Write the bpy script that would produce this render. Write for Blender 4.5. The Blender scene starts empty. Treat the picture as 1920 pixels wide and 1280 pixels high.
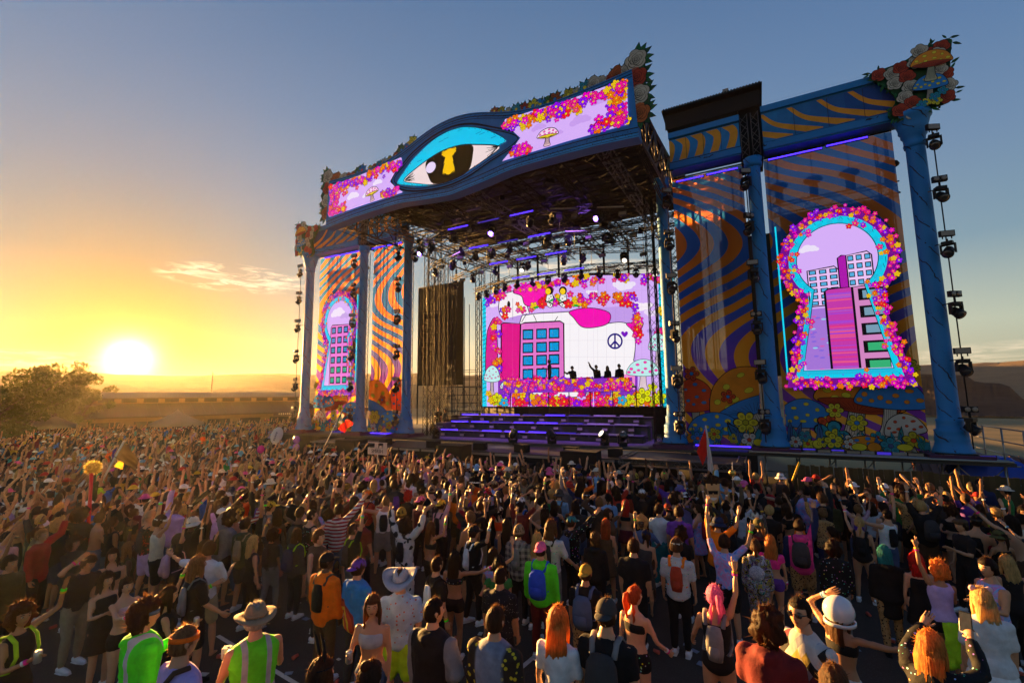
import bpy, bmesh, math, random
import numpy as np
from mathutils import Vector, Matrix, noise as mnoise
PI = math.pi
sc = bpy.context.scene
COL = sc.collection
rnd = random.Random(7)

# ------------------------------------------------------------------ camera
CAM = np.array([11.755, -23.184, 4.2]); FPX = 849.6
PITCH, ROLL, YAW = .1204, -.0117, -.4913
_F = np.array([math.sin(YAW)*math.cos(PITCH), math.cos(YAW)*math.cos(PITCH), math.sin(PITCH)])
_R = np.array([math.cos(YAW), -math.sin(YAW), 0.]); _U = np.cross(_R, _F)
_R2 = _R*math.cos(ROLL) + _U*math.sin(ROLL); _U2 = -_R*math.sin(ROLL) + _U*math.cos(ROLL)
cam = bpy.data.cameras.new('camera'); camo = bpy.data.objects.new('camera', cam); COL.objects.link(camo)
cam.sensor_width = 36; cam.sensor_fit = 'HORIZONTAL'; cam.lens = FPX/1920*36
cam.clip_start = .1; cam.clip_end = 9000
M4 = Matrix.Identity(4)
for r_ in range(3):
    M4[r_][0], M4[r_][1], M4[r_][2], M4[r_][3] = _R2[r_], _U2[r_], -_F[r_], CAM[r_]
camo.matrix_world = M4
sc.camera = camo

# ------------------------------------------------------------------ sky, sun, exposure
SUN_AZ = math.radians(-68.5)          # from +y towards -x
SUN_EL = math.radians(4.0)
SUN_DIR = np.array([math.sin(SUN_AZ)*math.cos(SUN_EL), math.cos(SUN_AZ)*math.cos(SUN_EL), math.sin(SUN_EL)])
world = bpy.data.worlds.new('World'); sc.world = world; world.use_nodes = True
_wn = world.node_tree.nodes; _wl = world.node_tree.links
for n_ in list(_wn): _wn.remove(n_)
def _w(t, **k):
    n = _wn.new(t)
    for a, b in k.items(): setattr(n, a, b)
    return n
def _wm(op, a, b=None, c=None):
    n = _w('ShaderNodeMath', operation=op)
    for i, v in enumerate((a, b, c)):
        if v is None: continue
        if isinstance(v, (int, float)): n.inputs[i].default_value = v
        else: _wl.new(v, n.inputs[i])
    return n.outputs[0]
def _wmix(f, a, b, mode='MIX'):
    n = _w('ShaderNodeMix', data_type='RGBA', blend_type=mode)
    for i, v in ((0, f), (6, a), (7, b)):
        if isinstance(v, (int, float)): n.inputs[i].default_value = v
        elif isinstance(v, tuple): n.inputs[i].default_value = (*v, 1)
        else: _wl.new(v, n.inputs[i])
    return n.outputs[2]
sky = _w('ShaderNodeTexSky', sky_type='NISHITA'); sky.sun_disc = False
sky.sun_elevation = SUN_EL; sky.sun_rotation = SUN_AZ
sky.altitude = 300; sky.air_density = 1.2; sky.dust_density = 2.2; sky.ozone_density = 2.5
geo = _w('ShaderNodeNewGeometry')
nrm = _w('ShaderNodeVectorMath', operation='NORMALIZE'); _wl.new(geo.outputs['Position'], nrm.inputs[0])
DIRV = nrm.outputs[0]
dt = _w('ShaderNodeVectorMath', operation='DOT_PRODUCT'); _wl.new(DIRV, dt.inputs[0]); dt.inputs[1].default_value = tuple(SUN_DIR)
ang = _wm('ARCCOSINE', _wm('MINIMUM', dt.outputs['Value'], .99999))
sep = _w('ShaderNodeSeparateXYZ'); _wl.new(DIRV, sep.inputs[0])
# sun's aureole: tight white core, a wide amber skirt
core = _wm('MULTIPLY', _wm('EXPONENT', _wm('MULTIPLY', ang, -1/.0125)), 24.)
skirt = _wm('MULTIPLY', _wm('EXPONENT', _wm('MULTIPLY', ang, -1/.07)), .8)
wide = _wm('MULTIPLY', _wm('EXPONENT', _wm('MULTIPLY', ang, -1/.45)), .01)
def _scale(col, f):
    n = _w('ShaderNodeVectorMath', operation='SCALE'); n.inputs[0].default_value = col; _wl.new(f, n.inputs[3]); return n.outputs[0]
def _add(a, b):
    n = _w('ShaderNodeVectorMath', operation='ADD'); _wl.new(a, n.inputs[0]); _wl.new(b, n.inputs[1]); return n.outputs[0]
glow = _add(_add(_scale((1., .74, .36), core), _scale((1., .36, .02), skirt)), _scale((1., .60, .20), wide))
# thin cirrus
mp = _w('ShaderNodeMapping'); _wl.new(DIRV, mp.inputs[0]); mp.inputs['Scale'].default_value = (9, 9, 60)
nz = _w('ShaderNodeTexNoise'); _wl.new(mp.outputs[0], nz.inputs[0]); nz.inputs['Scale'].default_value = 2.2
nz.inputs['Detail'].default_value = 8; nz.inputs['Roughness'].default_value = .62; nz.inputs['Distortion'].default_value = .6
def _patch(d0, rx, rz):
    d0 = np.array(d0)/np.linalg.norm(d0); s = np.cross(d0, [0, 0, 1.]); s /= np.linalg.norm(s); u = np.cross(s, d0)
    def dot(v, r):
        n = _w('ShaderNodeVectorMath', operation='DOT_PRODUCT'); _wl.new(DIRV, n.inputs[0]); n.inputs[1].default_value = tuple(v)
        return _wm('POWER', _wm('ABSOLUTE', _wm('DIVIDE', n.outputs['Value'], r)), 2.)
    front = _w('ShaderNodeVectorMath', operation='DOT_PRODUCT'); _wl.new(DIRV, front.inputs[0]); front.inputs[1].default_value = tuple(d0)
    e = _wm('SUBTRACT', 1., _wm('ADD', dot(s, rx), dot(u, rz)))
    return _wm('MULTIPLY', _wm('MAXIMUM', e, 0.), _wm('GREATER_THAN', front.outputs['Value'], 0.))
def _raydir(x, y): return _F + _R2*(x-960)/FPX - _U2*(y-640)/FPX
pa = _patch(_raydir(445, 522), .13, .028)
pb = _patch(_raydir(1080, 512), .22, .030)
pc = _patch(_raydir(1880, 662), .12, .020)
pd = _patch(_raydir(60, 672), .16, .014)
def _cl(p, thr, amt):
    return _wm('MULTIPLY', _wm('MULTIPLY', _wm('MINIMUM', _wm('MULTIPLY', p, 2.2), 1.), _wm('MAXIMUM', _wm('SUBTRACT', nz.outputs[0], thr), 0.)), amt)
cloud = _wm('MINIMUM', _wm('ADD', _wm('ADD', _cl(pa, .46, 7.), _cl(pb, .42, 3.)), _wm('ADD', _cl(pc, .40, 2.), _cl(pd, .46, 3.))), 1.)
SKYK = .007
def _lin(c): return tuple((v/255/12.92 if v < 11 else ((v/255+.055)/1.055)**2.4) for v in c)
rampn = _w('ShaderNodeValToRGB'); el = rampn.color_ramp.elements
STOPS = [(0., (214, 178, 132)), (.05, (228, 206, 160)), (.11, (232, 220, 180)), (.24, (162, 178, 178)), (.375, (142, 160, 177)), (.53, (116, 141, 170)), (.71, (88, 118, 155)), (1., (58, 86, 126))]
while len(el) < len(STOPS): el.new(.5)
for e_, (p_, c_) in zip(el, STOPS): e_.position = p_; e_.color = (*_lin(c_), 1)
_wl.new(_wm('MAXIMUM', sep.outputs[2], 0.), rampn.inputs[0])
skyc = _w('ShaderNodeVectorMath', operation='SCALE'); _wl.new(sky.outputs[0], skyc.inputs[0]); skyc.inputs[3].default_value = SKYK
away = _wm('MINIMUM', _wm('MAXIMUM', _wm('DIVIDE', _wm('ADD', dt.outputs['Value'], .15), .72), 0.), 1.)
tint = _wmix(away, (.52, .70, .92), (.94, .98, 1.03))
near_s = _wm('EXPONENT', _wm('MULTIPLY', _wm('POWER', _wm('DIVIDE', ang, .25), 2.), -1.))
tint = _wmix(near_s, tint, (.66, .36, .10))
tot = _add(_wmix(1., _add(skyc.outputs[0], rampn.outputs[0]), tint, 'MULTIPLY'), glow)
tot = _wmix(cloud, tot, (1.15, .92, .66))
bg = _w('ShaderNodeBackground'); bg.inputs[1].default_value = .125; _wl.new(tot, bg.inputs[0])
wo = _w('ShaderNodeOutputWorld'); _wl.new(bg.outputs[0], wo.inputs[0])
world.cycles.sampling_method = 'MANUAL'; world.cycles.sample_map_resolution = 1024

sun = bpy.data.lights.new('sun', 'SUN'); suno = bpy.data.objects.new('sun', sun); COL.objects.link(suno)
sun.energy = 5.0; sun.angle = math.radians(.6); sun.color = (1., .51, .14)
suno.rotation_euler = Vector(-SUN_DIR).to_track_quat('-Z', 'Y').to_euler()

sc.view_settings.view_transform = 'Standard'; sc.view_settings.look = 'None'
sc.view_settings.exposure = 3.0; sc.view_settings.gamma = 1; sc.view_settings.use_curve_mapping = False
HAZE_D, HAZE_G = .00012, .71
cy = sc.cycles
cy.use_denoising = True; cy.use_adaptive_sampling = False
cy.max_bounces = 6; cy.diffuse_bounces = 3; cy.glossy_bounces = 2; cy.transmission_bounces = 4
cy.transparent_max_bounces = 12; cy.volume_bounces = 0; cy.caustics_reflective = False; cy.caustics_refractive = False
cy.sample_clamp_indirect = 4
# ------------------------------------------------------------------ pixel rays (used only to work out where things stand)
def ray(x, y): return _F + _R2*(x-960)/FPX - _U2*(y-640)/FPX
def at_z(x, y, z=0.):
    d = ray(x, y); return CAM + d*(z-CAM[2])/d[2]
def at_y(x, y, Y):
    d = ray(x, y); return CAM + d*(Y-CAM[1])/d[1]
def at_r(x, y, r):
    d = ray(x, y); return CAM + d*(r/math.hypot(d[0], d[1]))
def to_px(P):
    d = np.asarray(P, float)-CAM; z = d@_F
    return 960+FPX*(d@_R2)/z, 640-FPX*(d@_U2)/z, z

# ------------------------------------------------------------------ materials
def srgb(h):
    if isinstance(h, str):
        h = h.lstrip('#'); c = [int(h[i:i+2], 16)/255 for i in (0, 2, 4)]
    else: c = h
    return tuple(((v+.055)/1.055)**2.4 if v > .04045 else v/12.92 for v in c)
class NT:
    def __init__(s, name):
        s.m = bpy.data.materials.new(name); s.m.use_nodes = True
        s.n = s.m.node_tree.nodes; s.l = s.m.node_tree.links
        for x in list(s.n): s.n.remove(x)
        s.out = s.n.new('ShaderNodeOutputMaterial')
    def put(s, inp, v):
        if v is None: return
        if hasattr(v, 'is_linked') or isinstance(v, bpy.types.NodeSocket): s.l.new(v, inp)
        elif isinstance(v, tuple) and len(v) == 3 and inp.type == 'RGBA': inp.default_value = (*v, 1)
        else: inp.default_value = v
    def node(s, t, **k):
        n = s.n.new(t)
        for a, b in k.items(): setattr(n, a, b)
        return n
    def math(s, op, a, b=None, c=None):
        n = s.node('ShaderNodeMath', operation=op)
        for i, v in enumerate((a, b, c)): s.put(n.inputs[i], v)
        return n.outputs[0]
    def mix(s, f, a, b, mode='MIX'):
        n = s.node('ShaderNodeMix', data_type='RGBA', blend_type=mode)
        s.put(n.inputs[0], f); s.put(n.inputs[6], a); s.put(n.inputs[7], b); return n.outputs[2]
    def noise(s, scale, detail=3, vec=None, rough=.5, dist=0.):
        n = s.node('ShaderNodeTexNoise'); n.inputs['Scale'].default_value = scale; n.inputs['Detail'].default_value = detail
        n.inputs['Roughness'].default_value = rough; n.inputs['Distortion'].default_value = dist
        if vec is not None: s.l.new(vec, n.inputs['Vector'])
        return n.outputs[0]
    def ramp(s, f, stops, interp='LINEAR'):
        n = s.node('ShaderNodeValToRGB'); n.color_ramp.interpolation = interp
        e = n.color_ramp.elements
        while len(e) < len(stops): e.new(.5)
        for k, (p, c) in enumerate(stops): e[k].position = p; e[k].color = (*c, 1)
        s.put(n.inputs[0], f); return n.outputs[0]
    def coord(s, which='Object'): return s.node('ShaderNodeTexCoord').outputs[which]
    def bump(s, h, strength=.3, dist=.02):
        n = s.node('ShaderNodeBump'); n.inputs['Strength'].default_value = strength; n.inputs['Distance'].default_value = dist
        s.l.new(h, n.inputs['Height']); return n.outputs[0]
    def pbr(s, col, rough=.7, metal=0., normal=None, spec=.3, emit=None, emits=0., sss=0.):
        b = s.node('ShaderNodeBsdfPrincipled')
        s.put(b.inputs['Base Color'], col); s.put(b.inputs['Roughness'], rough); s.put(b.inputs['Metallic'], metal)
        s.put(b.inputs['Specular IOR Level'], spec)
        if normal is not None: s.l.new(normal, b.inputs['Normal'])
        if emit is not None: s.put(b.inputs['Emission Color'], emit); b.inputs['Emission Strength'].default_value = emits
        return b.outputs[0]
    def done(s, sh): s.l.new(sh, s.out.inputs[0]); return s.m
MATS = {}
def simple(name, col, rough=.7, metal=0., var=.25, scale=6., bump=0., spec=.3, bscale=None):
    """painted or moulded surface: base colour with uneven wear and fine relief"""
    if name in MATS: return MATS[name]
    t = NT(name); co = t.coord()
    nz = t.noise(scale, 4, co, .6)
    dk = tuple(c*(1-var) for c in col); lt = tuple(min(1, c*(1+var)) for c in col)
    c = t.mix(nz, dk, lt)
    rg = t.math('ADD', rough-.08, t.math('MULTIPLY', nz, .16))
    nm = t.bump(t.noise(bscale or scale*6, 3, co), bump, .01) if bump else None
    MATS[name] = t.done(t.pbr(c, rg, metal, nm, spec)); return MATS[name]
def emitter(name, col, k):
    if name in MATS: return MATS[name]
    t = NT(name); e = t.node('ShaderNodeEmission'); e.inputs[0].default_value = (*col, 1); e.inputs[1].default_value = k
    MATS[name] = t.done(e.outputs[0]); return MATS[name]
def led_mat(name, k, grid=0.):
    """LED wall: emits the drawn colours"""
    if name in MATS: return MATS[name]
    t = NT(name); a = t.node('ShaderNodeVertexColor'); a.layer_name = 'Col'
    e = t.node('ShaderNodeEmission'); t.l.new(a.outputs[0], e.inputs[0]); e.inputs[1].default_value = k
    MATS[name] = t.done(e.outputs[0]); return MATS[name]
def print_mat(name, rough=.6, trans=0., wear=.2):
    """printed board or cloth: the drawn colours under uneven ink"""
    if name in MATS: return MATS[name]
    t = NT(name); a = t.node('ShaderNodeVertexColor'); a.layer_name = 'Col'
    co = t.coord(); nz = t.noise(2.5, 5, co, .65)
    c = t.mix(1., a.outputs[0], t.ramp(nz, [(.25, (1-wear,)*3), (.75, (1., 1., 1.))]), 'MULTIPLY')
    sh = t.pbr(c, rough, 0, t.bump(nz, .15, .01), .2)
    if trans:
        tr = t.node('ShaderNodeBsdfTranslucent'); t.l.new(c, tr.inputs[0])
        mx = t.node('ShaderNodeMixShader'); mx.inputs[0].default_value = trans
        t.l.new(sh, mx.inputs[1]); t.l.new(tr.outputs[0], mx.inputs[2]); sh = mx.outputs[0]
    MATS[name] = t.done(sh); return MATS[name]

# ------------------------------------------------------------------ objects
def tag(o, label=None, cat=None, group=None, kind=None):
    if label: o['label'] = label
    if cat: o['category'] = cat
    if group: o['group'] = group
    if kind: o['kind'] = kind
    return o
def link(name, me, parent=None, mat=None):
    o = bpy.data.objects.new(name, me); COL.objects.link(o)
    if parent is not None: o.parent = parent
    return o
def empty(name, loc=(0, 0, 0), rz=0., label=None, cat=None, group=None, kind=None):
    o = bpy.data.objects.new(name, None); COL.objects.link(o); o.location = loc; o.rotation_euler = (0, 0, rz)
    o.empty_display_size = .2
    return tag(o, label, cat, group, kind)
def copy_tree(o, parent=None):
    c = o.copy(); COL.objects.link(c)
    if parent is not None: c.parent = parent
    for ch in list(o.children): copy_tree(ch, c)
    return c
def mesh_np(name, V, Fs, mats=(), midx=None, cols=None, smooth=False):
    """V (n,3); Fs list of faces (lists) or int array (m,k)"""
    me = bpy.data.meshes.new(name)
    V = np.asarray(V, np.float32)
    me.vertices.add(len(V)); me.vertices.foreach_set('co', V.ravel())
    if isinstance(Fs, np.ndarray):
        m, k = Fs.shape; lt = np.full(m, k, np.int32); li = Fs.astype(np.int32).ravel()
    else:
        lt = np.array([len(f) for f in Fs], np.int32); m = len(Fs)
        li = np.fromiter((i for f in Fs for i in f), np.int32, int(lt.sum()))
    ls = np.zeros(m, np.int32); ls[1:] = np.cumsum(lt)[:-1]
    me.loops.add(len(li)); me.loops.foreach_set('vertex_index', li)
    me.polygons.add(m); me.polygons.foreach_set('loop_start', ls); me.polygons.foreach_set('loop_total', lt)
    if midx is not None: me.polygons.foreach_set('material_index', np.asarray(midx, np.int32))
    if smooth is not False: me.polygons.foreach_set('use_smooth', np.ones(m, bool) if smooth is True else np.asarray(smooth, bool))
    for mt in mats: me.materials.append(mt)
    if cols is not None:
        at = me.color_attributes.new('Col', 'FLOAT_COLOR', 'CORNER')
        c = np.ones((len(li), 4), np.float32); c[:, :3] = np.repeat(np.asarray(cols, np.float32), lt, axis=0)
        at.data.foreach_set('color', c.ravel())
    me.update(); me.validate()
    return me
class MB:
    """collects boxes, bars, tubes, lathes ... into one mesh"""
    def __init__(s): s.v = []; s.f = []; s.mi = []; s.sm = []; s.cur = 0
    def add(s, V, Fs, smooth=False):
        b = len(s.v); s.v.extend([tuple(map(float, p)) for p in V])
        for f in Fs: s.f.append([b+i for i in f]); s.mi.append(s.cur); s.sm.append(smooth)
        return s
    def box(s, c, d, rz=0., M=None):
        x, y, z = d[0]/2, d[1]/2, d[2]/2
        P = np.array([(-x, -y, -z), (x, -y, -z), (x, y, -z), (-x, y, -z), (-x, -y, z), (x, -y, z), (x, y, z), (-x, y, z)], float)
        if rz: k, q = math.cos(rz), math.sin(rz); P = P@np.array([[k, q, 0], [-q, k, 0], [0, 0, 1]])
        if M is not None: P = P@np.array(M).T
        P = P+np.array(c, float)
        return s.add(P, [(0, 3, 2, 1), (4, 5, 6, 7), (0, 1, 5, 4), (1, 2, 6, 5), (2, 3, 7, 6), (3, 0, 4, 7)])
    def tube(s, a, b, r, n=6, r2=None, caps=True, smooth=True):
        a = np.array(a, float); b = np.array(b, float); t = b-a; L = np.linalg.norm(t)
        if L < 1e-6: return s
        t /= L; u = np.cross(t, [0, 0, 1.] if abs(t[2]) < .9 else [1., 0, 0]); u /= np.linalg.norm(u); w = np.cross(t, u)
        r2 = r if r2 is None else r2
        an = np.arange(n)*2*PI/n + PI/n
        d = np.cos(an)[:, None]*u+np.sin(an)[:, None]*w
        V = np.concatenate([a+d*r, b+d*r2])
        Fs = [(i, (i+1) % n, n+(i+1) % n, n+i) for i in range(n)]
        s.add(V, Fs, smooth)
        if caps: k = len(s.v)-2*n; s.f.append([k+i for i in range(n)][::-1]); s.f.append([k+n+i for i in range(n)]); s.mi += [s.cur]*2; s.sm += [False]*2
        return s
    def bar(s, a, b, w, h=None, up=(0, 0, 1)):
        a = np.array(a, float); b = np.array(b, float); t = b-a; L = np.linalg.norm(t); t /= L
        if abs(t@np.array(up)) > .95: up = (1, 0, 0)
        u = np.cross(t, up); u /= np.linalg.norm(u); v = np.cross(u, t)
        M = np.stack([u, t, v], 1)
        return s.box((a+b)/2, (w, L, h or w), M=M)
    def path(s, P, r, n=6):
        for a, b in zip(P[:-1], P[1:]): s.tube(a, b, r, n)
        return s
    def lathe(s, prof, c=(0, 0, 0), n=20, M=None, smooth=True, caps=True):
        an = np.arange(n)*2*PI/n
        V = np.concatenate([np.stack([r*np.cos(an), r*np.sin(an), np.full(n, z)], 1) for r, z in prof])
        if M is not None: V = V@np.array(M).T
        V = V+np.array(c, float)
        m = len(prof)
        Fs = [(k*n+i, k*n+(i+1) % n, (k+1)*n+(i+1) % n, (k+1)*n+i) for k in range(m-1) for i in range(n)]
        s.add(V, Fs, smooth)
        if caps: b = len(s.v)-m*n; s.f.append([b+i for i in range(n)][::-1]); s.f.append([b+(m-1)*n+i for i in range(n)]); s.mi += [s.cur]*2; s.sm += [False]*2
        return s
    def ball(s, c, r, n=10, sq=(1, 1, 1), M=None):
        prof = [(math.sin(PI*k/(n//2+1)), -math.cos(PI*k/(n//2+1))) for k in range(1, n//2+1)]
        V0 = len(s.v); s.lathe(prof, n=n)
        P = np.array(s.v[V0:])*np.array(sq)*r
        if M is not None: P = P@np.array(M).T
        s.v[V0:] = [tuple(p) for p in P+np.array(c, float)]
        return s
    def prism(s, poly, f0, f1):
        """poly: 2D points; f0/f1 map a point to 3D on the near / far side"""
        n = len(poly)
        V = [f0(*p) for p in poly]+[f1(*p) for p in poly]
        return s.add(V, [list(range(n)), list(range(2*n-1, n-1, -1))]+[((i+1) % n, i, n+i, n+(i+1) % n) for i in range(n)])
    def mesh(s, name, mats): return mesh_np(name, s.v, s.f, mats if isinstance(mats, (list, tuple)) else [mats], s.mi, None, s.sm)
    def build(s, name, mats, parent=None): return link(name, s.mesh(name, mats), parent)
def truss(mb, a, b, w=.4, h=.4, step=None, r=.025, up=(0, 0, 1), rd=.014, n=5):
    """box truss between two points: four chords and zig-zag lacing"""
    a = np.array(a, float); b = np.array(b, float); t = b-a; L = np.linalg.norm(t); t /= L
    up = np.array(up, float)
    if abs(t@up) > .95: up = np.array([0, 1., 0])
    u = np.cross(t, up); u /= np.linalg.norm(u); v = np.cross(u, t)
    c = [(-1, -1), (1, -1), (1, 1), (-1, 1)]
    O = [u*w/2*i+v*h/2*j for i, j in c]
    for o in O: mb.tube(a+o, b+o, r, n)
    k = max(2, int(round(L/(step or max(w, h)))))
    for q in range(4):
        o1, o2 = O[q], O[(q+1) % 4]
        for i in range(k):
            p, p2 = a+t*L*i/k, a+t*L*(i+1)/k
            if i % 2: o1, o2 = O[q], O[(q+1) % 4]
            else: o1, o2 = O[(q+1) % 4], O[q]
            mb.tube(p+o1, p2+o2, rd, 4, caps=False)
    return mb
def smooth_closed(P, n=4):
    """Catmull-Rom through a closed outline"""
    P = np.array(P, float); N = len(P); out = []
    for i in range(N):
        p0, p1, p2, p3 = P[i-1], P[i], P[(i+1) % N], P[(i+2) % N]
        for k in range(n):
            t = k/n
            out.append(.5*((2*p1)+(-p0+p2)*t+(2*p0-5*p1+4*p2-p3)*t*t+(-p0+3*p1-3*p2+p3)*t**3))
    return out
def smooth_open(P, n=4):
    P = np.array(P, float); P = np.concatenate([[2*P[0]-P[1]], P, [2*P[-1]-P[-2]]]); out = []
    for i in range(1, len(P)-2):
        p0, p1, p2, p3 = P[i-1:i+3]
        for k in range(n):
            t = k/n
            out.append(.5*((2*p1)+(-p0+p2)*t+(2*p0-5*p1+4*p2-p3)*t*t+(-p0+3*p1-3*p2+p3)*t**3))
    out.append(P[-2]); return out
INK = (.006, .005, .008)
class Paint:
    """flat print: filled outlines, each a hair in front of the last, on a surface given by fn(u, v, d)"""
    def __init__(s, fn, step=.0002, d0=.0, clip=None): s.fn = fn; s.v = []; s.f = []; s.c = []; s.d = d0; s.step = step; s.clip = clip
    def poly(s, P, col):
        P = [tuple(p) for p in P]; s.d += s.step
        if s.clip is not None:
            P = clip_poly(P, s.clip)
            if len(P) < 3: return s
        b = len(s.v)
        s.v.extend(s.fn(p[0], p[1], s.d) for p in P); s.f.append(list(range(b, b+len(P)))); s.c.append(col); return s
    def ring(s, c, rx, ry=None, n=20, rot=0.):
        ry = rx if ry is None else ry
        return [(c[0]+rx*math.cos(a)*math.cos(rot)-ry*math.sin(a)*math.sin(rot), c[1]+rx*math.cos(a)*math.sin(rot)+ry*math.sin(a)*math.cos(rot)) for a in (2*PI*i/n for i in range(n))]
    def dot(s, c, rx, col, ry=None, n=16, rot=0., ink=0.):
        if ink: s.poly(s.ring(c, rx+ink, (ry or rx)+ink, n, rot), INK)
        return s.poly(s.ring(c, rx, ry, n, rot), col)
    def line(s, P, w, col=INK):
        P = np.array(P, float)
        T = np.gradient(P, axis=0); T /= np.linalg.norm(T, axis=1)[:, None]+1e-9
        N = np.stack([-T[:, 1], T[:, 0]], 1)
        for i in range(len(P)-1):
            s.poly([P[i]+N[i]*w/2, P[i]-N[i]*w/2, P[i+1]-N[i+1]*w/2, P[i+1]+N[i+1]*w/2], col); s.d -= s.step
        s.d += s.step; return s
    def shape(s, P, col, ink=.02, n=4):
        Q = smooth_closed(P, n) if n > 1 else [np.array(p, float) for p in P]
        s.poly(Q, col)
        if ink: s.line(list(Q)+[Q[0]], ink)
        return s
    def flower(s, c, r, col, mid, k=5, rot=0., ink=.1):
        n = k*6; P = []; I = []
        for i in range(n):
            a = 2*PI*i/n; q = abs(math.cos(k*a/2))**.7
            rr = r*(.55+.45*q)
            P.append((c[0]+rr*math.cos(a+rot), c[1]+rr*math.sin(a+rot))); rr += r*ink
            I.append((c[0]+rr*math.cos(a+rot), c[1]+rr*math.sin(a+rot)))
        s.poly(I, INK); s.poly(P, col)
        dkc = tuple(x*.62 for x in col); d0 = s.d
        for j in range(k):
            s.d = d0; a = rot+2*PI*(j+.5)/k
            s.line([(c[0]+r*.3*math.cos(a), c[1]+r*.3*math.sin(a)), (c[0]+r*.6*math.cos(a), c[1]+r*.6*math.sin(a))], r*.05)
            s.d = d0; a = rot+2*PI*j/k
            s.dot((c[0]+r*.62*math.cos(a), c[1]+r*.62*math.sin(a)), r*.16, dkc, n=7)
        s.dot(c, r*.24, mid, n=9, ink=r*.06); return s
    def rose(s, c, r, col, rot=0.):
        n = 32
        P = lambda R, w, ph, k=5: [(c[0]+R*(1-w+2*w*abs(math.cos(k*a/2+ph))**.6)*math.cos(a+rot), c[1]+R*(1-w+2*w*abs(math.cos(k*a/2+ph))**.6)*math.sin(a+rot)) for a in (2*PI*i/n for i in range(n))]
        s.poly(P(r*1.07, .14, 0), INK); s.poly(P(r, .14, 0), col)
        for k, q in enumerate((.74, .52, .33, .16)):
            s.poly(P(r*q+r*.035, .16, k*1.1, 4), tuple(x*.10 for x in col)); s.poly([(x+r*.02, y+r*.02) for x, y in P(r*q-r*.02, .16, k*1.1, 4)], tuple(x*(1.05-.12*k) for x in col))
        return s
    def leaf(s, c, L, ang, col, w=.36):
        d = np.array([math.cos(ang), math.sin(ang)]); n = np.array([-d[1], d[0]]); c = np.array(c, float)
        P = [c, c+d*L*.35+n*L*w*.5, c+d*L*.7+n*L*w*.36, c+d*L, c+d*L*.7-n*L*w*.36, c+d*L*.35-n*L*w*.5]
        s.poly([c+(p-c)*1.06+(p-(c+d*L*.5))*.06 for p in map(np.array, P)], INK); s.poly(P, col); s.line([c, c+d*L*.8], L*.04, tuple(x*.4 for x in col)); return s
    def mushroom(s, c, w, h, cap, spot, under=None, stem=(.75, .70, .55), tilt=0., nsp=9, seed=1, ink=.03):
        """c = foot of the stem; w cap width; h total height"""
        k, q = math.cos(tilt), math.sin(tilt)
        T = lambda x, y: (c[0]+x*k+y*q, c[1]-x*q+y*k)
        st = [T(x*w, y*h) for x, y in ((-.14, 0), (-.11, .2), (-.09, .45), (-.10, .6), (.10, .6), (.09, .45), (.11, .2), (.15, 0))]
        s.shape(st, stem, ink)
        for i in range(7):
            x = (-.08+.16*i/6)*w; s.line([T(x*1.2, .05*h), T(x, .3*h), T(x*.9, .55*h)], ink*.45)
        cp = [T(x*w, y*h) for x, y in ((-.5, .55), (-.47, .70), (-.33, .88), (-.1, .985), (.12, .985), (.34, .88), (.47, .70), (.5, .55), (.3, .50), (0, .48), (-.3, .50))]
        s.shape(cp, cap, ink)
        rr = random.Random(seed)
        pts = [(-.36, .70), (-.17, .83), (.06, .90), (.25, .80), (.39, .66), (.07, .71), (-.14, .66), (-.26, .60), (.22, .62), (-.43, .60), (-.02, .60)]
        for i in range(min(nsp, len(pts))):
            x, y = pts[i]; s.dot(T(x*w, y*h), w*.045*rr.uniform(.8, 1.3), spot, w*.033*rr.uniform(.9, 1.3), 12, -tilt, ink*.35)
        if under is not None:
            un = [T(x*w, y*h) for x, y in ((-.46, .55), (-.25, .61), (0, .63), (.25, .61), (.46, .55), (.28, .47), (0, .44), (-.28, .47))]
            s.shape(un, under, ink*.8)
            for i in range(15):
                x = -.4+.8*i/14; s.line([T(x*w*.35, .47*h), T(x*w, (.565-.04*abs(x))*h)], ink*.35)
        return s
    def build(s, name, mat, parent=None, back=None):
        me = mesh_np(name, s.v, s.f, [mat], None, s.c); return link(name, me, parent)
def clip_poly(P, box):
    u0, v0, u1, v1 = box
    def cut(P, inside, inter):
        out = []
        for i in range(len(P)):
            a, b = P[i-1], P[i]; ia, ib = inside(a), inside(b)
            if ib:
                if not ia: out.append(inter(a, b))
                out.append(b)
            elif ia: out.append(inter(a, b))
        return out
    def lerp(a, b, t): return (a[0]+(b[0]-a[0])*t, a[1]+(b[1]-a[1])*t)
    for ax, lim, sg in ((0, u0, 1), (0, u1, -1), (1, v0, 1), (1, v1, -1)):
        if not P: break
        P = cut(P, lambda p: (p[ax]-lim)*sg >= 0, lambda a, b: lerp(a, b, (lim-a[ax])/((b[ax]-a[ax]) or 1e-9)))
    return P
def clip_half(P, a, b):
    """keep what lies to the right of a->b (v grows downwards)"""
    f = lambda p: (b[0]-a[0])*(p[1]-a[1])-(b[1]-a[1])*(p[0]-a[0]); out = []
    for i in range(len(P)):
        p, q = P[i-1], P[i]; fp, fq = f(p), f(q)
        if (fp >= 0) != (fq >= 0): t = fp/(fp-fq); out.append((p[0]+(q[0]-p[0])*t, p[1]+(q[1]-p[1])*t))
        if fq >= 0: out.append(q)
    return out
def in_poly(p, poly):
    x, y = p; r = False; n = len(poly)
    for i in range(n):
        x1, y1 = poly[i]; x2, y2 = poly[i-1]
        if (y1 > y) != (y2 > y) and x < (x2-x1)*(y-y1)/(y2-y1)+x1: r = not r
    return r
ORD = ['', 'first', 'second', 'third', 'fourth', 'fifth', 'sixth', 'seventh', 'eighth', 'ninth', 'tenth', 'eleventh', 'twelfth']
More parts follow.
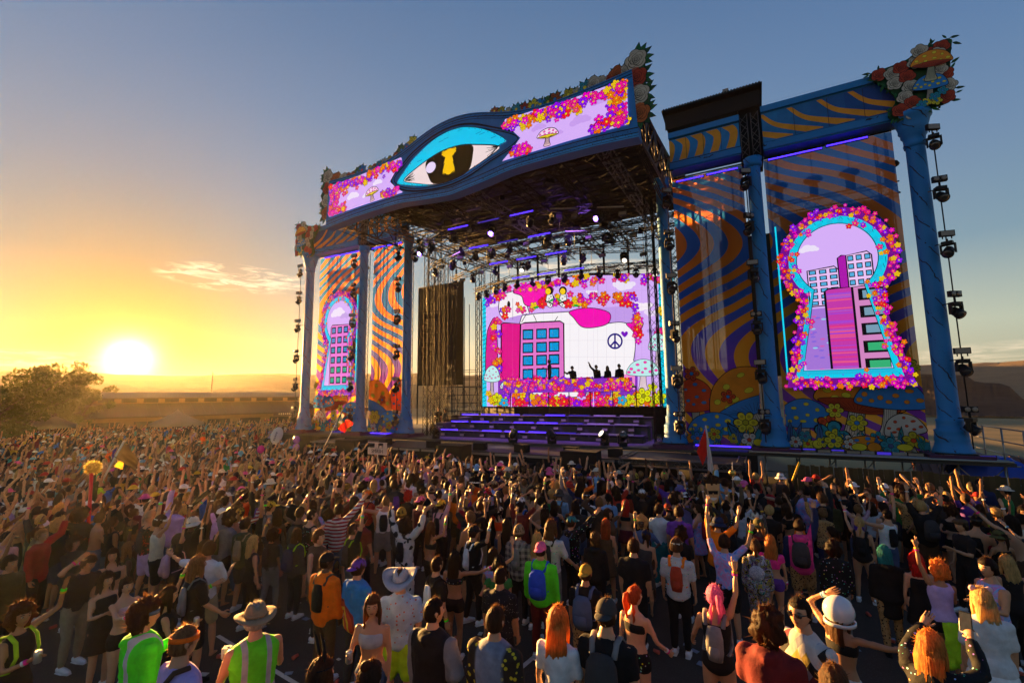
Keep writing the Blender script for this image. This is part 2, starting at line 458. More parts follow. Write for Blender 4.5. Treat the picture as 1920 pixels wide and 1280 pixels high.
# ------------------------------------------------------------------ ground, hills, river
def sstep(x, a, b):
    t = min(1, max(0, (x-a)/(b-a))); return t*t*(3-2*t)
def ground_z(x, y):
    r = math.hypot(x-CAM[0], y-CAM[1])
    z = -2.2*sstep(y, 3, 12)*sstep(x, 8, 15)
    dp = (x-CAM[0])*math.sin(YAW)+(y-CAM[1])*math.cos(YAW); z += .66*sstep(-dp, -7.4, -3.4)
    if r > 90: z -= .0165*(min(r, 260)-90)*(1 if x > 0 else .6)
    return z
def on_ground(x, y, h=0.):
    """where the line of sight through a pixel is h above the ground"""
    d = ray(x, y); lo, hi = .3, 400.
    for _ in range(50):
        m = (lo+hi)/2; P = CAM+d*m
        if P[2]-ground_z(P[0], P[1]) > h: lo = m
        else: hi = m
    return CAM+d*lo
def make_ground():
    rs = [0.]+[1.5*1.135**k for k in range(64)]
    rs = [r for r in rs if r < 470]+[520.]
    na = 144; V = []; Fs = []
    for r in rs:
        for k in range(na):
            a = 2*PI*k/na; x, y = CAM[0]+r*math.cos(a), CAM[1]+r*math.sin(a); V.append((x, y, ground_z(x, y)))
    for i in range(len(rs)-1):
        for k in range(na):
            a, b = i*na+k, i*na+(k+1) % na
            Fs.append((a, b, b+na, a+na))
    t = NT('ground'); co = t.coord()
    sp = t.node('ShaderNodeSeparateXYZ'); t.l.new(co, sp.inputs[0])
    n1 = t.noise(.05, 5, co, .6); n2 = t.noise(1.6, 5, co, .65); n3 = t.noise(45, 3, co)
    asph = t.mix(n2, (.038, .028, .020), (.072, .052, .036)); asph = t.mix(t.math('MULTIPLY', t.math('GREATER_THAN', n3, .6), .35), asph, (.10, .09, .08))
    mp = t.node('ShaderNodeMapping'); t.l.new(co, mp.inputs[0]); mp.inputs['Scale'].default_value = (.02, .09, 1)
    band = t.noise(1.3, 6, mp.outputs[0], .7)
    dry = t.mix(n2, (.22, .15, .06), (.36, .27, .12)); dry = t.mix(t.ramp(band, [(.42, (0,)*3), (.60, (1,)*3)]), dry, (.12, .105, .045)); dry = t.mix(n1, dry, (.24, .18, .075))
    # asphalt apron where the crowd stands, dry grass beyond it
    e = t.math('MAXIMUM', t.math('SUBTRACT', sp.outputs[1], 26.), t.math('MAXIMUM', t.math('SUBTRACT', sp.outputs[0], 24.), t.math('SUBTRACT', -75., sp.outputs[0])))
    e = t.math('ADD', e, t.math('MULTIPLY', n1, 8.))
    c = t.mix(t.math('MINIMUM', t.math('MAXIMUM', t.math('MULTIPLY', e, .25), 0.), 1.), asph, dry)
    m = t.done(t.pbr(c, .85, 0, t.bump(n3, .35, .01), .25))
    tag(link('ground', mesh_np('ground', V, Fs, [m], smooth=True)), kind='structure')
make_ground()
# painted parking-bay lines on the tarmac
wm = simple('road_paint', (.55, .52, .46), .8, var=.35, scale=9)
for (a, b, wd) in (((408, 1192), (560, 1285), .07), ((950, 1275), (1010, 1225), .08)):
    p, q = on_ground(*a), on_ground(*b); d = (q-p)/np.linalg.norm(q-p); n = np.array([-d[1], d[0], 0])*wd/2
    m_ = 12; V = []
    for k in range(m_+1):
        c = p+(q-p)*k/m_; V += [c+n, c-n]
    V = [(v[0], v[1], ground_z(v[0], v[1])+.012) for v in V]
    tag(link('painted_line', mesh_np('painted_line', V, [(2*k, 2*k+1, 2*k+3, 2*k+2) for k in range(m_)], [wm])), kind='structure')
def hill_mat(name, c1, c2, sc_=.01):
    t = NT(name); co = t.coord(); a = t.noise(sc_, 7, co, .65); mp = t.node('ShaderNodeMapping'); t.l.new(co, mp.inputs[0]); mp.inputs['Scale'].default_value = (1, 1, 9)
    b = t.noise(sc_*1.5, 5, mp.outputs[0], .7)
    return t.done(t.pbr(t.mix(t.ramp(b, [(.35, (0,)*3), (.65, (1,)*3)]), t.mix(a, c1, c2), c1), .95, 0, t.bump(a, .5, .8), .1))
def hills(name, r0, r1, az0, az1, top, mat, seed, na=220, nr=16, base=-4.5):
    V = []; Fs = []
    for i in range(na+1):
        az = az0+(az1-az0)*i/na
        H = top(az)
        for j in range(nr+1):
            s = j/nr; r = r0+(r1-r0)*s
            x, y = CAM[0]+r*math.sin(az), CAM[1]+r*math.cos(az)
            n = mnoise.fractal(Vector((x*.026+seed, y*.026, seed*1.7)), 1., 2., 5)
            gul = abs(mnoise.noise(Vector((az*60+seed, s*1.5, 3.))))
            prof = sstep(s, 0, .8)
            z = base+(H-base)*prof*(1-.22*gul*(1-s))+n*H*.10*math.sin(PI*min(s, .8)/.8)
            V.append((x, y, z if j else base-2))
    for i in range(na):
        for j in range(nr):
            a = i*(nr+1)+j; Fs.append((a, a+nr+1, a+nr+2, a+1))
    return tag(link(name, mesh_np(name, V, Fs, [mat], smooth=True)), kind='structure')
def ridge(az):
    d = math.degrees(az)
    a = 2.75+.18*math.sin(d*.13+1)+.10*math.sin(d*.41)
    if -75 < d < -60: a = min(a, 2.85)
    if d > 5: a = 2.55+.1*math.sin(d*.3)
    return 4.2+400*math.tan(math.radians(a))
hills('hills', 320, 420, math.radians(-115), math.radians(45), ridge, hill_mat('far_hill', (.20, .14, .09), (.30, .22, .13), .07), 3)
def low_ridge(az):
    d = math.degrees(az); return 4.2+292*math.tan(math.radians(1.5+.35*math.sin(d*.17+2)+.2*math.sin(d*.5)))
hills('hills', 240, 310, math.radians(-112), math.radians(-12), low_ridge, hill_mat('near_hill', (.16, .12, .07), (.26, .20, .11), .09), 8)
# basalt mesa on the right
prof = [(1700, 700), (1780, 701), (1800, 702), (1812, 706), (1822, 714), (1840, 717), (1868, 718), (1886, 724), (1898, 738), (1906, 748), (1918, 756), (1930, 762)]
def mesa_h(az):
    x = 960+FPX*math.tan(az-YAW)/1.0
    px_ = [p[0] for p in prof]; y = float(np.interp(x, px_, [p[1] for p in prof]))
    d = ray(x, y); return 4.2+232*d[2]/math.hypot(d[0], d[1])
def mesa():
    V = []; Fs = []; na, nr = 160, 18
    a0, a1 = math.radians(10.), math.radians(20.2)
    for i in range(na+1):
        az = a0+(a1-a0)*i/na; H = mesa_h(az)
        for j in range(nr+1):
            s = j/nr; r = 200+64*s
            n = mnoise.fractal(Vector((az*90, s*6, 4.)), 1., 2., 5); n2 = mnoise.fractal(Vector((az*40, s*2, 9.)), 1., 2., 4)
            x, y = CAM[0]+(r+3*n2)*math.sin(az), CAM[1]+(r+3*n2)*math.cos(az)
            p = .42*sstep(s, 0, .36)+.10*sstep(s, .36, .40)+.14*sstep(s, .42, .50)+.34*sstep(s, .52, .58)
            V.append((x, y, -3.4+(H+3.4)*p+(n*.42 if s < .55 else n*.1)))
    for i in range(na):
        for j in range(nr):
            a = i*(nr+1)+j; Fs.append((a, a+nr+1, a+nr+2, a+1))
    tag(link('mesa_cliff', mesh_np('mesa_cliff', V, Fs, [hill_mat('basalt', (.035, .024, .022), (.075, .052, .045), .15)], smooth=True)), kind='structure')
mesa()
t = NT('river_water'); t.done(t.pbr((.10, .13, .16), .08, 0, t.bump(t.noise(.5, 3, t.coord()), .2, .2), .5))
V = [(CAM[0]+r*math.sin(math.radians(a)), CAM[1]+r*math.cos(math.radians(a)), -2.4) for r, a in ((270, 18.4), (270, 34), (318, 34), (318, 18.4))]
tag(link('river', mesh_np('river', V, [(0, 1, 2, 3)], [t.m])), kind='structure')

# ------------------------------------------------------------------ trees
leaf_t = NT('tree_leaves'); _n = leaf_t.noise(.9, 3, leaf_t.coord()); _c = leaf_t.mix(_n, (.045, .060, .012), (.11, .115, .025))
_tr = leaf_t.node('ShaderNodeBsdfTranslucent'); leaf_t.put(_tr.inputs[0], leaf_t.mix(_n, (.10, .10, .015), (.20, .17, .03)))
_mx = leaf_t.node('ShaderNodeMixShader'); _mx.inputs[0].default_value = .22
leaf_t.l.new(leaf_t.pbr(_c, .6, spec=.2), _mx.inputs[1]); leaf_t.l.new(_tr.outputs[0], _mx.inputs[2]); LEAF = leaf_t.done(_mx.outputs[0])
BARK = simple('bark', (.10, .07, .045), .9, var=.4, scale=14, bump=.5)
def tree(loc, H, R, seed, label, nleaf=7600, group='trees beside the long shed'):
    g = np.random.default_rng(seed); rr = random.Random(seed)
    root = empty('broadleaf_tree', loc, rr.uniform(0, 6), label, 'tree', group)
    mb = MB(); tips = []
    th = H*.30; mb.tube((0, 0, -.2), (.1, 0, th), H*.028, 9, H*.020)
    for k in range(9):
        a = k*2.4+rr.uniform(-.3, .3); L = R*rr.uniform(.55, .95); up = H*rr.uniform(.12, .55)
        p0 = np.array([.1, 0, th*rr.uniform(.7, 1.05)]); p1 = p0+np.array([math.cos(a)*L*.5, math.sin(a)*L*.5, up*.6]); p2 = p1+np.array([math.cos(a+.3)*L*.5, math.sin(a+.3)*L*.5, up*.4])
        mb.tube(p0, p1, H*.013, 6, H*.008); mb.tube(p1, p2, H*.008, 5, H*.003); tips += [p1, p2, (p1+p2)/2]
        for q in range(3):
            b = a+rr.uniform(-1, 1); p3 = p1+np.array([math.cos(b)*L*.4, math.sin(b)*L*.4, up*rr.uniform(.1, .5)]); mb.tube(p1, p3, H*.005, 4, H*.002); tips.append(p3)
    mb.build('trunk', BARK, root)
    tips = np.array(tips)
    # leaf clumps hung on the branch tips
    cl = []
    for k in range(64):
        p = tips[g.integers(len(tips))]+g.normal(0, R*.16, 3)*[1, 1, .8]
        p[2] = min(max(p[2], H*.26), H*.97); cl.append((p, R*g.uniform(.12, .24)))
    V = []; Fs = []
    per = nleaf//len(cl)
    for p, r in cl:
        d = g.normal(size=(per, 3)); d /= np.linalg.norm(d, axis=1)[:, None]
        c = p+d*(r*g.uniform(.35, 1., (per, 1))**.5)*[1, 1, .75]
        a = g.normal(size=(per, 3)); a /= np.linalg.norm(a, axis=1)[:, None]; b = np.cross(a, g.normal(size=(per, 3))); b /= np.linalg.norm(b, axis=1)[:, None]
        s = g.uniform(.07, .15, (per, 1))*H/9
        q = np.stack([c-a*s*1.5, c+b*s*.6, c+a*s*1.5, c-b*s*.6], 1).reshape(-1, 3)
        k0 = sum(len(x) for x in V); V.append(q); Fs.append(np.arange(per*4).reshape(-1, 4)+k0)
    o = link('crown', mesh_np('crown', np.concatenate(V), np.concatenate(Fs), [LEAF]), root)
    return root
for k, (x, r, H, R, lb) in enumerate(((-25, 50, 7.6, 3.4, 'dark leafy tree cut by the left picture edge'), (40, 54, 8.1, 3.5, 'tall spreading tree beside the setting sun, second from the edge'),
        (95, 58, 7.7, 3.1, 'rounded backlit tree third from the left edge'), (142, 62, 6.9, 2.6, 'smaller backlit tree closest to the sun'))):
    p = at_r(x, 760, r); tree((p[0], p[1], 0), H, R, 20+k, lb)
p = at_r(575, 790, 47); tree((p[0], p[1], 0), 3.6, 2.0, 31, 'round bush in the sun behind the leftmost blue column', 1800, None)

# ------------------------------------------------------------------ long shed with raised roof
WOOD = simple('weathered_boards', (.20, .12, .06), .85, var=.3, scale=3, bump=.3)
ROOF = simple('metal_roof', (.06, .045, .032), .55, .3, .2, 2)
TRIM = simple('pale_trim', (.55, .45, .32), .7)
DARK = simple('dark_opening', (.02, .017, .014), .9)
def long_shed():
    c = at_r(330, 765, 68); az = math.atan2(c[0]-CAM[0], c[1]-CAM[1])
    rt = empty('concession_building', (c[0], c[1], 0), -az+math.radians(8), 'long low concession building with raised roof below the setting sun', 'building')
    L, D = 15.5, 5.
    mb = MB(); mb.box((0, 0, 1.3), (2*L-.4, 2*D-.4, 2.6)); mb.build('wall', WOOD, rt)
    mb = MB()
    for s in (-1, 1):
        mb.add([(-L-.5, s*(D+.6), 2.55), (L+.5, s*(D+.6), 2.55), (L-2.5, s*1.9, 3.9), (-L+1.5, s*1.9, 3.9), (-L-.5, s*(D+.6), 2.43), (L+.5, s*(D+.6), 2.43), (L-2.5, s*1.9, 3.78), (-L+1.5, s*1.9, 3.78)],
               [(0, 1, 2, 3), (7, 6, 5, 4), (0, 4, 5, 1), (1, 5, 6, 2), (3, 2, 6, 7), (0, 3, 7, 4)])
        e = s*(L-1.) if s > 0 else -L+.5
        mb.add([(s*(L+.5), -D-.6, 2.54), (s*(L+.5), D+.6, 2.54), (e, 1.9, 3.88), (e, -1.9, 3.88)], [(0, 1, 2, 3)])
    lo = mb.build('lower_roof', ROOF, rt)
    mb = MB()
    for k in range(28):
        x = -L+1+k*(2*L-3)/27; mb.bar((x, -D-.58, 2.60), (x, -1.95, 3.94), .04, .04)
    mb.build('roof_seam', ROOF, lo)
    mb = MB(); mb.box((-.5, 0, 4.2), (2*L-4.2, 3.6, .75)); mb.build('clerestory_wall', WOOD, rt)
    for k in range(14):
        mb = MB(); mb.box((-L+3.4+k*1.9, -1.86, 4.2), (1.3, .06, .4)); mb.build('clerestory_window', DARK, rt)
    mb = MB()
    for s in (-1, 1):
        mb.add([(-L+.8, s*2.7, 4.5), (L-1.2, s*2.7, 4.5), (L-1.2, 0, 5.15), (-L+.8, 0, 5.15), (-L+.8, s*2.7, 4.4), (L-1.2, s*2.7, 4.4), (L-1.2, 0, 5.05), (-L+.8, 0, 5.05)],
               [(0, 1, 2, 3), (7, 6, 5, 4), (0, 4, 5, 1), (1, 5, 6, 2), (0, 3, 7, 4)])
    mb.build('upper_roof', ROOF, rt)
    mb = MB()
    for s in (-1, 1): mb.bar((L-1.17, s*2.7, 4.47), (L-1.17, 0, 5.12), .05, .16)
    for s in (-1, 1): mb.bar((L+.53, s*(D+.6), 2.5), (L-.9, s*1.95, 3.84), .05, .16)
    mb.build('gable_trim', TRIM, rt)
    for k in range(9):
        mb = MB(); mb.box((-L+2.5+k*3.3, -D+.16, 1.35), (2.2, .12, 1.3)); w = mb.build('serving_hatch', DARK, rt)
        mb = MB(); mb.box((-L+2.5+k*3.3, -D-.05, .66), (2.4, .5, .06)); mb.build('counter', TRIM, w)
    # lean-to over the right end with posts and sign boards
    mb = MB(); mb.box((L+3.5, -2.2, 2.75), (11., 7., .22)); mb.box((L+3.5, -5.72, 2.65), (11., .06, .5)); mb.build('lean_to_roof', WOOD, rt)
    for x in (-1.8, 2., 5.5, 8.8):
        mb = MB(); mb.box((L+x, -5.5, 1.3), (.18, .18, 2.6)); mb.build('post', WOOD, rt)
    for x, cc in ((-5., (.75, .70, .62)), (1.6, (.5, .03, .02)), (4.4, (.5, .03, .02))):
        mb = MB(); mb.box((L+x, -5.80, 2.35), (2.3 if cc[0] < .6 else 2.8, .06, .5)); s_ = mb.build('sign_board', simple('sign_%d' % int(cc[0]*100), cc if cc[0] < .6 else (.08, .05, .04), .6), rt)
        mb = MB()
        for j in range(7): mb.box((L+x-.75+j*.25, -5.84, 2.35), (.15, .02, .24 if j % 3 else .18))
        mb.build('lettering', TRIM, s_)
    mb = MB(); mb.tube((3.5, 0, 5.0), (3.5, 0, 7.7), .07, 6, .05); mb.tube((3.1, 0, 7.4), (3.9, 0, 7.4), .03, 5); mb.build('mast', BARK, rt)
long_shed()
# ------------------------------------------------------------------ pop-up canopies
def canopy(px_, py, r, w, rz, mat, label, h=3.4):
    p = at_r(px_, py, r)
    rt = empty('canopy_tent', (p[0], p[1], 0), rz, label, 'tent', 'canopy tents in front of the shed')
    a = w/2; mb = MB(); n = 6; V = []; Fs = []
    for i in range(n+1):
        s = 1-i/n
        for k in range(16):
            e = k//4; f = (k % 4)/4
            cs = [(-1, -1), (1, -1), (1, 1), (-1, 1)]; q = np.array(cs[e])*(1-f)+np.array(cs[(e+1) % 4])*f
            z = h-(h-2.15)*(s**.75)-(.05*math.sin(PI*f)*s)
            V.append((q[0]*a*s, q[1]*a*s, z))
    for i in range(n):
        for k in range(16): Fs.append((i*16+k, i*16+(k+1) % 16, (i+1)*16+(k+1) % 16, (i+1)*16+k))
    b0 = len(V); V += [(v[0], v[1], v[2]-.25) for v in V[:16]]; Fs += [(k, b0+k, b0+(k+1) % 16, (k+1) % 16) for k in range(16)]
    mb.add(V, Fs, True); mb.build('roof_fabric', mat, rt)
    for sx in (-1, 1):
        for sy in (-1, 1):
            mb = MB(); mb.box((sx*a*.97, sy*a*.97, 1.05), (.05, .05, 2.1)); mb.build('leg', ROOF, rt)
def fabric(name, col, tr=.45):
    t = NT(name); n = t.noise(3, 4, t.coord()); c = t.mix(n, tuple(x*.8 for x in col), col)
    tl = t.node('ShaderNodeBsdfTranslucent'); t.l.new(c, tl.inputs[0]); mx = t.node('ShaderNodeMixShader'); mx.inputs[0].default_value = tr
    t.l.new(t.pbr(c, .8, 0, t.bump(n, .2, .03)), mx.inputs[1]); t.l.new(tl.outputs[0], mx.inputs[2]); return t.done(mx.outputs[0])
CANV = fabric('canopy_canvas', (.36, .28, .20)); CANV2 = fabric('canopy_white', (.75, .72, .66)); CANV3 = fabric('canopy_green', (.16, .17, .09))
canopy(332, 785, 52, 2.9, .3, CANV, 'brown pitched canopy tent in front of the shed centre')
canopy(88, 785, 58, 2.9, .6, CANV, 'pitched canopy tent under the backlit trees')
canopy(150, 770, 78, 4.2, .2, CANV2, 'pale tent behind the other canopies below the sun', 4.4)
canopy(-12, 780, 56, 3.4, .1, CANV3, 'dark green canopy at the left picture edge', 3.6)
# low service shed behind the right end of the stage
def service_shed():
    p = at_y(1880, 838, 7.5)
    rt = empty('service_shed', (p[0]+2.5, p[1]+1.5, -2.2), -.10, 'low service shed with brown ribbed metal roof behind the right column', 'building')
    RIB = simple('brown_ribbed_roof', (.13, .045, .025), .6, .1, .25, 4)
    mb = MB(); mb.box((0, .6, .8), (10, 3.2, 2.0)); mb.build('wall', simple('shed_wall', (.10, .07, .05), .9), rt)
    mb = MB(); A = (-5.6, -2.2, 2.05); mb.add([(-5.6, -2.2, 1.75), (5.6, -2.2, 1.75), (5.6, 1., 3.0), (-5.6, 1., 3.0), (-5.6, 2.8, 2.3), (5.6, 2.8, 2.3), (-5.6, -2.2, 1.68), (5.6, -2.2, 1.68)], [(0, 1, 2, 3), (3, 2, 5, 4), (0, 6, 7, 1)])
    rf = mb.build('roof', RIB, rt)
    for k in range(34):
        x = -5.5+k*11/33; mb = MB(); mb.bar((x, -2.2, 1.78), (x, 1., 3.03), .06, .05); mb.build('roof_rib', RIB, rf)
service_shed()
# ------------------------------------------------------------------ the stage: materials
BLACK = simple('black_steel', (.014, .013, .013), .5, .4, .3, 8)
CLOTH = simple('black_cloth', (.010, .010, .011), .9, 0, .35, 3, .3)
ALU = simple('aluminium_tube', (.12, .11, .11), .45, .7, .2, 10)
DECKM = simple('deck_ply', (.045, .040, .038), .6, 0, .35, 1.5, .1)
RIG = simple('rigging_steel', (.018, .016, .015), .8, .0, .25, 9, spec=.15)
STEELP = simple('galvanised_pipe', (.30, .28, .26), .45, .8, .2, 9)
UVBAR = emitter('violet_led_strip', srgb('#3a22ff'), .60)
UVDIM = emitter('dim_violet_led_strip', srgb('#4030c0'), .11)
WHITEBAR = simple('unlit_led_strip', (.42, .38, .33), .4)
LENS = emitter('lit_lens', (1., .86, .7), .3)
GLASSY = simple('dark_lens', (.03, .03, .035), .08, 0, .1, 4, spec=.9)
BLIND = simple('blinder_glass', (.22, .18, .14), .3, 0, .2, 12, spec=.6)
def blue_paint():
    t = NT('blue_comic_paint'); co = t.coord(); sp = t.node('ShaderNodeSeparateXYZ'); t.l.new(co, sp.inputs[0])
    an = t.math('ARCTAN2', sp.outputs[1], sp.outputs[0])
    s = t.math('ADD', t.math('MULTIPLY', sp.outputs[2], 1.05), t.math('MULTIPLY', an, .55))
    s = t.math('ADD', s, t.math('MULTIPLY', t.noise(.9, 3, co), 1.3))
    fr = t.math('FRACT', s); ln = t.math('LESS_THAN', fr, .07)
    mk = t.math('GREATER_THAN', t.noise(2.1, 2, co), .46)
    n2 = t.noise(26, 2, co); tick = t.math('MULTIPLY', t.math('GREATER_THAN', n2, .66), t.math('LESS_THAN', t.math('ABSOLUTE', t.math('SUBTRACT', fr, .12)), .1))
    ink = t.math('MAXIMUM', t.math('MULTIPLY', ln, mk), tick)
    n = t.noise(1.2, 4, co); c = t.mix(n, (.007, .155, .42), (.014, .21, .54))
    return t.done(t.pbr(t.mix(ink, c, (.006, .012, .03)), .55, 0, t.bump(n2, .1, .01), .3))
BLUE = blue_paint()
C_BLUE = (.022, .23, .56); C_BLUE2 = (.014, .13, .38); C_NAVY = (.010, .045, .26); C_OR = (.82, .32, .02)
DECK = 1.75
# ------------------------------------------------------------------ decks
def deck():
    st = empty('stage_platform', (0, 0, 0), 0, 'wide black stage platform carrying columns and screens', 'stage')
    mb = MB(); mb.box((0, 4.6, DECK-.06), (38.6, 12., .12)); mb.build('deck', DECKM, st)
    mb = MB(); mb.box((0, -2.95, 1.55), (18.0, 3.1, .12)); mb.build('apron', DECKM, st)
    mb = MB(); mb.box((0, -4.46, .76), (17.8, .06, 1.5)); mb.box((-14.2, -1.3, .85), (10.3, .06, 1.68)); mb.box((10.3, -1.3, .85), (2.6, .06, 1.68)); mb.build('skirt', CLOTH, st)
    mb = MB()
    for x in np.arange(-8.7, 8.8, 1.45): mb.box((x, -4.53, 1.52), (1.30, .05, .10))
    mb.build('front_lip', STEELP, st)
    # wing ramps on either side of the apron
    for s in (-1, 1):
        mb = MB(); mb.box((s*9.0, -4.0, 1.66), (4.3, 2.2, .10)); mb.build('wing_riser', DECKM, st)
        mb = MB(); truss(mb, (s*6.9, -5.12, 1.62), (s*11.1, -5.12, 1.62), .26, .26); truss(mb, (s*6.9, -5.0, 1.62), (s*6.9, -2.9, 1.62), .26, .26); truss(mb, (s*11.1, -5.0, 1.62), (s*11.1, -2.9, 1.62), .26, .26)
        mb.build('edge_truss', ALU, st)
    # the open scaffold under the right wing
    mb = MB()
    for x in np.arange(11.9, 19.4, 1.2):
        for y in (-1.1, .6): mb.tube((x, y, 0), (x, y, 1.7), .03, 6)
        mb.tube((x, -1.1, .15), (x+1.2 if x < 18 else x-1.2, -1.1, 1.55), .02, 5)
    for z in (.35, 1.0, 1.62): mb.tube((11.8, -1.1, z), (19.5, -1.1, z), .026, 6)
    mb.build('under_scaffold', STEELP, st)
    mb = MB()
    for y in (-1.5, -1.2): mb.tube((11.3, y, 1.80), (19.2, y, 1.80), .045, 7)
    mb.build('edge_pipe', STEELP, st)
deck()
def railing(x0, y0, x1, y1, z, n, label, h=1.1):
    rt = empty('guard_rail', (0, 0, 0), 0, label, 'railing'); mb = MB()
    for k in range(n+1):
        f = k/n; mb = MB(); mb.tube((x0+(x1-x0)*f, y0+(y1-y0)*f, z-.9), (x0+(x1-x0)*f, y0+(y1-y0)*f, z+h), .03, 7); mb.build('post', STEELP, rt)
    for q in (.15, .6, h-.03):
        mb = MB(); mb.tube((x0, y0, z+q), (x1, y1, z+q), .024, 6); mb.build('rail', STEELP, rt)
railing(19.6, -1.3, 19.6, 3.5, DECK, 3, 'steel pipe guard rail at the right end of the deck')
railing(19.8, -2.6, 25.5, 1.8, .35, 4, 'low steel rails along the ramp right of the stage', .75)
# ------------------------------------------------------------------ columns
COLX = (18.0, 12.3, 8.22)
SIDE = {-1: 'left', 1: 'right'}; WHICH = {0: 'outer', 1: 'middle', 2: 'inner'}
def column(s, i):
    x = s*COLX[i]; rt = empty('blue_column', (x, -.45, DECK), 0, 'tall blue comic-inked %s column on the %s side of the stage' % (WHICH[i], SIDE[s]), 'column', 'blue stage columns')
    H = 15.0-DECK; r = .32 if i == 0 else .295
    prof = [(r+.28, .18), (r+.26, .30), (r+.20, .45), (r+.16, .60), (r+.18, .68), (r+.17, .74), (r+.15, .95), (r+.17, 1.02), (r+.09, 1.08), (r+.07, 1.32), (r+.09, 1.40), (r+.02, 1.46), (r, 1.9), (r*.99, H*.3), (r*.97, H*.6), (r*.95, H-1.2)]
    mb = MB(); mb.lathe(prof+[(r*.95, H-.05)], n=28); mb.build('shaft', BLUE, rt)
    mb = MB(); mb.box((0, 0, .09), (1.75, 1.6, .18)); mb.box((0, 0, .02), (2.1, 1.9, .05)); mb.build('plinth', simple('plinth_purple', (.07, .022, .06), .8, var=.3), rt)
    if i == 0:
        p2 = [(r*.95, H-1.15), (r+.03, H-1.1), (r+.05, H-.98), (r+.02, H-.93), (r+.04, H-.7), (r+.10, H-.62), (r+.09, H-.5), (r+.16, H-.42), (r+.15, H-.30), (r+.24, H+.02), (r+.30, H+.1), (r+.30, H+.26)]
        mb = MB(); mb.lathe(p2, n=28); mb.build('capital', BLUE, rt)
    else:
        p2 = [(r*.95, H-.5), (r+.06, H-.45), (r+.08, H-.3), (r+.05, H-.25), (r+.10, H-.06)]
        mb = MB(); mb.lathe(p2, n=24); mb.build('collar', BLUE, rt)
    mb = MB(); mb.box((-.05*s, -.46, .10), (1.1, .30, .26)); mb.build('uplight_housing', BLACK, rt)
for s in (-1, 1):
    for i in range(3): column(s, i)
# lattice towers standing behind the columns
TW = 0
for s in (-1, 1):
    for i, dx in ((0, -.85), (1, .80), (1, -.75), (2, .72), (2, -.9)):
        x = s*(COLX[i]+dx); mb = MB(); truss(mb, (x, .55, DECK), (x, .55, 15.0), .36, .36, .45, .026, rd=.013)
        o = mb.build('lattice_tower', ALU if i == 0 else RIG)
        tag(o, 'slim %s lattice tower %s the %s blue column, %s wing' % ('silver' if i == 0 else 'dark', 'inside of' if dx < 0 else 'outside of', WHICH[i], SIDE[s]), 'truss tower', 'lattice towers of the stage wings')
# ------------------------------------------------------------------ stage lights (one of each kind, then copies)
def proto_moving():
    rt = empty('moving_light', (0, 0, 0))
    mb = MB(); mb.box((0, 0, -.06), (.30, .24, .12)); mb.tube((0, 0, 0), (0, 0, .10), .03, 6); mb.build('base', BLACK, rt)
    mb = MB(); mb.box((-.19, 0, -.26), (.05, .12, .34)); mb.box((.19, 0, -.26), (.05, .12, .34)); mb.box((0, 0, -.12), (.40, .12, .05)); mb.build('yoke', BLACK, rt)
    M = Matrix.Rotation(math.radians(128), 3, 'X')
    mb = MB(); mb.lathe([(.06, -.20), (.13, -.17), (.15, -.05), (.155, .08), (.17, .12), (.17, .20)], c=(0, 0, -.36), n=14, M=M); hd = mb.build('lamp_head', BLACK, rt)
    mb = MB(); mb.lathe([(.145, .19), (.13, .215), (.06, .235)], c=(0, 0, -.36), n=14, M=M); mb.build('lens', GLASSY, hd)
    return rt
def proto_strobe():
    rt = empty('strobe_light', (0, 0, 0))
    mb = MB(); mb.box((0, 0, 0), (.46, .12, .22)); mb.tube((-.14, 0, -.11), (-.14, 0, -.2), .02, 5); mb.tube((.14, 0, -.11), (.14, 0, -.2), .02, 5); mb.build('housing', BLACK, rt)
    mb = MB(); mb.box((0, -.065, 0), (.40, .02, .17)); mb.build('lens_panel', BLIND, rt)
    return rt
def proto_blinder():
    rt = empty('blinder_light', (0, 0, 0))
    mb = MB(); mb.box((0, 0, 0), (.44, .14, .22)); mb.tube((0, 0, -.11), (0, 0, -.2), .02, 5); mb.build('housing', BLACK, rt)
    for x in (-.11, .11):
        mb = MB(); mb.lathe([(.075, -.02), (.085, .02), (.05, .03)], c=(x, -.075, 0), n=12, M=Matrix.Rotation(PI/2, 3, 'X')); mb.build('lamp', BLIND, rt)
    return rt
PM, PS, PB = proto_moving(), proto_strobe(), proto_blinder()
def kid(o, nm): return next(c for c in o.children if c.name.split('.')[0] == nm)
_first = set()
def put(proto, loc, rz, label, cat, group, scale=1., tilt=None, lit=False):
    if proto.name in _first: o = copy_tree(proto)
    else: o = proto; _first.add(proto.name)
    o.location = loc; o.rotation_euler = (0, 0, rz); o.scale = (scale,)*3
    tag(o, label, cat, group)
    if lit:
        kid(kid(o, 'lamp_head'), 'lens').data = LITLENS
    return o
LITLENS = kid(kid(PM, 'lamp_head'), 'lens').data.copy()
LITLENS.materials[0] = LENS
LZ = (14.0, 11.9, 9.75, 7.45, 5.35, 3.25)
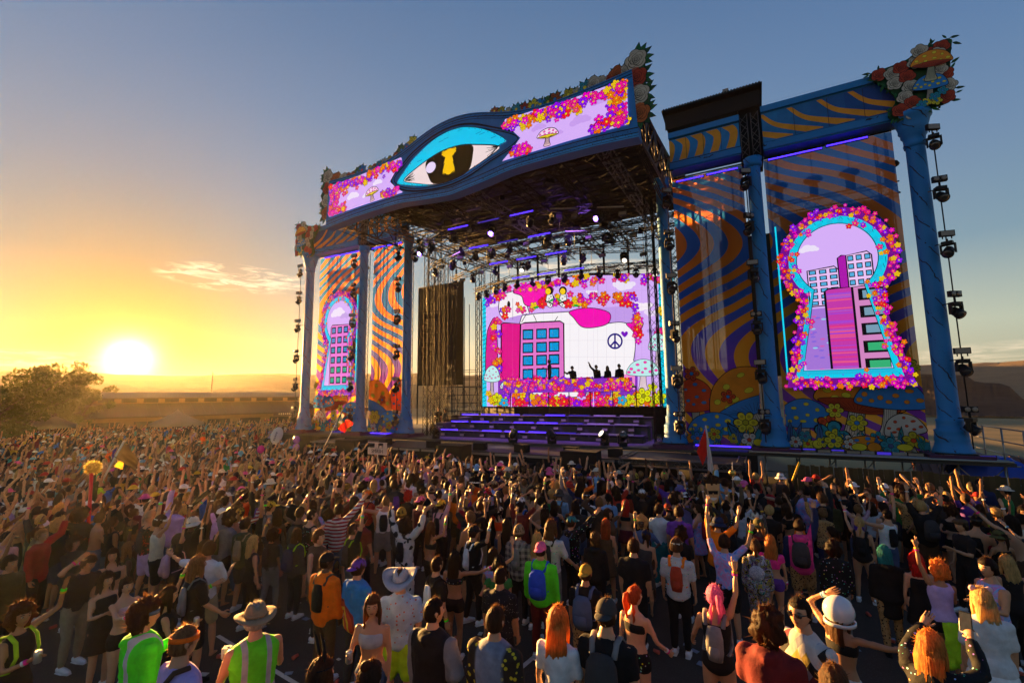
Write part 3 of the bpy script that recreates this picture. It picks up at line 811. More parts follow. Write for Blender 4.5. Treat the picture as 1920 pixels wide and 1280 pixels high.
for s in (-1, 1):
    for i in range(3):
        off = {(1, 0): .41, (1, 1): -.34, (1, 2): .32, (-1, 0): -.41, (-1, 1): -.34, (-1, 2): -.34}[(s, i)]
        x = s*COLX[i]+off
        arm = empty('light_bracket', (x, -.95, DECK), 0, 'vertical light mounting pipe on the %s column, %s side' % (WHICH[i], SIDE[s]), 'bracket', 'light mounting pipes on the columns')
        mb = MB(); mb.tube((0, 0, .4), (0, 0, 12.6), .022, 6); mb.build('pipe', BLACK, arm)
        for z in LZ: mb = MB(); mb.tube((0, 0, z-DECK-.02), (s*COLX[i]-x, .35, z-DECK-.02), .02, 5); mb.build('clamp', BLACK, arm)
        for k, z in enumerate(LZ):
            z -= .12*i
            put(PS if k % 2 == 0 else PB, (x, -1.05, z+.30), rnd.uniform(-.5, .5)+.25, '%s on the %s %s column, %s from the top' % ('oblong strobe' if k % 2 == 0 else 'two-lamp blinder', SIDE[s], WHICH[i], ORD[k+1]), 'stage light', 'strobes and blinders on the columns', 1.0)
            put(PM, (x, -1.02, z), rnd.uniform(-1.2, 1.2), 'moving-head spotlight on the %s %s column, %s from the top' % (SIDE[s], WHICH[i], ORD[k+1]), 'stage light', 'moving lights on the columns', 1.05, lit=False)
# ------------------------------------------------------------------ scrim banners
def scrim_mat():
    t = NT('printed_scrim'); co = t.coord(); sp = t.node('ShaderNodeSeparateXYZ'); t.l.new(co, sp.inputs[0])
    X = t.math('ABSOLUTE', sp.outputs[0]); Z = sp.outputs[2]
    wob = t.math('MULTIPLY', t.math('SUBTRACT', t.noise(.16, 1, co), .5), 1.6)
    k = t.math('ADD', t.math('MULTIPLY', t.math('SUBTRACT', X, 10.), .10), wob)
    ph = t.math('MULTIPLY', t.math('ADD', t.math('SUBTRACT', Z, 11.3), k), 2*PI/10.6)
    f = t.math('SUBTRACT', X, t.math('MULTIPLY', t.math('COSINE', ph), 3.1))
    fr = t.math('FRACT', t.math('DIVIDE', f, 1.22))
    st = t.math('GREATER_THAN', fr, .50)
    blue = t.ramp(t.math('DIVIDE', Z, 16.), [(.10, (.24, .035, .42)), (.34, (.20, .038, .48)), (.52, (.024, .13, .60)), (.95, (.026, .24, .74))])
    org = t.ramp(t.math('DIVIDE', Z, 16.), [(.25, (1., .44, .03)), (.60, (.96, .26, .02)), (.9, (.94, .24, .07))])
    c = t.mix(st, blue, org)
    fold = t.noise(1.3, 3, co)
    b = t.pbr(c, .8, 0, t.bump(fold, .3, .05), .15)
    tl = t.node('ShaderNodeBsdfTranslucent'); t.l.new(c, tl.inputs[0])
    m1 = t.node('ShaderNodeMixShader'); m1.inputs[0].default_value = .66; t.l.new(b, m1.inputs[1]); t.l.new(tl.outputs[0], m1.inputs[2])
    tp = t.node('ShaderNodeBsdfTransparent'); m2 = t.node('ShaderNodeMixShader'); m2.inputs[0].default_value = .08
    t.l.new(m1.outputs[0], m2.inputs[1]); t.l.new(tp.outputs[0], m2.inputs[2]); return t.done(m2.outputs[0])
SCRIM = scrim_mat()
def cloth_grid(x0, x1, z0, z1, y, nx, nz, amp, seed):
    V = []
    for j in range(nz+1):
        for i in range(nx+1):
            u, v = i/nx, j/nz
            d = amp*(math.sin(u*nx*.9+seed)*.5+math.sin(u*17+seed*2+v*3)*.5)*(.35+.65*v)+.05*mnoise.noise(Vector((u*4+seed, v*5, 0)))
            V.append((x0+(x1-x0)*u, y+d, z1+(z0-z1)*v))
    Fs = [(j*(nx+1)+i, j*(nx+1)+i+1, (j+1)*(nx+1)+i+1, (j+1)*(nx+1)+i) for j in range(nz) for i in range(nx)]
    return V, Fs
PR = print_mat('banner_print', .8, .30, .25); PRB = print_mat('board_print', .55, 0, .3)
MOR, MBL, MRD, MYE, MTE = (.80, .28, .02), (.03, .25, .68), (.72, .08, .02), (.82, .70, .04), (.02, .32, .44)
def meadow(p, x0, x1, z0, seed, n, hmax=1.1):
    rr = random.Random(seed)
    for k in range(n):
        x = x0+(x1-x0)*(k+.5)/n+rr.uniform(-.1, .1); q = rr.random()
        if k % 3 == 0:
            for j in range(3): p.leaf((x+.12*j, z0+.05), rr.uniform(.6, hmax), PI/2+rr.uniform(-.5, .5), rr.choice([MTE, (.03, .28, .28), (.03, .16, .42)]), .22)
        if q < .45: p.flower((x, z0+rr.uniform(.2, .55)), rr.uniform(.2, .34), rr.choice([MYE, (.6, .5, .03), MTE, MBL, MRD, (.7, .68, .6)]), MRD if q < .2 else (.05, .1, .3), 5, rr.random()*6)
        elif q < .8: p.dot((x, z0+rr.uniform(.12, .3)), rr.uniform(.14, .26), rr.choice([MYE, MBL, MTE, MOR]), rr.uniform(.10, .2), ink=.02)
def banner(s, x0, x1, inner):
    nm = 'inner' if inner else 'outer'
    rt = empty('printed_banner', (0, 0, 0), 0, 'see-through %s scrim banner of orange swirls and mushrooms, %s wing' % (nm, SIDE[s]), 'banner', 'printed scrim banners')
    V, Fs = cloth_grid(s*x0, s*x1, DECK+.10, 15.0, .05, 26, 40, .035, x0+s)
    me = mesh_np('scrim', V, Fs, [SCRIM], smooth=True); link('scrim', me, rt)
    fn = (lambda u, v, d: (s*u, -.11-d, v))
    Z0 = DECK+.12
    p = Paint(fn, .0003, 0, (x0+.02, Z0, x1-.02, 15))
    if inner:
        p.mushroom((x0+.55, Z0), 1.9, 3.1, MRD, (.05, .22, .55), None, (.6, .55, .42), -.05, 11, 2)
        p.mushroom((x0+3.5, Z0-.2), 3.3, 3.9, MOR, MYE, MBL, (.55, .52, .42), -.35, 8, 3, .035)
        p.mushroom((x0+1.25, Z0-.5), 2.3, 2.0, MBL, MYE, None, (.6, .55, .42), 0., 11, 4)
        p.flower((x0+1.9, Z0+2.2), .3, MRD, MBL); p.flower((x0+.4, Z0+3.3), .33, MRD, MBL)
        p.leaf((x0+2.2, Z0), 1.1, 1.9, MTE); p.leaf((x0+2.7, Z0), 1.3, 2.3, (.03, .16, .35)); p.leaf((x0+2.9, Z0), 1.2, 1.2, MTE)
        p.flower((x0+2.55, Z0+1.05), .48, MYE, (.5, .42, .02), 6); meadow(p, x0, x1, Z0, 5, 9, .8)
    else:
        p.mushroom((x0+2.3, Z0+.2), 3.0, 3.0, MOR, MYE, (.42, .05, .015), (.66, .60, .48), .18, 9, 6, .035)
        p.mushroom((x0+.7, Z0-.3), 2.0, 2.4, MBL, MYE, None, (.62, .58, .45), 0, 11, 7)
        p.mushroom((x1-1.2, Z0+.5), 2.3, 2.4, MBL, MOR, None, (.66, .62, .50), .1, 11, 8)
        p.mushroom((x1-.55, Z0-.2), 1.3, 1.7, (.62, .60, .52), MRD, None, (.62, .6, .5), -.15, 9, 9)
        p.flower((x0+1.55, Z0+1.0), .42, MRD, MYE); p.flower((x1-.35, Z0+3.25), .34, MYE, (.4, .35, .02), 6); p.flower((x1-2.9, Z0+1.6), .3, MYE, MRD, 6)
        p.flower((x0+1.6, Z0+.55), .62, MTE, MBL, 5); p.flower((x1-2.2, Z0+1.1), .34, MYE, MBL, 6)
        meadow(p, x0, x1, Z0, 11, 16); p.mushroom((x1-2.0, Z0-.5), 1.6, 1.1, MOR, MBL, None, (.6, .55, .45), 0, 11, 10)
        meadow(p, x0, x1, Z0, 15, 10, .5)
    p.build('printed_mushrooms', PR, rt)
    mb = MB(); mb.tube((s*x0, .05, 15.05), (s*x1, .05, 15.05), .04, 6); mb.build('top_pipe', BLACK, rt)
    return rt
for s in (-1, 1):
    banner(s, 12.75, 17.45, False); banner(s, 8.68, 11.86, True)
for x0, x1, z0, z1, nm in ((8.7, 9.75, 7.6, 12.4, 'inner side'), (10.75, 11.85, 9.0, 13.1, 'outer side')):
    o = empty('black_drape', (0, 0, 0), 0, 'black drape hung high behind the %s of the right inner scrim' % nm, 'drape', 'black drapes behind the right inner scrim')
    V, Fs = cloth_grid(x0, x1, z0, z1, .9, 16, 12, .06, x0); link('sheet', mesh_np('sheet', V, Fs, [CLOTH], smooth=True), o)
    mb = MB(); mb.tube((x0, .9, z1+.03), (x1, .9, z1+.03), .03, 6); mb.tube((x0+.1, .95, DECK), (x0+.1, .95, z1+.03), .03, 6); mb.build('frame', BLACK, o)
# violet LED strips glowing along the top and foot of each banner
for s in (-1, 1):
    for q, (x0, x1, z, nm) in enumerate(((12.9, 15.0, 14.78, 'top of the outer'), (15.1, 16.6, 14.82, 'outer end of the top of the outer'), (8.9, 10.2, 14.70, 'inner half of the top of the inner'), (10.3, 11.7, 14.72, 'top of the inner'), (13.1, 15.2, DECK+.12, 'foot of the outer'), (8.9, 11.4, DECK+.12, 'foot of the inner'))):
        o = empty('led_strip', (s*(x0+x1)/2, -.35, z), 0, 'violet light strip along the %s banner, %s wing' % (nm, SIDE[s]), 'led strip', 'violet strips on the banners')
        mb = MB(); mb.box((0, .05, 0), (x1-x0, .08, .09)); mb.build('housing', BLACK, o)
        mb = MB(); mb.box((0, -.005, 0), (x1-x0-.06, .03, .05)); mb.build('lit_strip', UVBAR if q != 4 else UVDIM, o)
# ------------------------------------------------------------------ keyhole screens
PK, HP, PU, OG, RD, YE, CY, LV = srgb('#ff1a9a'), srgb('#ff00d0'), srgb('#9a10ff'), srgb('#ff7a10'), srgb('#ff1c35'), srgb('#ffd21a'), srgb('#12d2f0'), srgb('#dcb4ff')
FLW = [PK, HP, PU, OG, RD, PK, HP, YE, PU, OG]
LEDM = led_mat('led_picture', .117)
def key_outline(cx, cz, R, nk, nb, zb, off=0.):
    zn = cz-math.sqrt(max(.01, R*R-nk*nk)); R2 = R+off; a0 = math.asin(min(.99, (nk+off*.75)/R2)); P = []
    for k in range(41):
        a = -PI/2-a0-(2*PI-2*a0)*k/40; P.append((cx+R2*math.cos(a), cz+R2*math.sin(a)))
    P += [(cx+nb+off, zb-off), (cx-nb-off, zb-off)]
    return P
def along(P, step):
    P = [np.array(p) for p in P]; P.append(P[0]); out = []
    for a, b in zip(P[:-1], P[1:]):
        L = np.linalg.norm(b-a); n = max(1, int(L/step))
        out += [a+(b-a)*k/n for k in range(n)]
    return out
def tower_block(p, x0, x1, z0, z1, side, face, win, cols, rows, ink=.05, sidew=.28, wcol=None):
    w = x1-x0; p.shape([(x0, z0), (x0, z1-.1), (x0+.15, z1), (x0+w*sidew, z1-.02), (x0+w*sidew, z0)], side, ink, 1)
    xs = x0+w*sidew; p.shape([(xs, z0), (xs, z1-.03), (x1-.15, z1+.05), (x1, z1-.12), (x1, z0)], face, ink, 1)
    ww = (x1-xs)/cols; hh = (z1-z0)/rows
    for i in range(cols):
        for j in range(rows):
            cx, cz = xs+ww*(i+.5), z0+hh*(j+.5)
            p.poly([(cx-ww*.36, cz-hh*.34), (cx+ww*.36, cz-hh*.34), (cx+ww*.36, cz+hh*.34), (cx-ww*.36, cz+hh*.34)], INK)
            p.poly([(cx-ww*.25, cz-hh*.22), (cx+ww*.25, cz-hh*.22), (cx+ww*.25, cz+hh*.22), (cx-ww*.25, cz+hh*.22)], win(j) if callable(win) else win)
def cloudlet(p, c, w, col):
    for dx, dz, r in ((-.35, 0, .22), (-.1, .1, .3), (.2, .06, .26), (.42, -.02, .16)): p.dot((c[0]+dx*w, c[1]+dz*w), r*w, col, r*w*.75)
def keyhole(s):
    rt = empty('keyhole_screen', (0, 0, 0), 0, 'glowing keyhole-shaped video screen framed with flowers on the %s wing' % SIDE[s], 'video screen', 'keyhole video screens')
    cx, cz, R, nk, nb, zb = 15.28, 9.80, 1.52, .92, 1.62, 5.15
    KX, KC = (.92, 15.08) if s > 0 else (.86, 14.78); kx = lambda u: s*(KC+(u-cx)*KX)
    fn = lambda u, v, d: (kx(u), -.30-d, v)
    rr = random.Random(40+s); p = Paint(fn, .00005)
    out = key_outline(cx, cz, R, nk, nb, zb, .72); inn = key_outline(cx, cz, R, nk, nb, zb)
    p.poly(out, srgb('#7a1090'))
    p.poly(key_outline(cx, cz, R, nk, nb, zb, .34), CY)
    for q in along(key_outline(cx, cz, R, nk, nb, zb, .17), .30):
        if rr.random() < .8: p.line([q+[rr.uniform(-.13, .13), -.12], q+[rr.uniform(-.13, .13), .12]], .02, srgb('#06607c'))
        if rr.random() < .3: p.dot(q, .05, srgb('#5a6cf0'), .08)
    p.poly(inn, LV)
    if s > 0:
        cloudlet(p, (cx-1.0, cz+.55), .7, srgb('#f2e6ff'))
        c1 = (cx-nk-.1, zb, cx+nk+.1, cz+R)
        p.clip = (cx-nb+.1, zb+.02, cx+nb-.05, cz+R)
        # the street of blocks seen through the keyhole
        tower_block(p, cx-1.15, cx+.05, zb+2.7, cz-.35, srgb('#b23ac0'), srgb('#f2c8ff'), srgb('#58b4e8'), 3, 6, .05, .0)
        tower_block(p, cx+.05, cx+1.30, zb+2.7, cz+.12, srgb('#b01cb0'), srgb('#f4ccff'), srgb('#58b4e8'), 3, 6, .05, .26)
        p.poly([(cx-1.6, zb), (cx-1.25, zb+2.6), (cx-.4, zb+2.6), (cx-.4, zb)], srgb('#a878dc'))
        for k in range(26): p.dot((cx-1.2+rr.random()*.8, zb+rr.random()*2.3), .10, rr.choice([srgb('#8a6ae0'), srgb('#d060c0'), srgb('#9ad0f0')]), .04)
        tower_block(p, cx-.55, cx+1.9, zb-.2, cz-1.25, srgb('#c83cae'), srgb('#d88ac8'), lambda j: srgb('#38b478') if j < 2 else srgb('#7aa0b8'), 1, 5, .07, .42)
        for k in range(40):
            z = zb+rr.random()*3.2; p.poly([(cx-.50, z), (cx+.42, z), (cx+.42, z+.05), (cx-.50, z+.06)], rr.choice([srgb('#e03890'), srgb('#a848d8'), srgb('#f05a8a'), srgb('#b05ad0')]))
        p.line([(cx-.55, zb), (cx-.55, cz-1.35)], .09); p.line([(cx+.48, zb), (cx+.48, cz-1.3)], .09)
        p.clip = None
    else:
        cloudlet(p, (cx+.2, cz+.55), 1.5, srgb('#f4ecff')); cloudlet(p, (cx-.6, cz+.3), .9, srgb('#c8a8f0'))
        p.clip = (cx-nb+.06, zb+.02, cx+nb-.06, cz+R)
        tower_block(p, cx-1.9, cx+1.0, zb, cz-.3, srgb('#d060d0'), srgb('#e878d8'), lambda j: [srgb('#20a890'), srgb('#3090b8'), srgb('#4a8ad0')][min(2, j//2)], 4, 6, .07, .0)
        p.clip = None
    # cover what spills over the edge of the hole, then the flower garland
    m = key_outline(cx, cz, R, nk, nb, zb, .02); ou = key_outline(cx, cz, R, nk, nb, zb, .20)
    for k in range(len(m)):
        a, b, c, d = m[k-1], m[k], ou[k], ou[k-1]
        p.poly([a, b, c, d], CY if k % 2 else srgb('#20c0e4')); p.d -= p.step
    p.d += p.step; p.line(list(m)+[m[0]], .03)
    big = [q for q in along(key_outline(cx, cz, R, nk, nb, zb, .55), .060)]
    rr.shuffle(big)
    for q in big: p.flower((q[0]+rr.uniform(-.23, .23), q[1]+rr.uniform(-.22, .22)), rr.uniform(.07, .13), rr.choice(FLW), YE if rr.random() < .8 else OG, 5, rr.random()*6)
    for q in along(key_outline(cx, cz, R, nk, nb, zb, .1), .5):
        if rr.random() < .28:
            for _ in range(3): p.flower((q[0]+rr.uniform(-.2, .2), q[1]+rr.uniform(-.2, .2)), rr.uniform(.08, .13), rr.choice(FLW), YE, 5, rr.random()*6)
    p.build('screen_picture', LEDM, rt)
    mb = MB(); mb.prism(key_outline(cx, cz, R, nk, nb, zb, .70), lambda u, v: (kx(u), -.294, v), lambda u, v: (kx(u), -.20, v)); mb.build('screen_cabinet', BLACK, rt)
    # dark rectangle of cabinets, hanging truss and chains seen through the scrim
    mb = MB(); mb.box((s*15.3, .55, 8.4), (4.0, .12, 7.9)); mb.build('rear_cabinet', simple('screen_back', (.006, .01, .022), .7), rt)
    mb = MB(); truss(mb, (s*13.0, .6, 12.7), (s*17.6, .6, 12.7), .4, .5, .5, .03); mb.build('hanging_truss', RIG, rt)
    for k in range(4):
        x = s*(13.3+k*1.35); mb = MB(); mb.box((x, .6, 13.35), (.30, .3, .62)); mb.ball((x, .6, 13.8), .3, 10, (1.3, 1, .6)); mb.build('hoist', RIG, rt)
        mb = MB(); mb.tube((x, .6, 13.9), (x, .6, 15.4), .018, 5); mb.build('chain', BLACK, rt)
    mb = MB(); mb.box((s*12.98, -.30, 8.3), (.06, .06, 6.6)); mb.build('edge_strip', emitter('cyan_led_edge', CY, .13), rt)
    return rt
for s in (-1, 1): keyhole(s)
# ------------------------------------------------------------------ entablature beams over the wings
def entab(s, x0, x1, z0, z1, nm, corner):
    rt = empty('painted_beam', (0, 0, 0), 0, 'blue painted beam with curling orange stripes over the %s %s bay' % (SIDE[s], nm), 'beam', 'painted beams over the wings')
    mb = MB(); mb.box((s*(x0+x1)/2, -.2, (z0+z1)/2), (x1-x0, .8, z1-z0)); mb.build('box_frame', simple('beam_blue', C_BLUE2, .6), rt)
    fn = lambda u, v, d: (s*u, -.605-d, v)
    p = Paint(fn, .0004, 0, (x0, z0, x1, z1))
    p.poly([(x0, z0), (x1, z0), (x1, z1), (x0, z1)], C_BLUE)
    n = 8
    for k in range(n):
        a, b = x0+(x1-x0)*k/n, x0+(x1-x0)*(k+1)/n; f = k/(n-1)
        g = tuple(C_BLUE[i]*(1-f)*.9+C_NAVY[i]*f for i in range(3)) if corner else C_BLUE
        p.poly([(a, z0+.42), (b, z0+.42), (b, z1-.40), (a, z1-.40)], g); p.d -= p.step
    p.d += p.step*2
    p.clip = (x0, z0+.45, x1, z1-.43)
    m = 5 if corner else 5
    for k in range(m):
        x = x0-.4+(x1-x0)*(k+.3)/m*1.12; dx = (1.3 if corner else .25); w = .36
        L = smooth_open([(x-dx*.9, z1-.3), (x-dx*.45, (z0+z1)/2+.1), (x+dx*.1, z0+.8), (x+dx*.9, z0+.35)] if corner else [(x-.1, z1-.3), (x+.25, (z0+z1)/2+.3), (x+.25, z0+.9), (x+.05, z0+.3)], 4)
        L = np.array(L); T = np.gradient(L, axis=0); T /= np.linalg.norm(T, axis=1)[:, None]; N = np.stack([-T[:, 1], T[:, 0]], 1)
        ww = np.linspace(.07, .15, len(L))[:, None] if corner else np.full((len(L), 1), .17)
        p.poly(list(L+N*ww)+list((L-N*ww)[::-1]), C_OR)
    p.clip = None
    for z in (z0+.10, z0+.24, z0+.40, z1-.38, z1-.22, z1-.10):
        w = .03+.015*math.sin(z*40); p.line([(x0+(x1-x0)*k/10, z+.006*math.sin(k*2.1+z*9)) for k in range(11)], w)
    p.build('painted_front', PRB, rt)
    mb = MB()
    for z, h, d in ((z1-.19, .38, .10), (z0+.2, .38, .08)): mb.box((s*(x0+x1)/2, -.62-d/2+.03, z), (x1-x0+.04, d, h-.09))
    mb.build('moulding', BLUE, rt)
    for k in (1, 2, 3):
        x = x0+(x1-x0)*k/4; mb = MB(); mb.box((s*x, -.612, (z0+z1)/2), (.015, .01, z1-z0-.9)); mb.build('panel_joint', BLACK, rt)
for s in (-1, 1):
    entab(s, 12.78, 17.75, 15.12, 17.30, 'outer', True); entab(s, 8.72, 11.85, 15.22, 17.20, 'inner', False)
    # blank tower head between the two bays with its ribbed rain roof
    rt = empty('tower_head', (0, 0, 0), 0, 'black tower top with ribbed rain roof between the %s painted beams' % SIDE[s], 'tower', 'tower tops above the beams')
    mb = MB(); mb.box((s*12.3, .5, 16.6), (.92, 1.8, 3.1)); mb.build('housing', CLOTH, rt)
    mb = MB(); truss(mb, (s*12.05, -.55, 15.1), (s*12.05, -.55, 17.1), .3, .2, .4, .02); truss(mb, (s*12.5, -.55, 15.1), (s*12.5, -.55, 17.1), .3, .2, .4, .02); mb.build('front_lattice', ALU, rt)
    rf = None
    mb = MB(); mb.box((s*10.7, 1.3, 18.05), (4.4, 4.6, .10), M=Matrix.Rotation(math.radians(-4), 3, 'X')); mb.box((s*10.7, -.72, 17.7), (4.2, .06, .75)); rf = mb.build('rain_roof', CLOTH, rt)
    for k in range(34):
        mb = MB(); mb.tube((s*(8.6+k*.127), -1.0, 18.27), (s*(8.6+k*.127), 3.4, 17.95), .045, 5); mb.build('roof_rib', CLOTH, rf)
    if s > 0:
        o = empty('beacon_lamp', (11.4, -.4, 18.36), 0, 'small lamp standing on the ribbed rain roof', 'lamp'); mb = MB(); mb.tube((0, 0, -.12), (0, 0, .12), .05, 6); mb.build('stem', BLACK, o); mb = MB(); mb.box((0, 0, .24), (.26, .26, .24)); mb.build('lamp_body', simple('lamp_grey', (.25, .22, .2), .5), o)
# floral boards standing on the outer capitals
GR1, GR2 = (.015, .12, .03), (.010, .07, .02)
WR, RR_ = (.50, .46, .36), (.42, .045, .012)
def slab(p, P, th, col):
    """thickness behind an outline"""
    b = len(p.v); n = len(P)
    p.v.extend(p.fn(q[0], q[1], 0) for q in P); p.v.extend(p.fn(q[0], q[1], -th) for q in P)
    for i in range(n): p.f.append([b+i, b+(i+1) % n, b+n+(i+1) % n, b+n+i]); p.c.append(col)
    p.f.append([b+n+i for i in range(n)]); p.c.append(col)
    p.f.append([b+i for i in range(n)][::-1]); p.c.append(col)
def floral_board(s):
    rt = empty('floral_board', (0, 0, 0), 0, 'cut-out board of roses and toadstools topping the %s outer column' % SIDE[s], 'stage decoration', 'floral boards on the outer columns')
    p = Paint(lambda u, v, d: (s*u, -.82-d, v), .0004)
    out = smooth_closed([(16.75, 17.25), (17.2, 17.35), (17.9, 17.45), (18.5, 17.75), (19.0, 17.85), (19.35, 17.8), (19.25, 17.0), (19.2, 16.2), (19.2, 15.4), (18.5, 15.2), (17.9, 15.1), (17.55, 15.0), (17.2, 15.3), (17.5, 15.9), (17.3, 16.4), (17.0, 16.8)], 4)
    slab(p, out, .12, GR2); p.poly(out, GR2)
    rr = random.Random(3)
    for q in along(out, .2): p.leaf(q, rr.uniform(.18, .30), rr.uniform(0, 6.28), rr.choice([GR1, (.02, .16, .04), GR2]))
    roses = [(17.05, 17.1, 0), (17.45, 17.0, 1), (17.75, 17.15, 0), (17.5, 16.55, 1), (17.9, 16.7, 0), (18.2, 17.2, 1), (17.95, 16.25, 1), (18.55, 17.45, 0), (19.0, 17.55, 0), (18.85, 17.3, 1), (17.75, 15.85, 1), (17.95, 15.55, 0), (17.55, 15.35, 0), (17.95, 15.1, 1), (19.0, 16.4, 0), (18.85, 16.65, 1), (19.05, 15.9, 1), (18.95, 15.45, 0), (18.35, 17.6, 1)]
    for x, z, w in roses: p.rose((x, z), .24, WR if w else RR_, rr.random()*6)
    p.mushroom((18.45, 15.3), 1.05, 1.25, MBL, MYE, None, WR, .1, 11, 4, .02)
    p.mushroom((18.55, 16.25), 1.25, 1.25, MOR, MYE, (.42, .05, .015), (.42, .44, .30), .12, 9, 5, .02)
    for x, z, c in ((18.35, 15.4, MYE), (18.65, 15.35, MYE), (18.85, 15.7, MTE), (18.6, 15.55, MTE), (18.2, 15.35, MTE)): p.flower((x, z), .17, c, MBL, 5, x)
    p.build('painted_board', PRB, rt)
    mb = MB(); mb.bar((s*17.4, -.66, 15.4), (s*17.9, -.64, 17.3), .07, .06); mb.bar((s*18.8, -.66, 15.2), (s*18.8, -.64, 17.5), .07, .06); mb.build('brace', BLACK, rt)
for s in (-1, 1): floral_board(s)
# ------------------------------------------------------------------ the eye marquee
HB = empty('eye_marquee', (0, 0, 0), 0, 'big blue eye-shaped marquee board with flower screens over the stage', 'marquee')
HP_ = lambda u, v, d: (u, -7.07-.0326*u-d, v)
top = [(-8.46, 16.22), (-7., 16.12), (-5.1, 16.08), (-3.8, 16.22), (-2.7, 16.5), (-2., 16.74), (-1.04, 17.0), (0, 17.1)]
top = smooth_open(top+[(-x, z) for x, z in top[-2::-1]], 3)
bot = [(-8.6, 13.50), (-6.9, 13.64), (-4.8, 13.70), (-3.2, 13.70), (-1.95, 13.55), (-.65, 13.42), (0, 13.37)]
bot = smooth_open(bot+[(-x, z) for x, z in bot[-2::-1]], 3)
outl = [tuple(q) for q in top]+[tuple(q) for q in bot[::-1]]
mb = MB(); mb.prism(outl, lambda u, v: HP_(u, v, 0), lambda u, v: HP_(u, v, -.55)); mb.build('board', simple('marquee_blue', (.016, .15, .40), .6, var=.2), HB)
def hdr_paint():
    p = Paint(HP_, .00006, .002)
    t, b = np.array(top), np.array(bot)
    for k in range(len(t)-1): p.poly([t[k], t[k+1], b[min(k+1, len(b)-1)], b[min(k, len(b)-1)]], (.020, .22, .58)); p.d -= p.step
    p.d += p.step
    # lighter shelf along the bottom, ink contour lines following the board
    lo = np.array(bot); mid = lo+[0, .17]
    for k in range(len(lo)-1): p.poly([lo[k], lo[k+1], mid[k+1], mid[k]], (.034, .36, .82)); p.d -= p.step
    p.d += p.step
    for off, w in ((.17, .035), (.36, .045), (.06, .02)): p.line(lo+[0, off], w)
    for off, w in ((-.06, .03), (-.19, .045), (-.30, .03)): p.line(np.array(top)+[0, off], w)
    rr = random.Random(2)
    for k in range(260):
        x = rr.uniform(-8.4, 8.4); z = float(np.interp(x, lo[:, 0], lo[:, 1]))+rr.uniform(.03, .3); p.dot((x, z), .014, INK, .02, 6)
    for k in range(90):
        x = rr.uniform(-8.2, 8.2); z = float(np.interp(x, t[:, 0], t[:, 1]))-rr.uniform(.03, .28); p.line([(x, z), (x+rr.uniform(.05, .2), z+.02)], .014)
    eo = smooth_closed([(-3.61, 15.03), (-2.97, 15.56), (-2.23, 16.05), (-1.03, 16.47), (.11, 16.59), (1.19, 16.38), (2.22, 15.91), (3.19, 15.42), (3.74, 14.98), (3.18, 14.64), (2.21, 14.39), (1.19, 14.05), (.12, 13.87), (-1.0, 13.92), (-2.2, 14.12), (-3.21, 14.52)], 3)
    p.poly([(x*1.03, 15.1+(z-15.1)*1.07) for x, z in eo], INK); p.poly(eo, (.018, .20, .54))
    p.line([(x*.965, 15.1+(z-15.1)*.935) for x, z in eo+[eo[0]]], .05)
    p.build('painted_front', PRB, HB)
hdr_paint()
def eye_screen():
    p = Paint(HP_, .0002, .09)
    lid = smooth_closed([(-3.21, 14.72), (-2.6, 15.32), (-1.98, 15.78), (-.8, 16.3), (.33, 16.42), (1.19, 16.24), (2.22, 15.73), (3.09, 15.01), (2.7, 14.87), (2.21, 14.53), (1.09, 14.17), (.12, 13.96), (-.89, 14.0), (-1.95, 14.22), (-2.8, 14.5)], 3)
    p.poly(lid, srgb('#12c8f4'))
    w = smooth_closed([(-2.77, 14.72), (-2.21, 15.06), (-1.26, 15.38), (-.33, 15.57), (.66, 15.53), (1.5, 15.3), (2.75, 14.84), (2.21, 14.53), (1.09, 14.17), (.12, 13.96), (-.89, 14.04), (-1.96, 14.38)], 3)
    p.poly(w, srgb('#f4dfe0')); 
    p.poly(smooth_closed([(-1.26, 15.38), (-.33, 15.57), (.66, 15.53), (1.3, 15.33), (1.35, 14.91), (1.09, 14.17), (.12, 13.97), (-.89, 14.08), (-1.24, 14.6), (-1.39, 15.03)], 3), srgb('#241c10'))
    p.dot((-1.07, 14.94), .30, srgb('#efdcff'), .27)
    p.poly(smooth_closed([(-.33, 15.56), (.36, 15.54), (.40, 15.30), (.20, 15.10), (.34, 14.37), (-.36, 14.42), (-.22, 15.15), (-.42, 15.35)], 2), srgb('#ffc814'))
    k = smooth_closed([(-.33, 15.56), (.36, 15.54), (.40, 15.30), (.20, 15.10), (.34, 14.37), (-.36, 14.42), (-.22, 15.15), (-.42, 15.35)], 3)
    for i in range(0, len(k)-1, 2): p.line([np.array(k[i])*.94+np.array([0, 15.])*.06, np.array(k[i+1])*.94+np.array([0, 15.])*.06], .035)
    p.line(w[:22], .05); p.line(w[20:]+[w[0]], .03)
    rr = random.Random(5)
    for i in range(34):
        a = rr.choice([(-2.75, 14.72, 1), (2.7, 14.82, -1)]); an = rr.uniform(-.45, .55); L = rr.uniform(.3, .75)
        p.line([(a[0]+a[2]*.08*math.cos(an), a[1]+.08*math.sin(an)), (a[0]+a[2]*L*math.cos(an), a[1]+L*math.sin(an)*.8)], .018)
    for x, z in ((-.6, 16.05), (-.3, 16.1), (1.5, 15.8), (1.7, 15.7), (.5, 16.25), (-1.9, 15.45), (2.3, 15.35)): p.line([(x, z), (x+.28, z+.02)], .03, srgb('#087ca4'))
    for i in range(70):
        q = lid[rr.randrange(len(lid))]; p.dot((q[0]*.97, 15.1+(q[1]-15.1)*.95), .02, INK, .03, 5)
    p.line(list(lid)+[lid[0]], .045)
    p.build('eye_screen', LEDM, HB)
eye_screen()
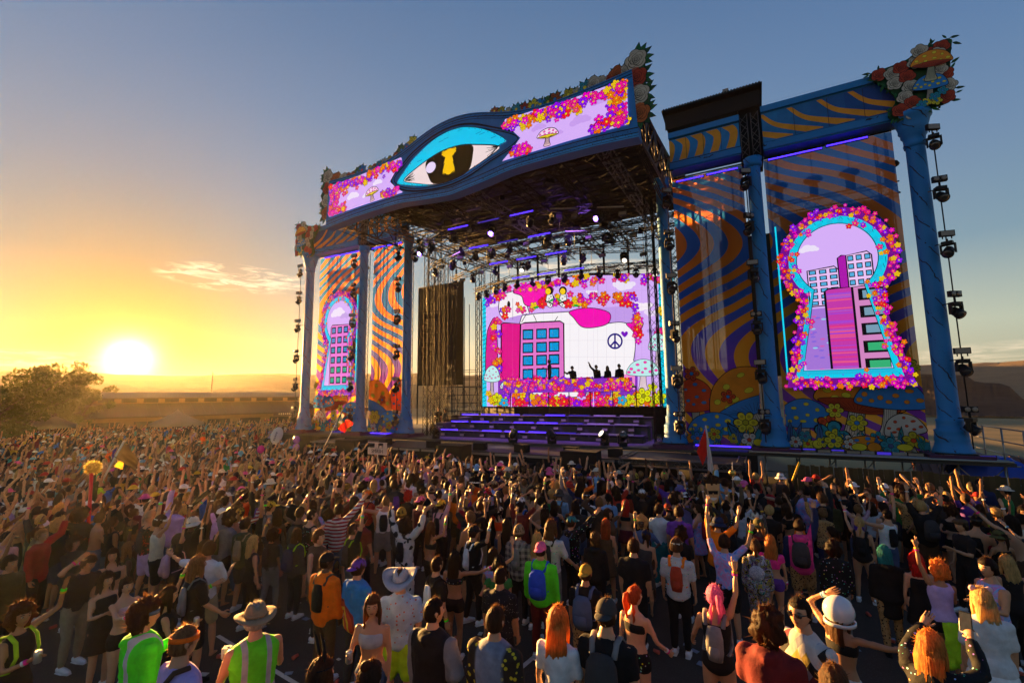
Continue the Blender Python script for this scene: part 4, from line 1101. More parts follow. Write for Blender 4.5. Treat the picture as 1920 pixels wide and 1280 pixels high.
def flower_panel(s):
    p = Paint(HP_, .00005, .06)
    P = [(3.0, 16.02), (5.86, 15.86), (8.28, 15.86), (8.26, 14.06), (5.81, 14.14), (2.84, 14.16), (3.37, 14.58), (3.74, 14.94), (3.38, 15.36), (2.91, 15.77)]
    P = [(s*x, z) for x, z in P]
    p.poly(P, LV)
    for x, z, w in ((4.6, 15.1, .6), (6.4, 14.8, .8), (7.2, 15.3, .5), (5.4, 14.6, .5)): cloudlet(p, (s*x, z), w, srgb('#cda2f4') if s > 0 else srgb('#f4e8ff'))
    rr = random.Random(60+s)
    fl = []
    for k in range(120):
        x = rr.uniform(2.95, 8.2); fl.append((x, float(np.interp(x, [3, 5.86, 8.3], [15.92, 15.76, 15.74]))-abs(rr.gauss(0, .24))-.03))
    for k in range(46): fl.append((rr.uniform(7.55, 8.2), rr.uniform(14.2, 15.8)))
    for k in range(40): fl.append((rr.uniform(6.9, 8.2), 14.2+abs(rr.gauss(0, .16))))
    for k in range(26): fl.append((rr.uniform(3.35, 4.2) if s > 0 else rr.uniform(3.1, 4.3), 14.26+abs(rr.gauss(0, .12))))
    rr.shuffle(fl)
    p.mushroom((s*4.95, 14.22), .95, .75, srgb('#ffd8f4'), srgb('#ff4ac0'), srgb('#ffe02a'), srgb('#ffd0dc'), .1*s, 9, 3, .03)
    for x, z in fl:
        if in_poly((s*x, z), P): p.flower((s*x, z), rr.uniform(.10, .21), rr.choice(FLW), YE, 5, rr.random()*6)
    p.build('flower_screen', LEDM, HB)
for s in (-1, 1): flower_panel(s)
def cutouts():
    rr = random.Random(9); tp = np.array(top)
    cols = [MYE, (.45, .10, .015), MTE, MBL, (.5, .42, .02), RR_, (.06, .2, .06), WR]
    for s in (-1, 1):
        xs = [2.4, 2.75, 3.1, 3.5, 3.9, 4.3, 4.65, 5.0, 5.3, 5.9, 6.25, 6.6, 6.95, 7.3, 7.6, 7.9, 8.2]
        for k, x in enumerate(xs):
            r = rr.choice([.16, .2, .26, .30]); z = float(np.interp(x, tp[:, 0], tp[:, 1]))+r*.35
            p = Paint(lambda u, v, d: HP_(u, v, d-.06), .0006)
            c = (s*x, z)
            for q in range(4): p.leaf(c, r*1.3, .3+q*.8+rr.random()*.4, rr.choice([GR1, GR2]))
            slab(p, p.ring(c, r*.8, n=14), .05, GR2)
            if x > 6.8: p.rose(c, r, rr.choice([WR, RR_, (.45, .10, .015)]), rr.random()*6)
            else: p.flower(c, r, cols[(k*3+(s > 0)) % len(cols)], rr.choice([MBL, MYE, MRD]), rr.choice([5, 6]), rr.random()*6)
            p.build('flower_cutout', PRB, HB)
        for k, (x, z, c) in enumerate(((8.62, 16.55, WR), (8.60, 15.85, RR_), (8.66, 15.15, WR), (8.64, 14.42, (.48, .12, .02)))):
            p = Paint(lambda u, v, d: HP_(u, v, d-.04), .0006); r = .36
            for q in range(7): p.leaf((s*x, z), r*1.75, (0 if s > 0 else PI)+s*(-1.3+q*.45)+rr.uniform(-.2, .2), rr.choice([GR1, GR2, (.02, .15, .04)]), .4)
            slab(p, p.ring((s*x, z), r*.85, n=16), .06, GR2); p.rose((s*x, z), r, c, rr.random()*6); p.build('rose_cutout', PRB, HB)
cutouts()
# ------------------------------------------------------------------ the roof behind the marquee
def roof():
    rt = empty('stage_roof', (0, 0, 0), 0, 'black truss roof reaching back from the eye marquee', 'roof')
    mb = MB(); mb.add([(-8.4, -6.3, 15.6), (8.4, -6.9, 15.6), (8.9, 9.5, 17.2), (-8.9, 9.5, 17.2), (-8.4, -6.3, 15.7), (8.4, -6.9, 15.7), (8.9, 9.5, 17.3), (-8.9, 9.5, 17.3)], [(3, 2, 1, 0), (4, 5, 6, 7), (0, 1, 5, 4), (1, 2, 6, 5), (2, 3, 7, 6), (3, 0, 4, 7)]); mb.build('roof_skin', CLOTH, rt)
    def beam(a, b, w, h, m): q = MB(); truss(q, a, b, w, h, .75, .04, rd=.022); q.build('roof_truss', m, rt)
    for s in (-1, 1):
        q = MB()   # tall side trusses
        n = 9; A = np.array([s*8.45, -6.4-.6*(s > 0), 13.9]); B = np.array([s*8.7, 8.8, 14.6]); A2 = A+[0, 0, 1.7]; B2 = B+[0, 0, 2.3]
        q.tube(A, B, .06, 7); q.tube(A2, B2, .06, 7)
        for k in range(n+1):
            f = k/n; q.tube(A+(B-A)*f, A2+(B2-A2)*f, .04, 6)
            if k < n: q.tube(A+(B-A)*f, A2+(B2-A2)*(k+1)/n, .035, 5); q.tube(A2+(B2-A2)*f, A+(B-A)*(k+1)/n, .03, 5)
        q.build('side_truss', ALU if s > 0 else RIG, rt)
    for k, y in enumerate(np.linspace(-5.8, 8.5, 8)): beam((-8.3, y, 14.75+.1*k), (8.3, y, 14.75+.1*k), .5, .6, RIG)
    for k, x in enumerate(np.linspace(-6.9, 6.9, 7)): beam((x, -6.2, 14.15), (x, 8.8, 14.75), .45, .45, RIG if k % 3 else ALU)
    q = MB(); rr = random.Random(8)
    for k in range(70):
        x, y = rr.uniform(-8, 8), rr.uniform(-6, 4); L = rr.uniform(.5, 1.8)
        if rr.random() < .5: q.tube((x, y, 14.0+rr.uniform(-.1, .3)), (x+L, y, 14.0+rr.uniform(-.1, .3)), .025, 5)
        else: q.box((x, y, 13.85+rr.uniform(-.2, .2)), (rr.uniform(.15, .5), rr.uniform(.15, .4), rr.uniform(.12, .3)), rr.random())
    q.build('rigging', RIG, rt)
    for s in (-1, 1):
        q = MB()
        for k in range(7):
            x = s*(8.25-.02*k); y = -6.0+k*.5; q.tube((x, y, 13.7), (x, y, 14.6), .02, 5); q.tube((s*6.8, y, 13.7), (x, y, 13.7), .02, 5)
        for z in (13.55, 13.75, 14.0): q.tube((s*6.8, -6.2, z), (s*8.3, -6.2, z), .025, 5); q.tube((s*8.3, -6.2, z), (s*8.3, -1.2, z), .025, 5)
        q.build('corner_cage', RIG, rt)
    for s in (-1, 1):
        for y in (1.6, 7.6):
            q = MB(); truss(q, (s*7.6, y, DECK), (s*7.6, y, 14.6), .55, .55, .6, .035, rd=.018); q.build('roof_leg', RIG, rt)
roof()
# ------------------------------------------------------------------ curved lighting trusses
ROWS = [(-3.37, 13.28), (-1.29, 12.81), (1.04, 12.46), (4.05, 12.22)]
BARG = 'led bars on the lighting trusses'
def proto_bar():
    rt = empty('led_bar', (0, 0, 0)); mb = MB(); mb.box((0, 0, .03), (1.35, .10, .07)); mb.build('housing', BLACK, rt)
    mb = MB(); mb.box((0, -.052, .02), (1.30, .02, .055)); mb.build('lit_strip', UVBAR, rt); return rt
PBAR = proto_bar()
BAR_ME = {'lit': kid(PBAR, 'lit_strip').data}
for nm, m in (('dim', UVDIM), ('off', WHITEBAR)):
    q = BAR_ME['lit'].copy(); q.materials[0] = m; BAR_ME[nm] = q
def put_bar(loc, rz, st, label, group):
    o = put(PBAR, loc, rz, label, 'led bar', group)
    kid(o, 'lit_strip').data = BAR_ME[st]
    return o
RN = ('frontmost', 'second', 'third', 'rearmost')
for r_, (y0, z0) in enumerate(ROWS):
    pts = [(-7.1, y0+1.95), (-2.9, y0), (2.9, y0), (7.1, y0+1.95)]
    rt = empty('lighting_truss', (0, 0, 0), 0, '%s bowed lighting truss under the stage roof' % RN[r_], 'lighting truss', 'lighting trusses under the roof')
    for (a, b) in zip(pts[:-1], pts[1:]):
        mb = MB(); truss(mb, (*a, z0+.12), (*b, z0+.12), .30, .34, .42, .022, rd=.012); mb.build('truss_section', RIG, rt)
    mb = MB()
    for k in range(5):
        x = -6+3*k; yy = y0+max(0, abs(x)-2.9)/4.2*1.95; mb.tube((x, yy, z0+.3), (x, yy, 14.7), .015, 5)
    mb.build('chain', BLACK, rt)
    k = 0
    for si, (a, b) in enumerate(zip(pts[:-1], pts[1:])):
        a, b = np.array(a), np.array(b); L = np.linalg.norm(b-a); ang = math.atan2(b[1]-a[1], b[0]-a[0]); n = 3 if si == 1 else 2
        for j in range(n):
            f = (j+.5)/n; c = a+(b-a)*f
            st = ('off', 'lit', 'off')[si]
            if si == 1 and j == 1 and r_ < 2: st = 'dim'
            k += 1; put_bar((c[0], c[1]-.25, z0+.02), ang, st, '%s light bar, %s from the left along the %s bowed truss' % ({'off': 'unlit white', 'lit': 'glowing violet', 'dim': 'dim violet'}[st], ORD[k], RN[r_]), BARG)
        m = 5 if si == 1 else 4
        for j in range(m):
            f = (j+.5)/m; c = a+(b-a)*f
            nm = '%s of %s along %s part of the %s truss' % (ORD[j+1], m, ('the left', 'the middle', 'the right')[si], RN[r_])
            if j % 2 == 0 or r_ == 3: put(PM, (c[0], c[1]-.05, z0-.12), rnd.uniform(-3, 3), 'hanging moving light, '+nm, 'stage light', 'moving lights under the roof', .95, lit=(rnd.random() < .05))
            else: put(PS, (c[0], c[1]-.25, z0-.30), rnd.uniform(-.4, .4), 'hanging strobe box, '+nm, 'stage light', 'strobe boxes under the roof', .85)
# ------------------------------------------------------------------ main screen (three flat panels bowed outwards)
SY = 4.30; SZ0, SZ1 = 3.42, 12.02
SP = [(-7.1, SY+2.85), (-2.9, SY), (2.9, SY), (7.1, SY+2.85)]
def scr_on(k):
    """where the line of sight through (u, v) of the drawing meets panel k of the bowed screen"""
    a, b = SP[k], SP[k+1]; e = np.array([b[0]-a[0], b[1]-a[1]]); n = np.array([e[1], -e[0]])/np.linalg.norm(e)
    def fn(u, v, d):
        w = ray(u, v); t = ((a[0]-CAM[0])*n[0]+(a[1]-CAM[1])*n[1])/(w[0]*n[0]+w[1]*n[1]); P = CAM+w*t
        return tuple(P+np.array([n[0], n[1], 0])*d)
    return fn
FOLD = [880.]+[float(to_px((x, SY, 8.))[0]) for x in (-2.9, 2.9)]+[1285.]
TOPL = [tuple(float(q) for q in to_px((*a, SZ1))[:2]) for a in SP]
class Screen(Paint):
    def poly(s, P, col):
        P = [tuple(p) for p in P]; s.d += s.step
        for k in range(3):
            Q = clip_half(clip_poly(P, (max(904.5, FOLD[k]), 480, FOLD[k+1], 763)), TOPL[k], TOPL[k+1])
            if len(Q) >= 3:
                fn = scr_on(k); b = len(s.v); s.v.extend(fn(q[0], q[1], s.d) for q in Q); s.f.append(list(range(b, b+len(Q)))); s.c.append(col)
        return s
MS = empty('video_wall', (0, 0, 0), 0, 'huge bowed video wall of flowers, mushrooms and a white horse', 'video screen')
mb = MB()
for (a, b) in zip(SP[:-1], SP[1:]):
    a, b = np.array(a), np.array(b); e = (b-a)/np.linalg.norm(b-a); n = np.array([e[1], -e[0]])
    V = [(*a, SZ0), (*b, SZ0), (*b, SZ1), (*a, SZ1)]; V += [(v[0]-n[0]*.25, v[1]-n[1]*.25, v[2]) for v in V]
    mb.add(V, [(0, 1, 2, 3), (7, 6, 5, 4), (0, 4, 5, 1), (2, 6, 7, 3), (1, 5, 6, 2), (3, 7, 4, 0)])
mb.build('cabinet', BLACK, MS)
mb = MB()
for (a, b) in zip(SP[:-1], SP[1:]): mb.add([(a[0], a[1]+.1, DECK), (b[0], b[1]+.1, DECK), (b[0], b[1]+.1, SZ0), (a[0], a[1]+.1, SZ0)], [(0, 1, 2, 3)])
mb.build('base_drape', CLOTH, MS)
def wall_art():
    p = Screen(None, .00004, .004); rr = random.Random(77)
    TL, TM, TR, BR, BL = (905, 560), (957, 527), (1262, 514), (1262, 762), (905, 763)
    p.poly([TL, (957, 526.5), (1110, 516.5), (1262, 514), BR, BL], LV)
    for x, y, w, c in ((1000, 560, 30, '#e8d4ff'), (1170, 533, 38, '#f4e8ff'), (1205, 572, 34, '#fff4ff'), (1222, 585, 26, '#f4e0ff'), (1110, 547, 20, '#f8ecff'), (925, 570, 20, '#f4e6ff'), (1225, 620, 22, '#b898e8')):
        cloudlet(p, (x, y), w, srgb(c))
    # cyan wrapped frame at either end
    p.poly([(903, 560), (911, 556), (913, 763), (904, 763)], CY); p.poly([(1234, 514), (1262, 514), (1262, 763), (1241, 763)], CY)
    for k in range(24): p.line([(904, 565+k*8.2), (912, 561+k*8.2)], 1.1, srgb('#0a6a80')); p.line([(1235, 520+k*10), (1245, 526+k*10)], 1.1, srgb('#0a6a80'))
    # a plump white horse with a magenta mane behind the blocks
    p.shape([(912, 640), (917, 612), (930, 600), (932, 700), (912, 705)], srgb('#e02090'), 1.4)
    p.shape([(938, 590), (936, 565), (944, 552), (958, 547), (968, 545), (980, 553), (988, 572), (992, 600), (960, 612)], srgb('#fff6fb'), 1.4)
    p.shape([(962, 548), (975, 537), (1010, 530), (1030, 545), (1040, 566), (1010, 575), (985, 572), (978, 555)], srgb('#ff18b4'), 1.4)
    p.dot((954, 571), 3., INK, 7)
    # inner frame window: white flank, sky
    WN = [(938, 600), (985, 588), (1100, 579), (1188, 573), (1194, 705), (938, 712)]
    p.poly(WN, srgb('#c8a0f0'))
    p.shape([(975, 604), (990, 590), (1040, 586), (1085, 586), (1110, 608), (1140, 606), (1165, 604), (1183, 612), (1191, 640), (1188, 675), (1180, 706), (960, 712)], srgb('#fffaff'), 1.4)
    p.shape([(1068, 584), (1104, 577), (1142, 586), (1140, 606), (1112, 614), (1090, 612), (1076, 596)], srgb('#ff10b8'), 1.4)
    p.shape([(1174, 607), (1190, 605), (1206, 604), (1201, 620), (1192, 634), (1186, 620)], srgb('#ff10b8'), 1.2)
    p.line(smooth_open([(978, 604), (985, 592), (988, 588)], 4), 1.2); p.line(smooth_open([(1000, 590), (1005, 600), (1006, 612)], 4), 1.2); p.line([(1040, 602), (1046, 593)], 1.2)
    # peace sign and heart
    c = (1153, 639.5); R = 13
    p.poly(p.ring(c, R+1.6, R+2.0, 28), srgb('#2a1c80')); p.poly(p.ring(c, R-1.6, R-1.4, 28), srgb('#fffaff'))
    p.line([(c[0], c[1]-R), (c[0], c[1]+R)], 3.2, srgb('#2a1c80')); p.line([c, (c[0]-9, c[1]+10)], 3.2, srgb('#2a1c80')); p.line([c, (c[0]+9, c[1]+10)], 3.2, srgb('#2a1c80'))
    p.poly(smooth_closed([(1171, 632), (1165, 626), (1165, 622), (1168.5, 621), (1171, 623.5), (1173.5, 621), (1177, 622.5), (1176.5, 627)], 3), srgb('#7a10c8'))
    # magenta tower block with blue windows
    p.shape([(940, 712), (940, 608), (944, 605), (977, 607), (974, 712)], srgb('#e8108c'), 2.2, 1)
    p.shape([(974, 712), (976, 608), (984, 605), (1050, 602), (1057, 606), (1058, 712)], srgb('#e878d0'), 2.6, 1)
    for j, y in enumerate((627, 652, 676, 701)):
        for i, x in enumerate((990, 1015.5, 1039)):
            y2 = y-1.2*i; p.poly([(x-10, y2-9.5), (x+10, y2-10.2), (x+10, y2+9.5), (x-10, y2+10)], INK); p.poly([(x-8, y2-7), (x+8, y2-7.6), (x+8, y2+7.2), (x-8, y2+7.5)], srgb('#0a9ae0'))
    def fl(x, y, r, c=None, mid=None): p.flower((x, y), r, c or rr.choice(FLW), mid or YE, 5, rr.random()*6)
    # garlands: along the top, round the window
    tops = [(rr.uniform(912, 1130), rr.gauss(0, 6)) for k in range(70)]+[(rr.uniform(1150, 1180), rr.gauss(-4, 4)) for k in range(10)]+[(rr.uniform(1205, 1236), rr.gauss(-3, 6)) for k in range(14)]
    for x, dy in tops: fl(x, float(np.interp(x, [905, 957, 1110, 1250], [564, 536, 525, 521]))+dy, rr.uniform(4, 7.5))
    win = []
    for k in range(66):
        x = rr.uniform(938, 1192); win.append((x, float(np.interp(x, [938, 990, 1040, 1090, 1192], [596, 580, 566, 568, 568]))-rr.uniform(-4, 16)))
    for k in range(18): win.append((rr.uniform(1188, 1200), rr.uniform(570, 650)))
    for k in range(22): win.append((rr.uniform(925, 938), rr.uniform(592, 705)))
    for x, y in win: fl(x, y, rr.uniform(4, 7.5), rr.choice([PK, HP, RD, OG, PU, PK, YE]))
    fl(1159, 556, 9, OG); fl(1235, 622, 9, PK); fl(1240, 583, 9, YE)
    # masked figures among red blossoms over the window
    for s, x in ((-1, 1029), (1, 1054)):
        p.shape([(x-5, 566), (x-2, 552), (x+6, 550), (x+9, 560), (x+6, 576), (x-2, 574)], srgb('#f4f0f0'), 1.2)
        p.dot((x+2, 545), 7.5, srgb('#2a1414'), 8); p.dot((x+(2 if s < 0 else 4)*s*.4, 546.5), 5, YE, 6, ink=.8)
        for k in range(5): p.dot((x+rr.uniform(-3, 6), 556+k*4), 1.2, INK)
        p.line([(x-s*8, 570), (x+s*12, 562)], 2.4); p.leaf((x-s*10, 560), 11, 2.5 if s < 0 else .5, srgb('#18b840'))
        fl(x+s*12, 570, 9, RD, OG)
    p.leaf((1012, 575), 12, 2.9, srgb('#18b840')); p.leaf((1075, 572), 12, .2, srgb('#18b840'))
    # the bright mushroom meadow across the foot of the wall
    sp_, cp_ = srgb('#ff3cb4'), srgb('#c4f4f4')
    flip = lambda q: q
    def mush(x, y, w, h, cap=cp_, spot=sp_, under=None):
        p2 = Screen(None, p.step, p.d)
        def poly(P, col): p.poly([(q[0], -q[1]) for q in P], col); p2.d = p.d; return p2
        p2.poly = poly; p2.mushroom((x, -y), w, h, cap, spot, under, srgb('#ffe4f0'), 0, 11, int(x), .9)
    p.poly([(935, 712), (1195, 704), (1195, 742), (935, 745)], srgb('#8a30c0'))
    for k in range(46): fl(rr.uniform(940, 1120), rr.uniform(708, 722), rr.uniform(3.5, 6), rr.choice([PU, HP, PK, RD]))
    p.shape([(1000, 738), (1012, 722), (1030, 714), (1060, 714), (1080, 728), (1088, 742), (1040, 745)], srgb('#fff4fc'), 1)
    p.shape([(1024, 730), (1036, 720), (1044, 722), (1046, 738), (1030, 738)], srgb('#ff18b4'), 1)
    p.poly([(1110, 706), (1140, 704), (1140, 735), (1110, 738)], srgb('#5a2aa0')); p.poly([(1165, 702), (1190, 700), (1190, 730), (1165, 732)], srgb('#f890d8'))
    mush(924, 745, 30, 60); mush(1232, 690, 34, 66); mush(1205, 735, 62, 62); mush(983, 744, 22, 26, srgb('#ffd8f0'), sp_, srgb('#ffe02a')); mush(1103, 742, 26, 30, srgb('#ffd8f0'), sp_, srgb('#ffe02a')); mush(952, 744, 26, 30)
    mush(1150, 750, 50, 42)
    for k in range(150):
        x = rr.uniform(916, 1236); y = 762-abs(rr.gauss(0, 10))-3
        if y > 716: fl(x, y, rr.uniform(5, 8.5), rr.choice([PK, RD, OG, HP, PU, PK, YE]) if 950 < x < 1150 else rr.choice([YE, OG, YE, RD, srgb('#c8e010')]), rr.choice([YE, OG]))
    for x, y, r in ((1175, 722, 12), (1205, 742, 15), (1235, 745, 13), (1180, 748, 10), (935, 745, 9), (944, 752, 8), (1222, 726, 9)): fl(x, y, r, srgb('#e6e614'), srgb('#a0a010'))
    for x, y in ((1165, 750), (948, 755)): fl(x, y, 9, srgb('#28b8e8'), OG)
    p.line([(905, 762.5), (1262, 761.5)], 1.6)
    for x in (963, 1120): p.line([(x, 520 if x > 1000 else 560), (x, 600 if x < 1000 else 568)], .5)
    for k in range(1, 22): x = 905+k*16.5; p.line([(x, 515), (x, 763)], .13, (.20, .12, .22))
    for k in range(1, 8): y = 515+k*31; p.line([(905, y), (1262, y-1)], .13, (.20, .12, .22))
    p.build('screen_picture', LEDM, MS)
wall_art()
# ------------------------------------------------------------------ set pieces on the deck
def dj():
    rt = empty('dj_riser', (0, 0, 0), 0, 'high black performance riser in front of the video wall', 'riser')
    mb = MB(); mb.box((1.2, 3.6, 4.68), (8.6, 1.0, .10)); mb.build('platform', DECKM, rt)
    mb = MB()
    for x in np.arange(-2.9, 5.6, 1.4): mb.tube((x, 3.9, DECK), (x, 3.9, 4.65), .03, 6)
    mb.build('leg', RIG, rt)
    p = Paint(lambda u, v, d: (u, 2.975-d, v), .0001); r2 = random.Random(31)
    p.poly([(-2.95, 4.42), (5.5, 4.42), (5.5, 5.2), (-2.95, 5.2)], srgb('#8a30c0'))
    p.clip = (-2.95, 4.42, 5.5, 5.2)
    for k in range(150): p.flower((r2.uniform(-2.9, 5.5), 4.42+abs(r2.gauss(.45, .25))), r2.uniform(.10, .19), r2.choice([PU, HP, PK, RD, PK, OG, YE]), YE, 5, r2.random()*6)
    p.build('flower_fascia', LEDM, rt)
    mb = MB(); mb.box((1.28, 3.02, 4.8), (8.45, .08, .78)); mb.build('fascia_box', BLACK, rt)
    t = empty('dj_table', (3.6, 3.35, 4.74), 0, 'small black equipment table on the high riser', 'table')
    mb = MB(); mb.box((0, 0, .35), (2.6, .5, .06)); mb.build('top', BLACK, t)
    for x in (-1.2, 1.2):
        mb = MB(); mb.box((x, 0, .16), (.06, .4, .32)); mb.build('leg', BLACK, t)
    for k, (x, w) in enumerate(((-.9, .35), (-.3, .4), (.4, .3), (.9, .4))):
        o = empty('mixer_unit', (3.6+x, 3.35, 5.12), 0, 'small dark audio unit, %s from the left on the riser table' % ORD[k+1], 'audio gear', 'audio units on the riser table'); mb = MB(); mb.box((0, 0, .06), (w, .3, .12)); mb.build('case', BLACK, o); mb = MB(); mb.box((0, .02, .135), (w*.8, .2, .02)); mb.build('panel', GLASSY, o)
dj()
# stepped light risers under the wall
RS = [(3.35, 2.95, 3.02), (2.15, 2.55, 2.62), (1.0, 2.10, 2.2)]
for k, (y, z, zb) in enumerate(RS):
    rt = empty('light_riser', (0, 0, 0), 0, '%s black stepped riser with violet light bars below the wall' % ('topmost', 'middle', 'lowest')[k], 'riser', 'stepped risers below the wall')
    mb = MB(); mb.box((0, y, (z+DECK)/2), (13.0, .85, z-DECK)); mb.build('step', DECKM, rt)
    mb = MB()
    for j in range(13): mb.box((-6.3+j*1.05, y-.45, z-.05), (.98, .05, .08))
    mb.build('edge_trim', RIG, rt)
    for j in range(8):
        x = -5.4+j*1.55; st = 'lit' if (j < 5 and (j+k) % 4 != 3) else ('dim' if j < 6 else 'off')
        put_bar((x, y-.55, z+.06), 0, st, '%s light bar, %s from the left on the %s riser' % ({'off': 'unlit white', 'lit': 'glowing violet', 'dim': 'dim violet'}[st], ORD[j+1], ('topmost', 'middle', 'lowest')[k]), 'light bars on the risers')
    for j in range(9):
        x = -5.9+j*1.45
        put(PS, (x, y-.56, z-.22), 0, 'strobe box %s from the left on the face of the %s riser' % (ORD[j+1], ('topmost', 'middle', 'lowest')[k]), 'stage light', 'strobe boxes on the risers', .75)
for k, (x, y) in enumerate(((.2, -1.6), (2.3, -1.3), (5.0, -1.0), (5.9, -1.0), (-5.2, -1.2))):
    o = put(PM, (x, y, DECK+.55), 1.5*k, 'floor-standing moving light on the deck, %s of five' % ORD[k+1], 'stage light', 'moving lights on the deck floor', 1.2, lit=k == 2)
    o.rotation_euler = (PI, 0, 1.2*k); o.location.z = DECK+.02
# speakers and cases along the front
SPK = simple('speaker_grille', (.012, .011, .010), .75, .2, .3, 60, .4)
def cab(loc, d, rz, label, group, name='subwoofer'):
    rt = empty(name, loc, rz, label, 'loudspeaker', group)
    mb = MB(); mb.box((0, 0, d[2]/2), d); mb.build('cabinet', CLOTH, rt)
    mb = MB(); mb.box((0, -d[1]/2-.008, d[2]/2), (d[0]*.9, .02, d[2]*.88)); mb.build('grille', SPK, rt)
    for s in (-1, 1):
        mb = MB(); mb.box((s*(d[0]/2+.004), 0, d[2]*.55), (.02, d[1]*.3, .08)); mb.build('handle', BLACK, rt)
for k, x in enumerate((-8.0, -4.6, -1.2, 2.2, 5.2)):
    cab((x, -5.05, 0), (1.5, .9, 1.25 if k % 2 else 1.95), .02*k, 'black subwoofer stack at the stage front, %s from the left' % ORD[k+1], 'subwoofers along the stage front')
for k, (x, y) in enumerate(((-6.6, -3.9), (-3.2, -4.0), (-.4, -3.9), (1.9, -3.9), (4.4, -4.0), (6.3, -3.8))):
    cab((x, y, 1.62), (.6, .45, .34), PI+.2*(k % 3-1), 'low wedge monitor on the apron, %s from the left' % ORD[k+1], 'wedge monitors on the apron', 'wedge_monitor')
CASE = simple('flight_case', (.05, .045, .04), .5, .1, .3, 5)
rr = random.Random(12)
for k in range(11):
    x = -9.2+k*.45+rr.uniform(-.2, .2); y = 2.4+rr.uniform(-1.5, 3.5); d = (rr.uniform(.5, 1.1), rr.uniform(.5, .8), rr.uniform(.5, 1.3))
    o = empty('equipment_case', (x, y, DECK), rr.uniform(-.4, .4), 'dark equipment case at the left stage wing, %s across' % ORD[k+1], 'case', 'equipment cases in the left wing')
    mb = MB(); mb.box((0, 0, d[2]*.36), (d[0], d[1], d[2]*.72)); mb.build('body', CASE, o); mb = MB(); mb.box((0, 0, d[2]*.86), (d[0], d[1], d[2]*.26)); mb.build('lid', CASE, o)
    mb = MB(); mb.box((0, -d[1]/2-.01, d[2]*.72), (d[0]*.9, .02, .05)); mb.build('latch_strip', STEELP, o)
# ------------------------------------------------------------------ side wings: dark panels, line arrays, scaffold
TARP = simple('olive_tarp', (.030, .028, .013), .85, 0, .3, 2, .3)
for s in (-1, 1):
    rt = empty('wing_panel', (0, 0, 0), 0, 'tall dark olive tarpaulin panel inside the %s wing' % SIDE[s], 'tarpaulin', 'dark tarpaulins inside the wings')
    xa, xb, za, zb_ = at_y(784, 600, 9.)[0], at_y(868, 600, 9.)[0], float(at_y(825, 722, 9.)[2]), float(at_y(825, 535, 9.)[2]); XA, XB = -s*xa, -s*xb
    V, Fs = cloth_grid(XA, XB, za, zb_, 9.0, 14, 20, .04, 3); link('sheet', mesh_np('sheet', V, Fs, [TARP], smooth=True), rt)
    mb = MB(); mb.tube((XA, 9.02, zb_+.04), (XB, 9.02, zb_+.04), .05, 6); mb.tube((XA, 9.05, 1.8), (XA, 9.05, zb_+.05), .05, 6); mb.tube((XB, 9.05, 1.8), (XB, 9.05, zb_+.05), .05, 6); mb.build('frame', RIG, rt)
    rt = empty('line_array', (-s*at_y(806, 600, 5.6)[0], 5.6, 0), -.3*s, 'black hanging line-array loudspeaker inside the %s wing' % SIDE[s], 'loudspeaker', 'hanging line arrays')
    for k in range(10):
        a = math.radians(-4+2.2*k); mb = MB(); mb.box((0, -.15*math.sin(a*2), 10.6-k*.36), (1.15, .6, .34), M=Matrix.Rotation(a, 3, 'X')); q = mb.build('array_box', SPK, rt)
    mb = MB(); mb.box((0, 0, 11.0), (1.0, .6, .12)); mb.tube((-.3, 0, 11), (-.3, 0, 14.7), .02, 5); mb.tube((.3, 0, 11), (.3, 0, 14.7), .02, 5); mb.build('fly_frame', BLACK, rt)
    # scaffold bays
    rt = empty('scaffold_tower', (0, 0, 0), 0, 'open steel scaffold with stairs behind the %s wing' % SIDE[s], 'scaffold', 'scaffold behind the wings')
    mb = MB()
    X = [s*x for x in (7.4, 8.6, 9.8, 11.0)]
    for x in X:
        for y in (6.8, 9.3): mb.tube((x, y, 0 if s < 0 else -2), (x, y, 12.2), .035, 6)
    mb.build('standard', RIG, rt); mb = MB()
    for z in np.arange(2.4, 6.4, .65):
        for y in (6.8, 9.3): mb.tube((X[0], y, z), (X[-1], y, z), .022, 5)
    for x in X:
        for z in (3.05, 5.0): mb.tube((x, 6.8, z), (x, 9.3, z), .022, 5)
    mb.build('ledger', RIG, rt); mb = MB()
    for k in range(3): mb.tube((X[k], 6.75, 2.3), (X[k+1], 6.75, 4.9), .02, 5); mb.tube((X[k+1], 6.75, 2.3), (X[k], 6.75, 4.9), .02, 5)
    mb.build('brace', RIG, rt); mb = MB()
    for k in range(9): mb.box((X[0]+(X[-1]-X[0])*k/9, 7.2, 2.2+k*.3), (.32, .7, .04))
    mb.build('stair_tread', RIG, rt); mb = MB()
    mb.box((s*9.2, 8.0, 5.0), (3.6, 2.4, .06)); mb.build('platform', DECKM, rt)
    for k, (x, y) in enumerate(((8.1, 3.4), (9.6, 4.6), (6.9, 8.6))):
        mb = MB(); truss(mb, (s*x, y, DECK), (s*x, y, 14.4), .42, .42, .5, .028, rd=.014)
        tag(mb.build('lattice_tower', RIG), 'dark lattice tower deep in the %s wing, %s from the front' % (SIDE[s], ORD[k+1]), 'truss tower', 'lattice towers deep in the wings')
    mb = MB(); rr = random.Random(5+s)
    for k in range(7):
        x = s*(8.3+.12*k); P = [(x, 5.2+.3*math.sin(k), 14.2), (x+.2*math.sin(k*2), 5.2, 10), (x+.1*math.cos(k), 5.0, 6), (x, 5., DECK+.3)]; mb.path(smooth_open(P, 4), .025, 5)
    tag(mb.build('cable_loom', BLACK), 'thick black cables hanging inside the %s wing' % SIDE[s], 'cable', 'hanging cable looms')
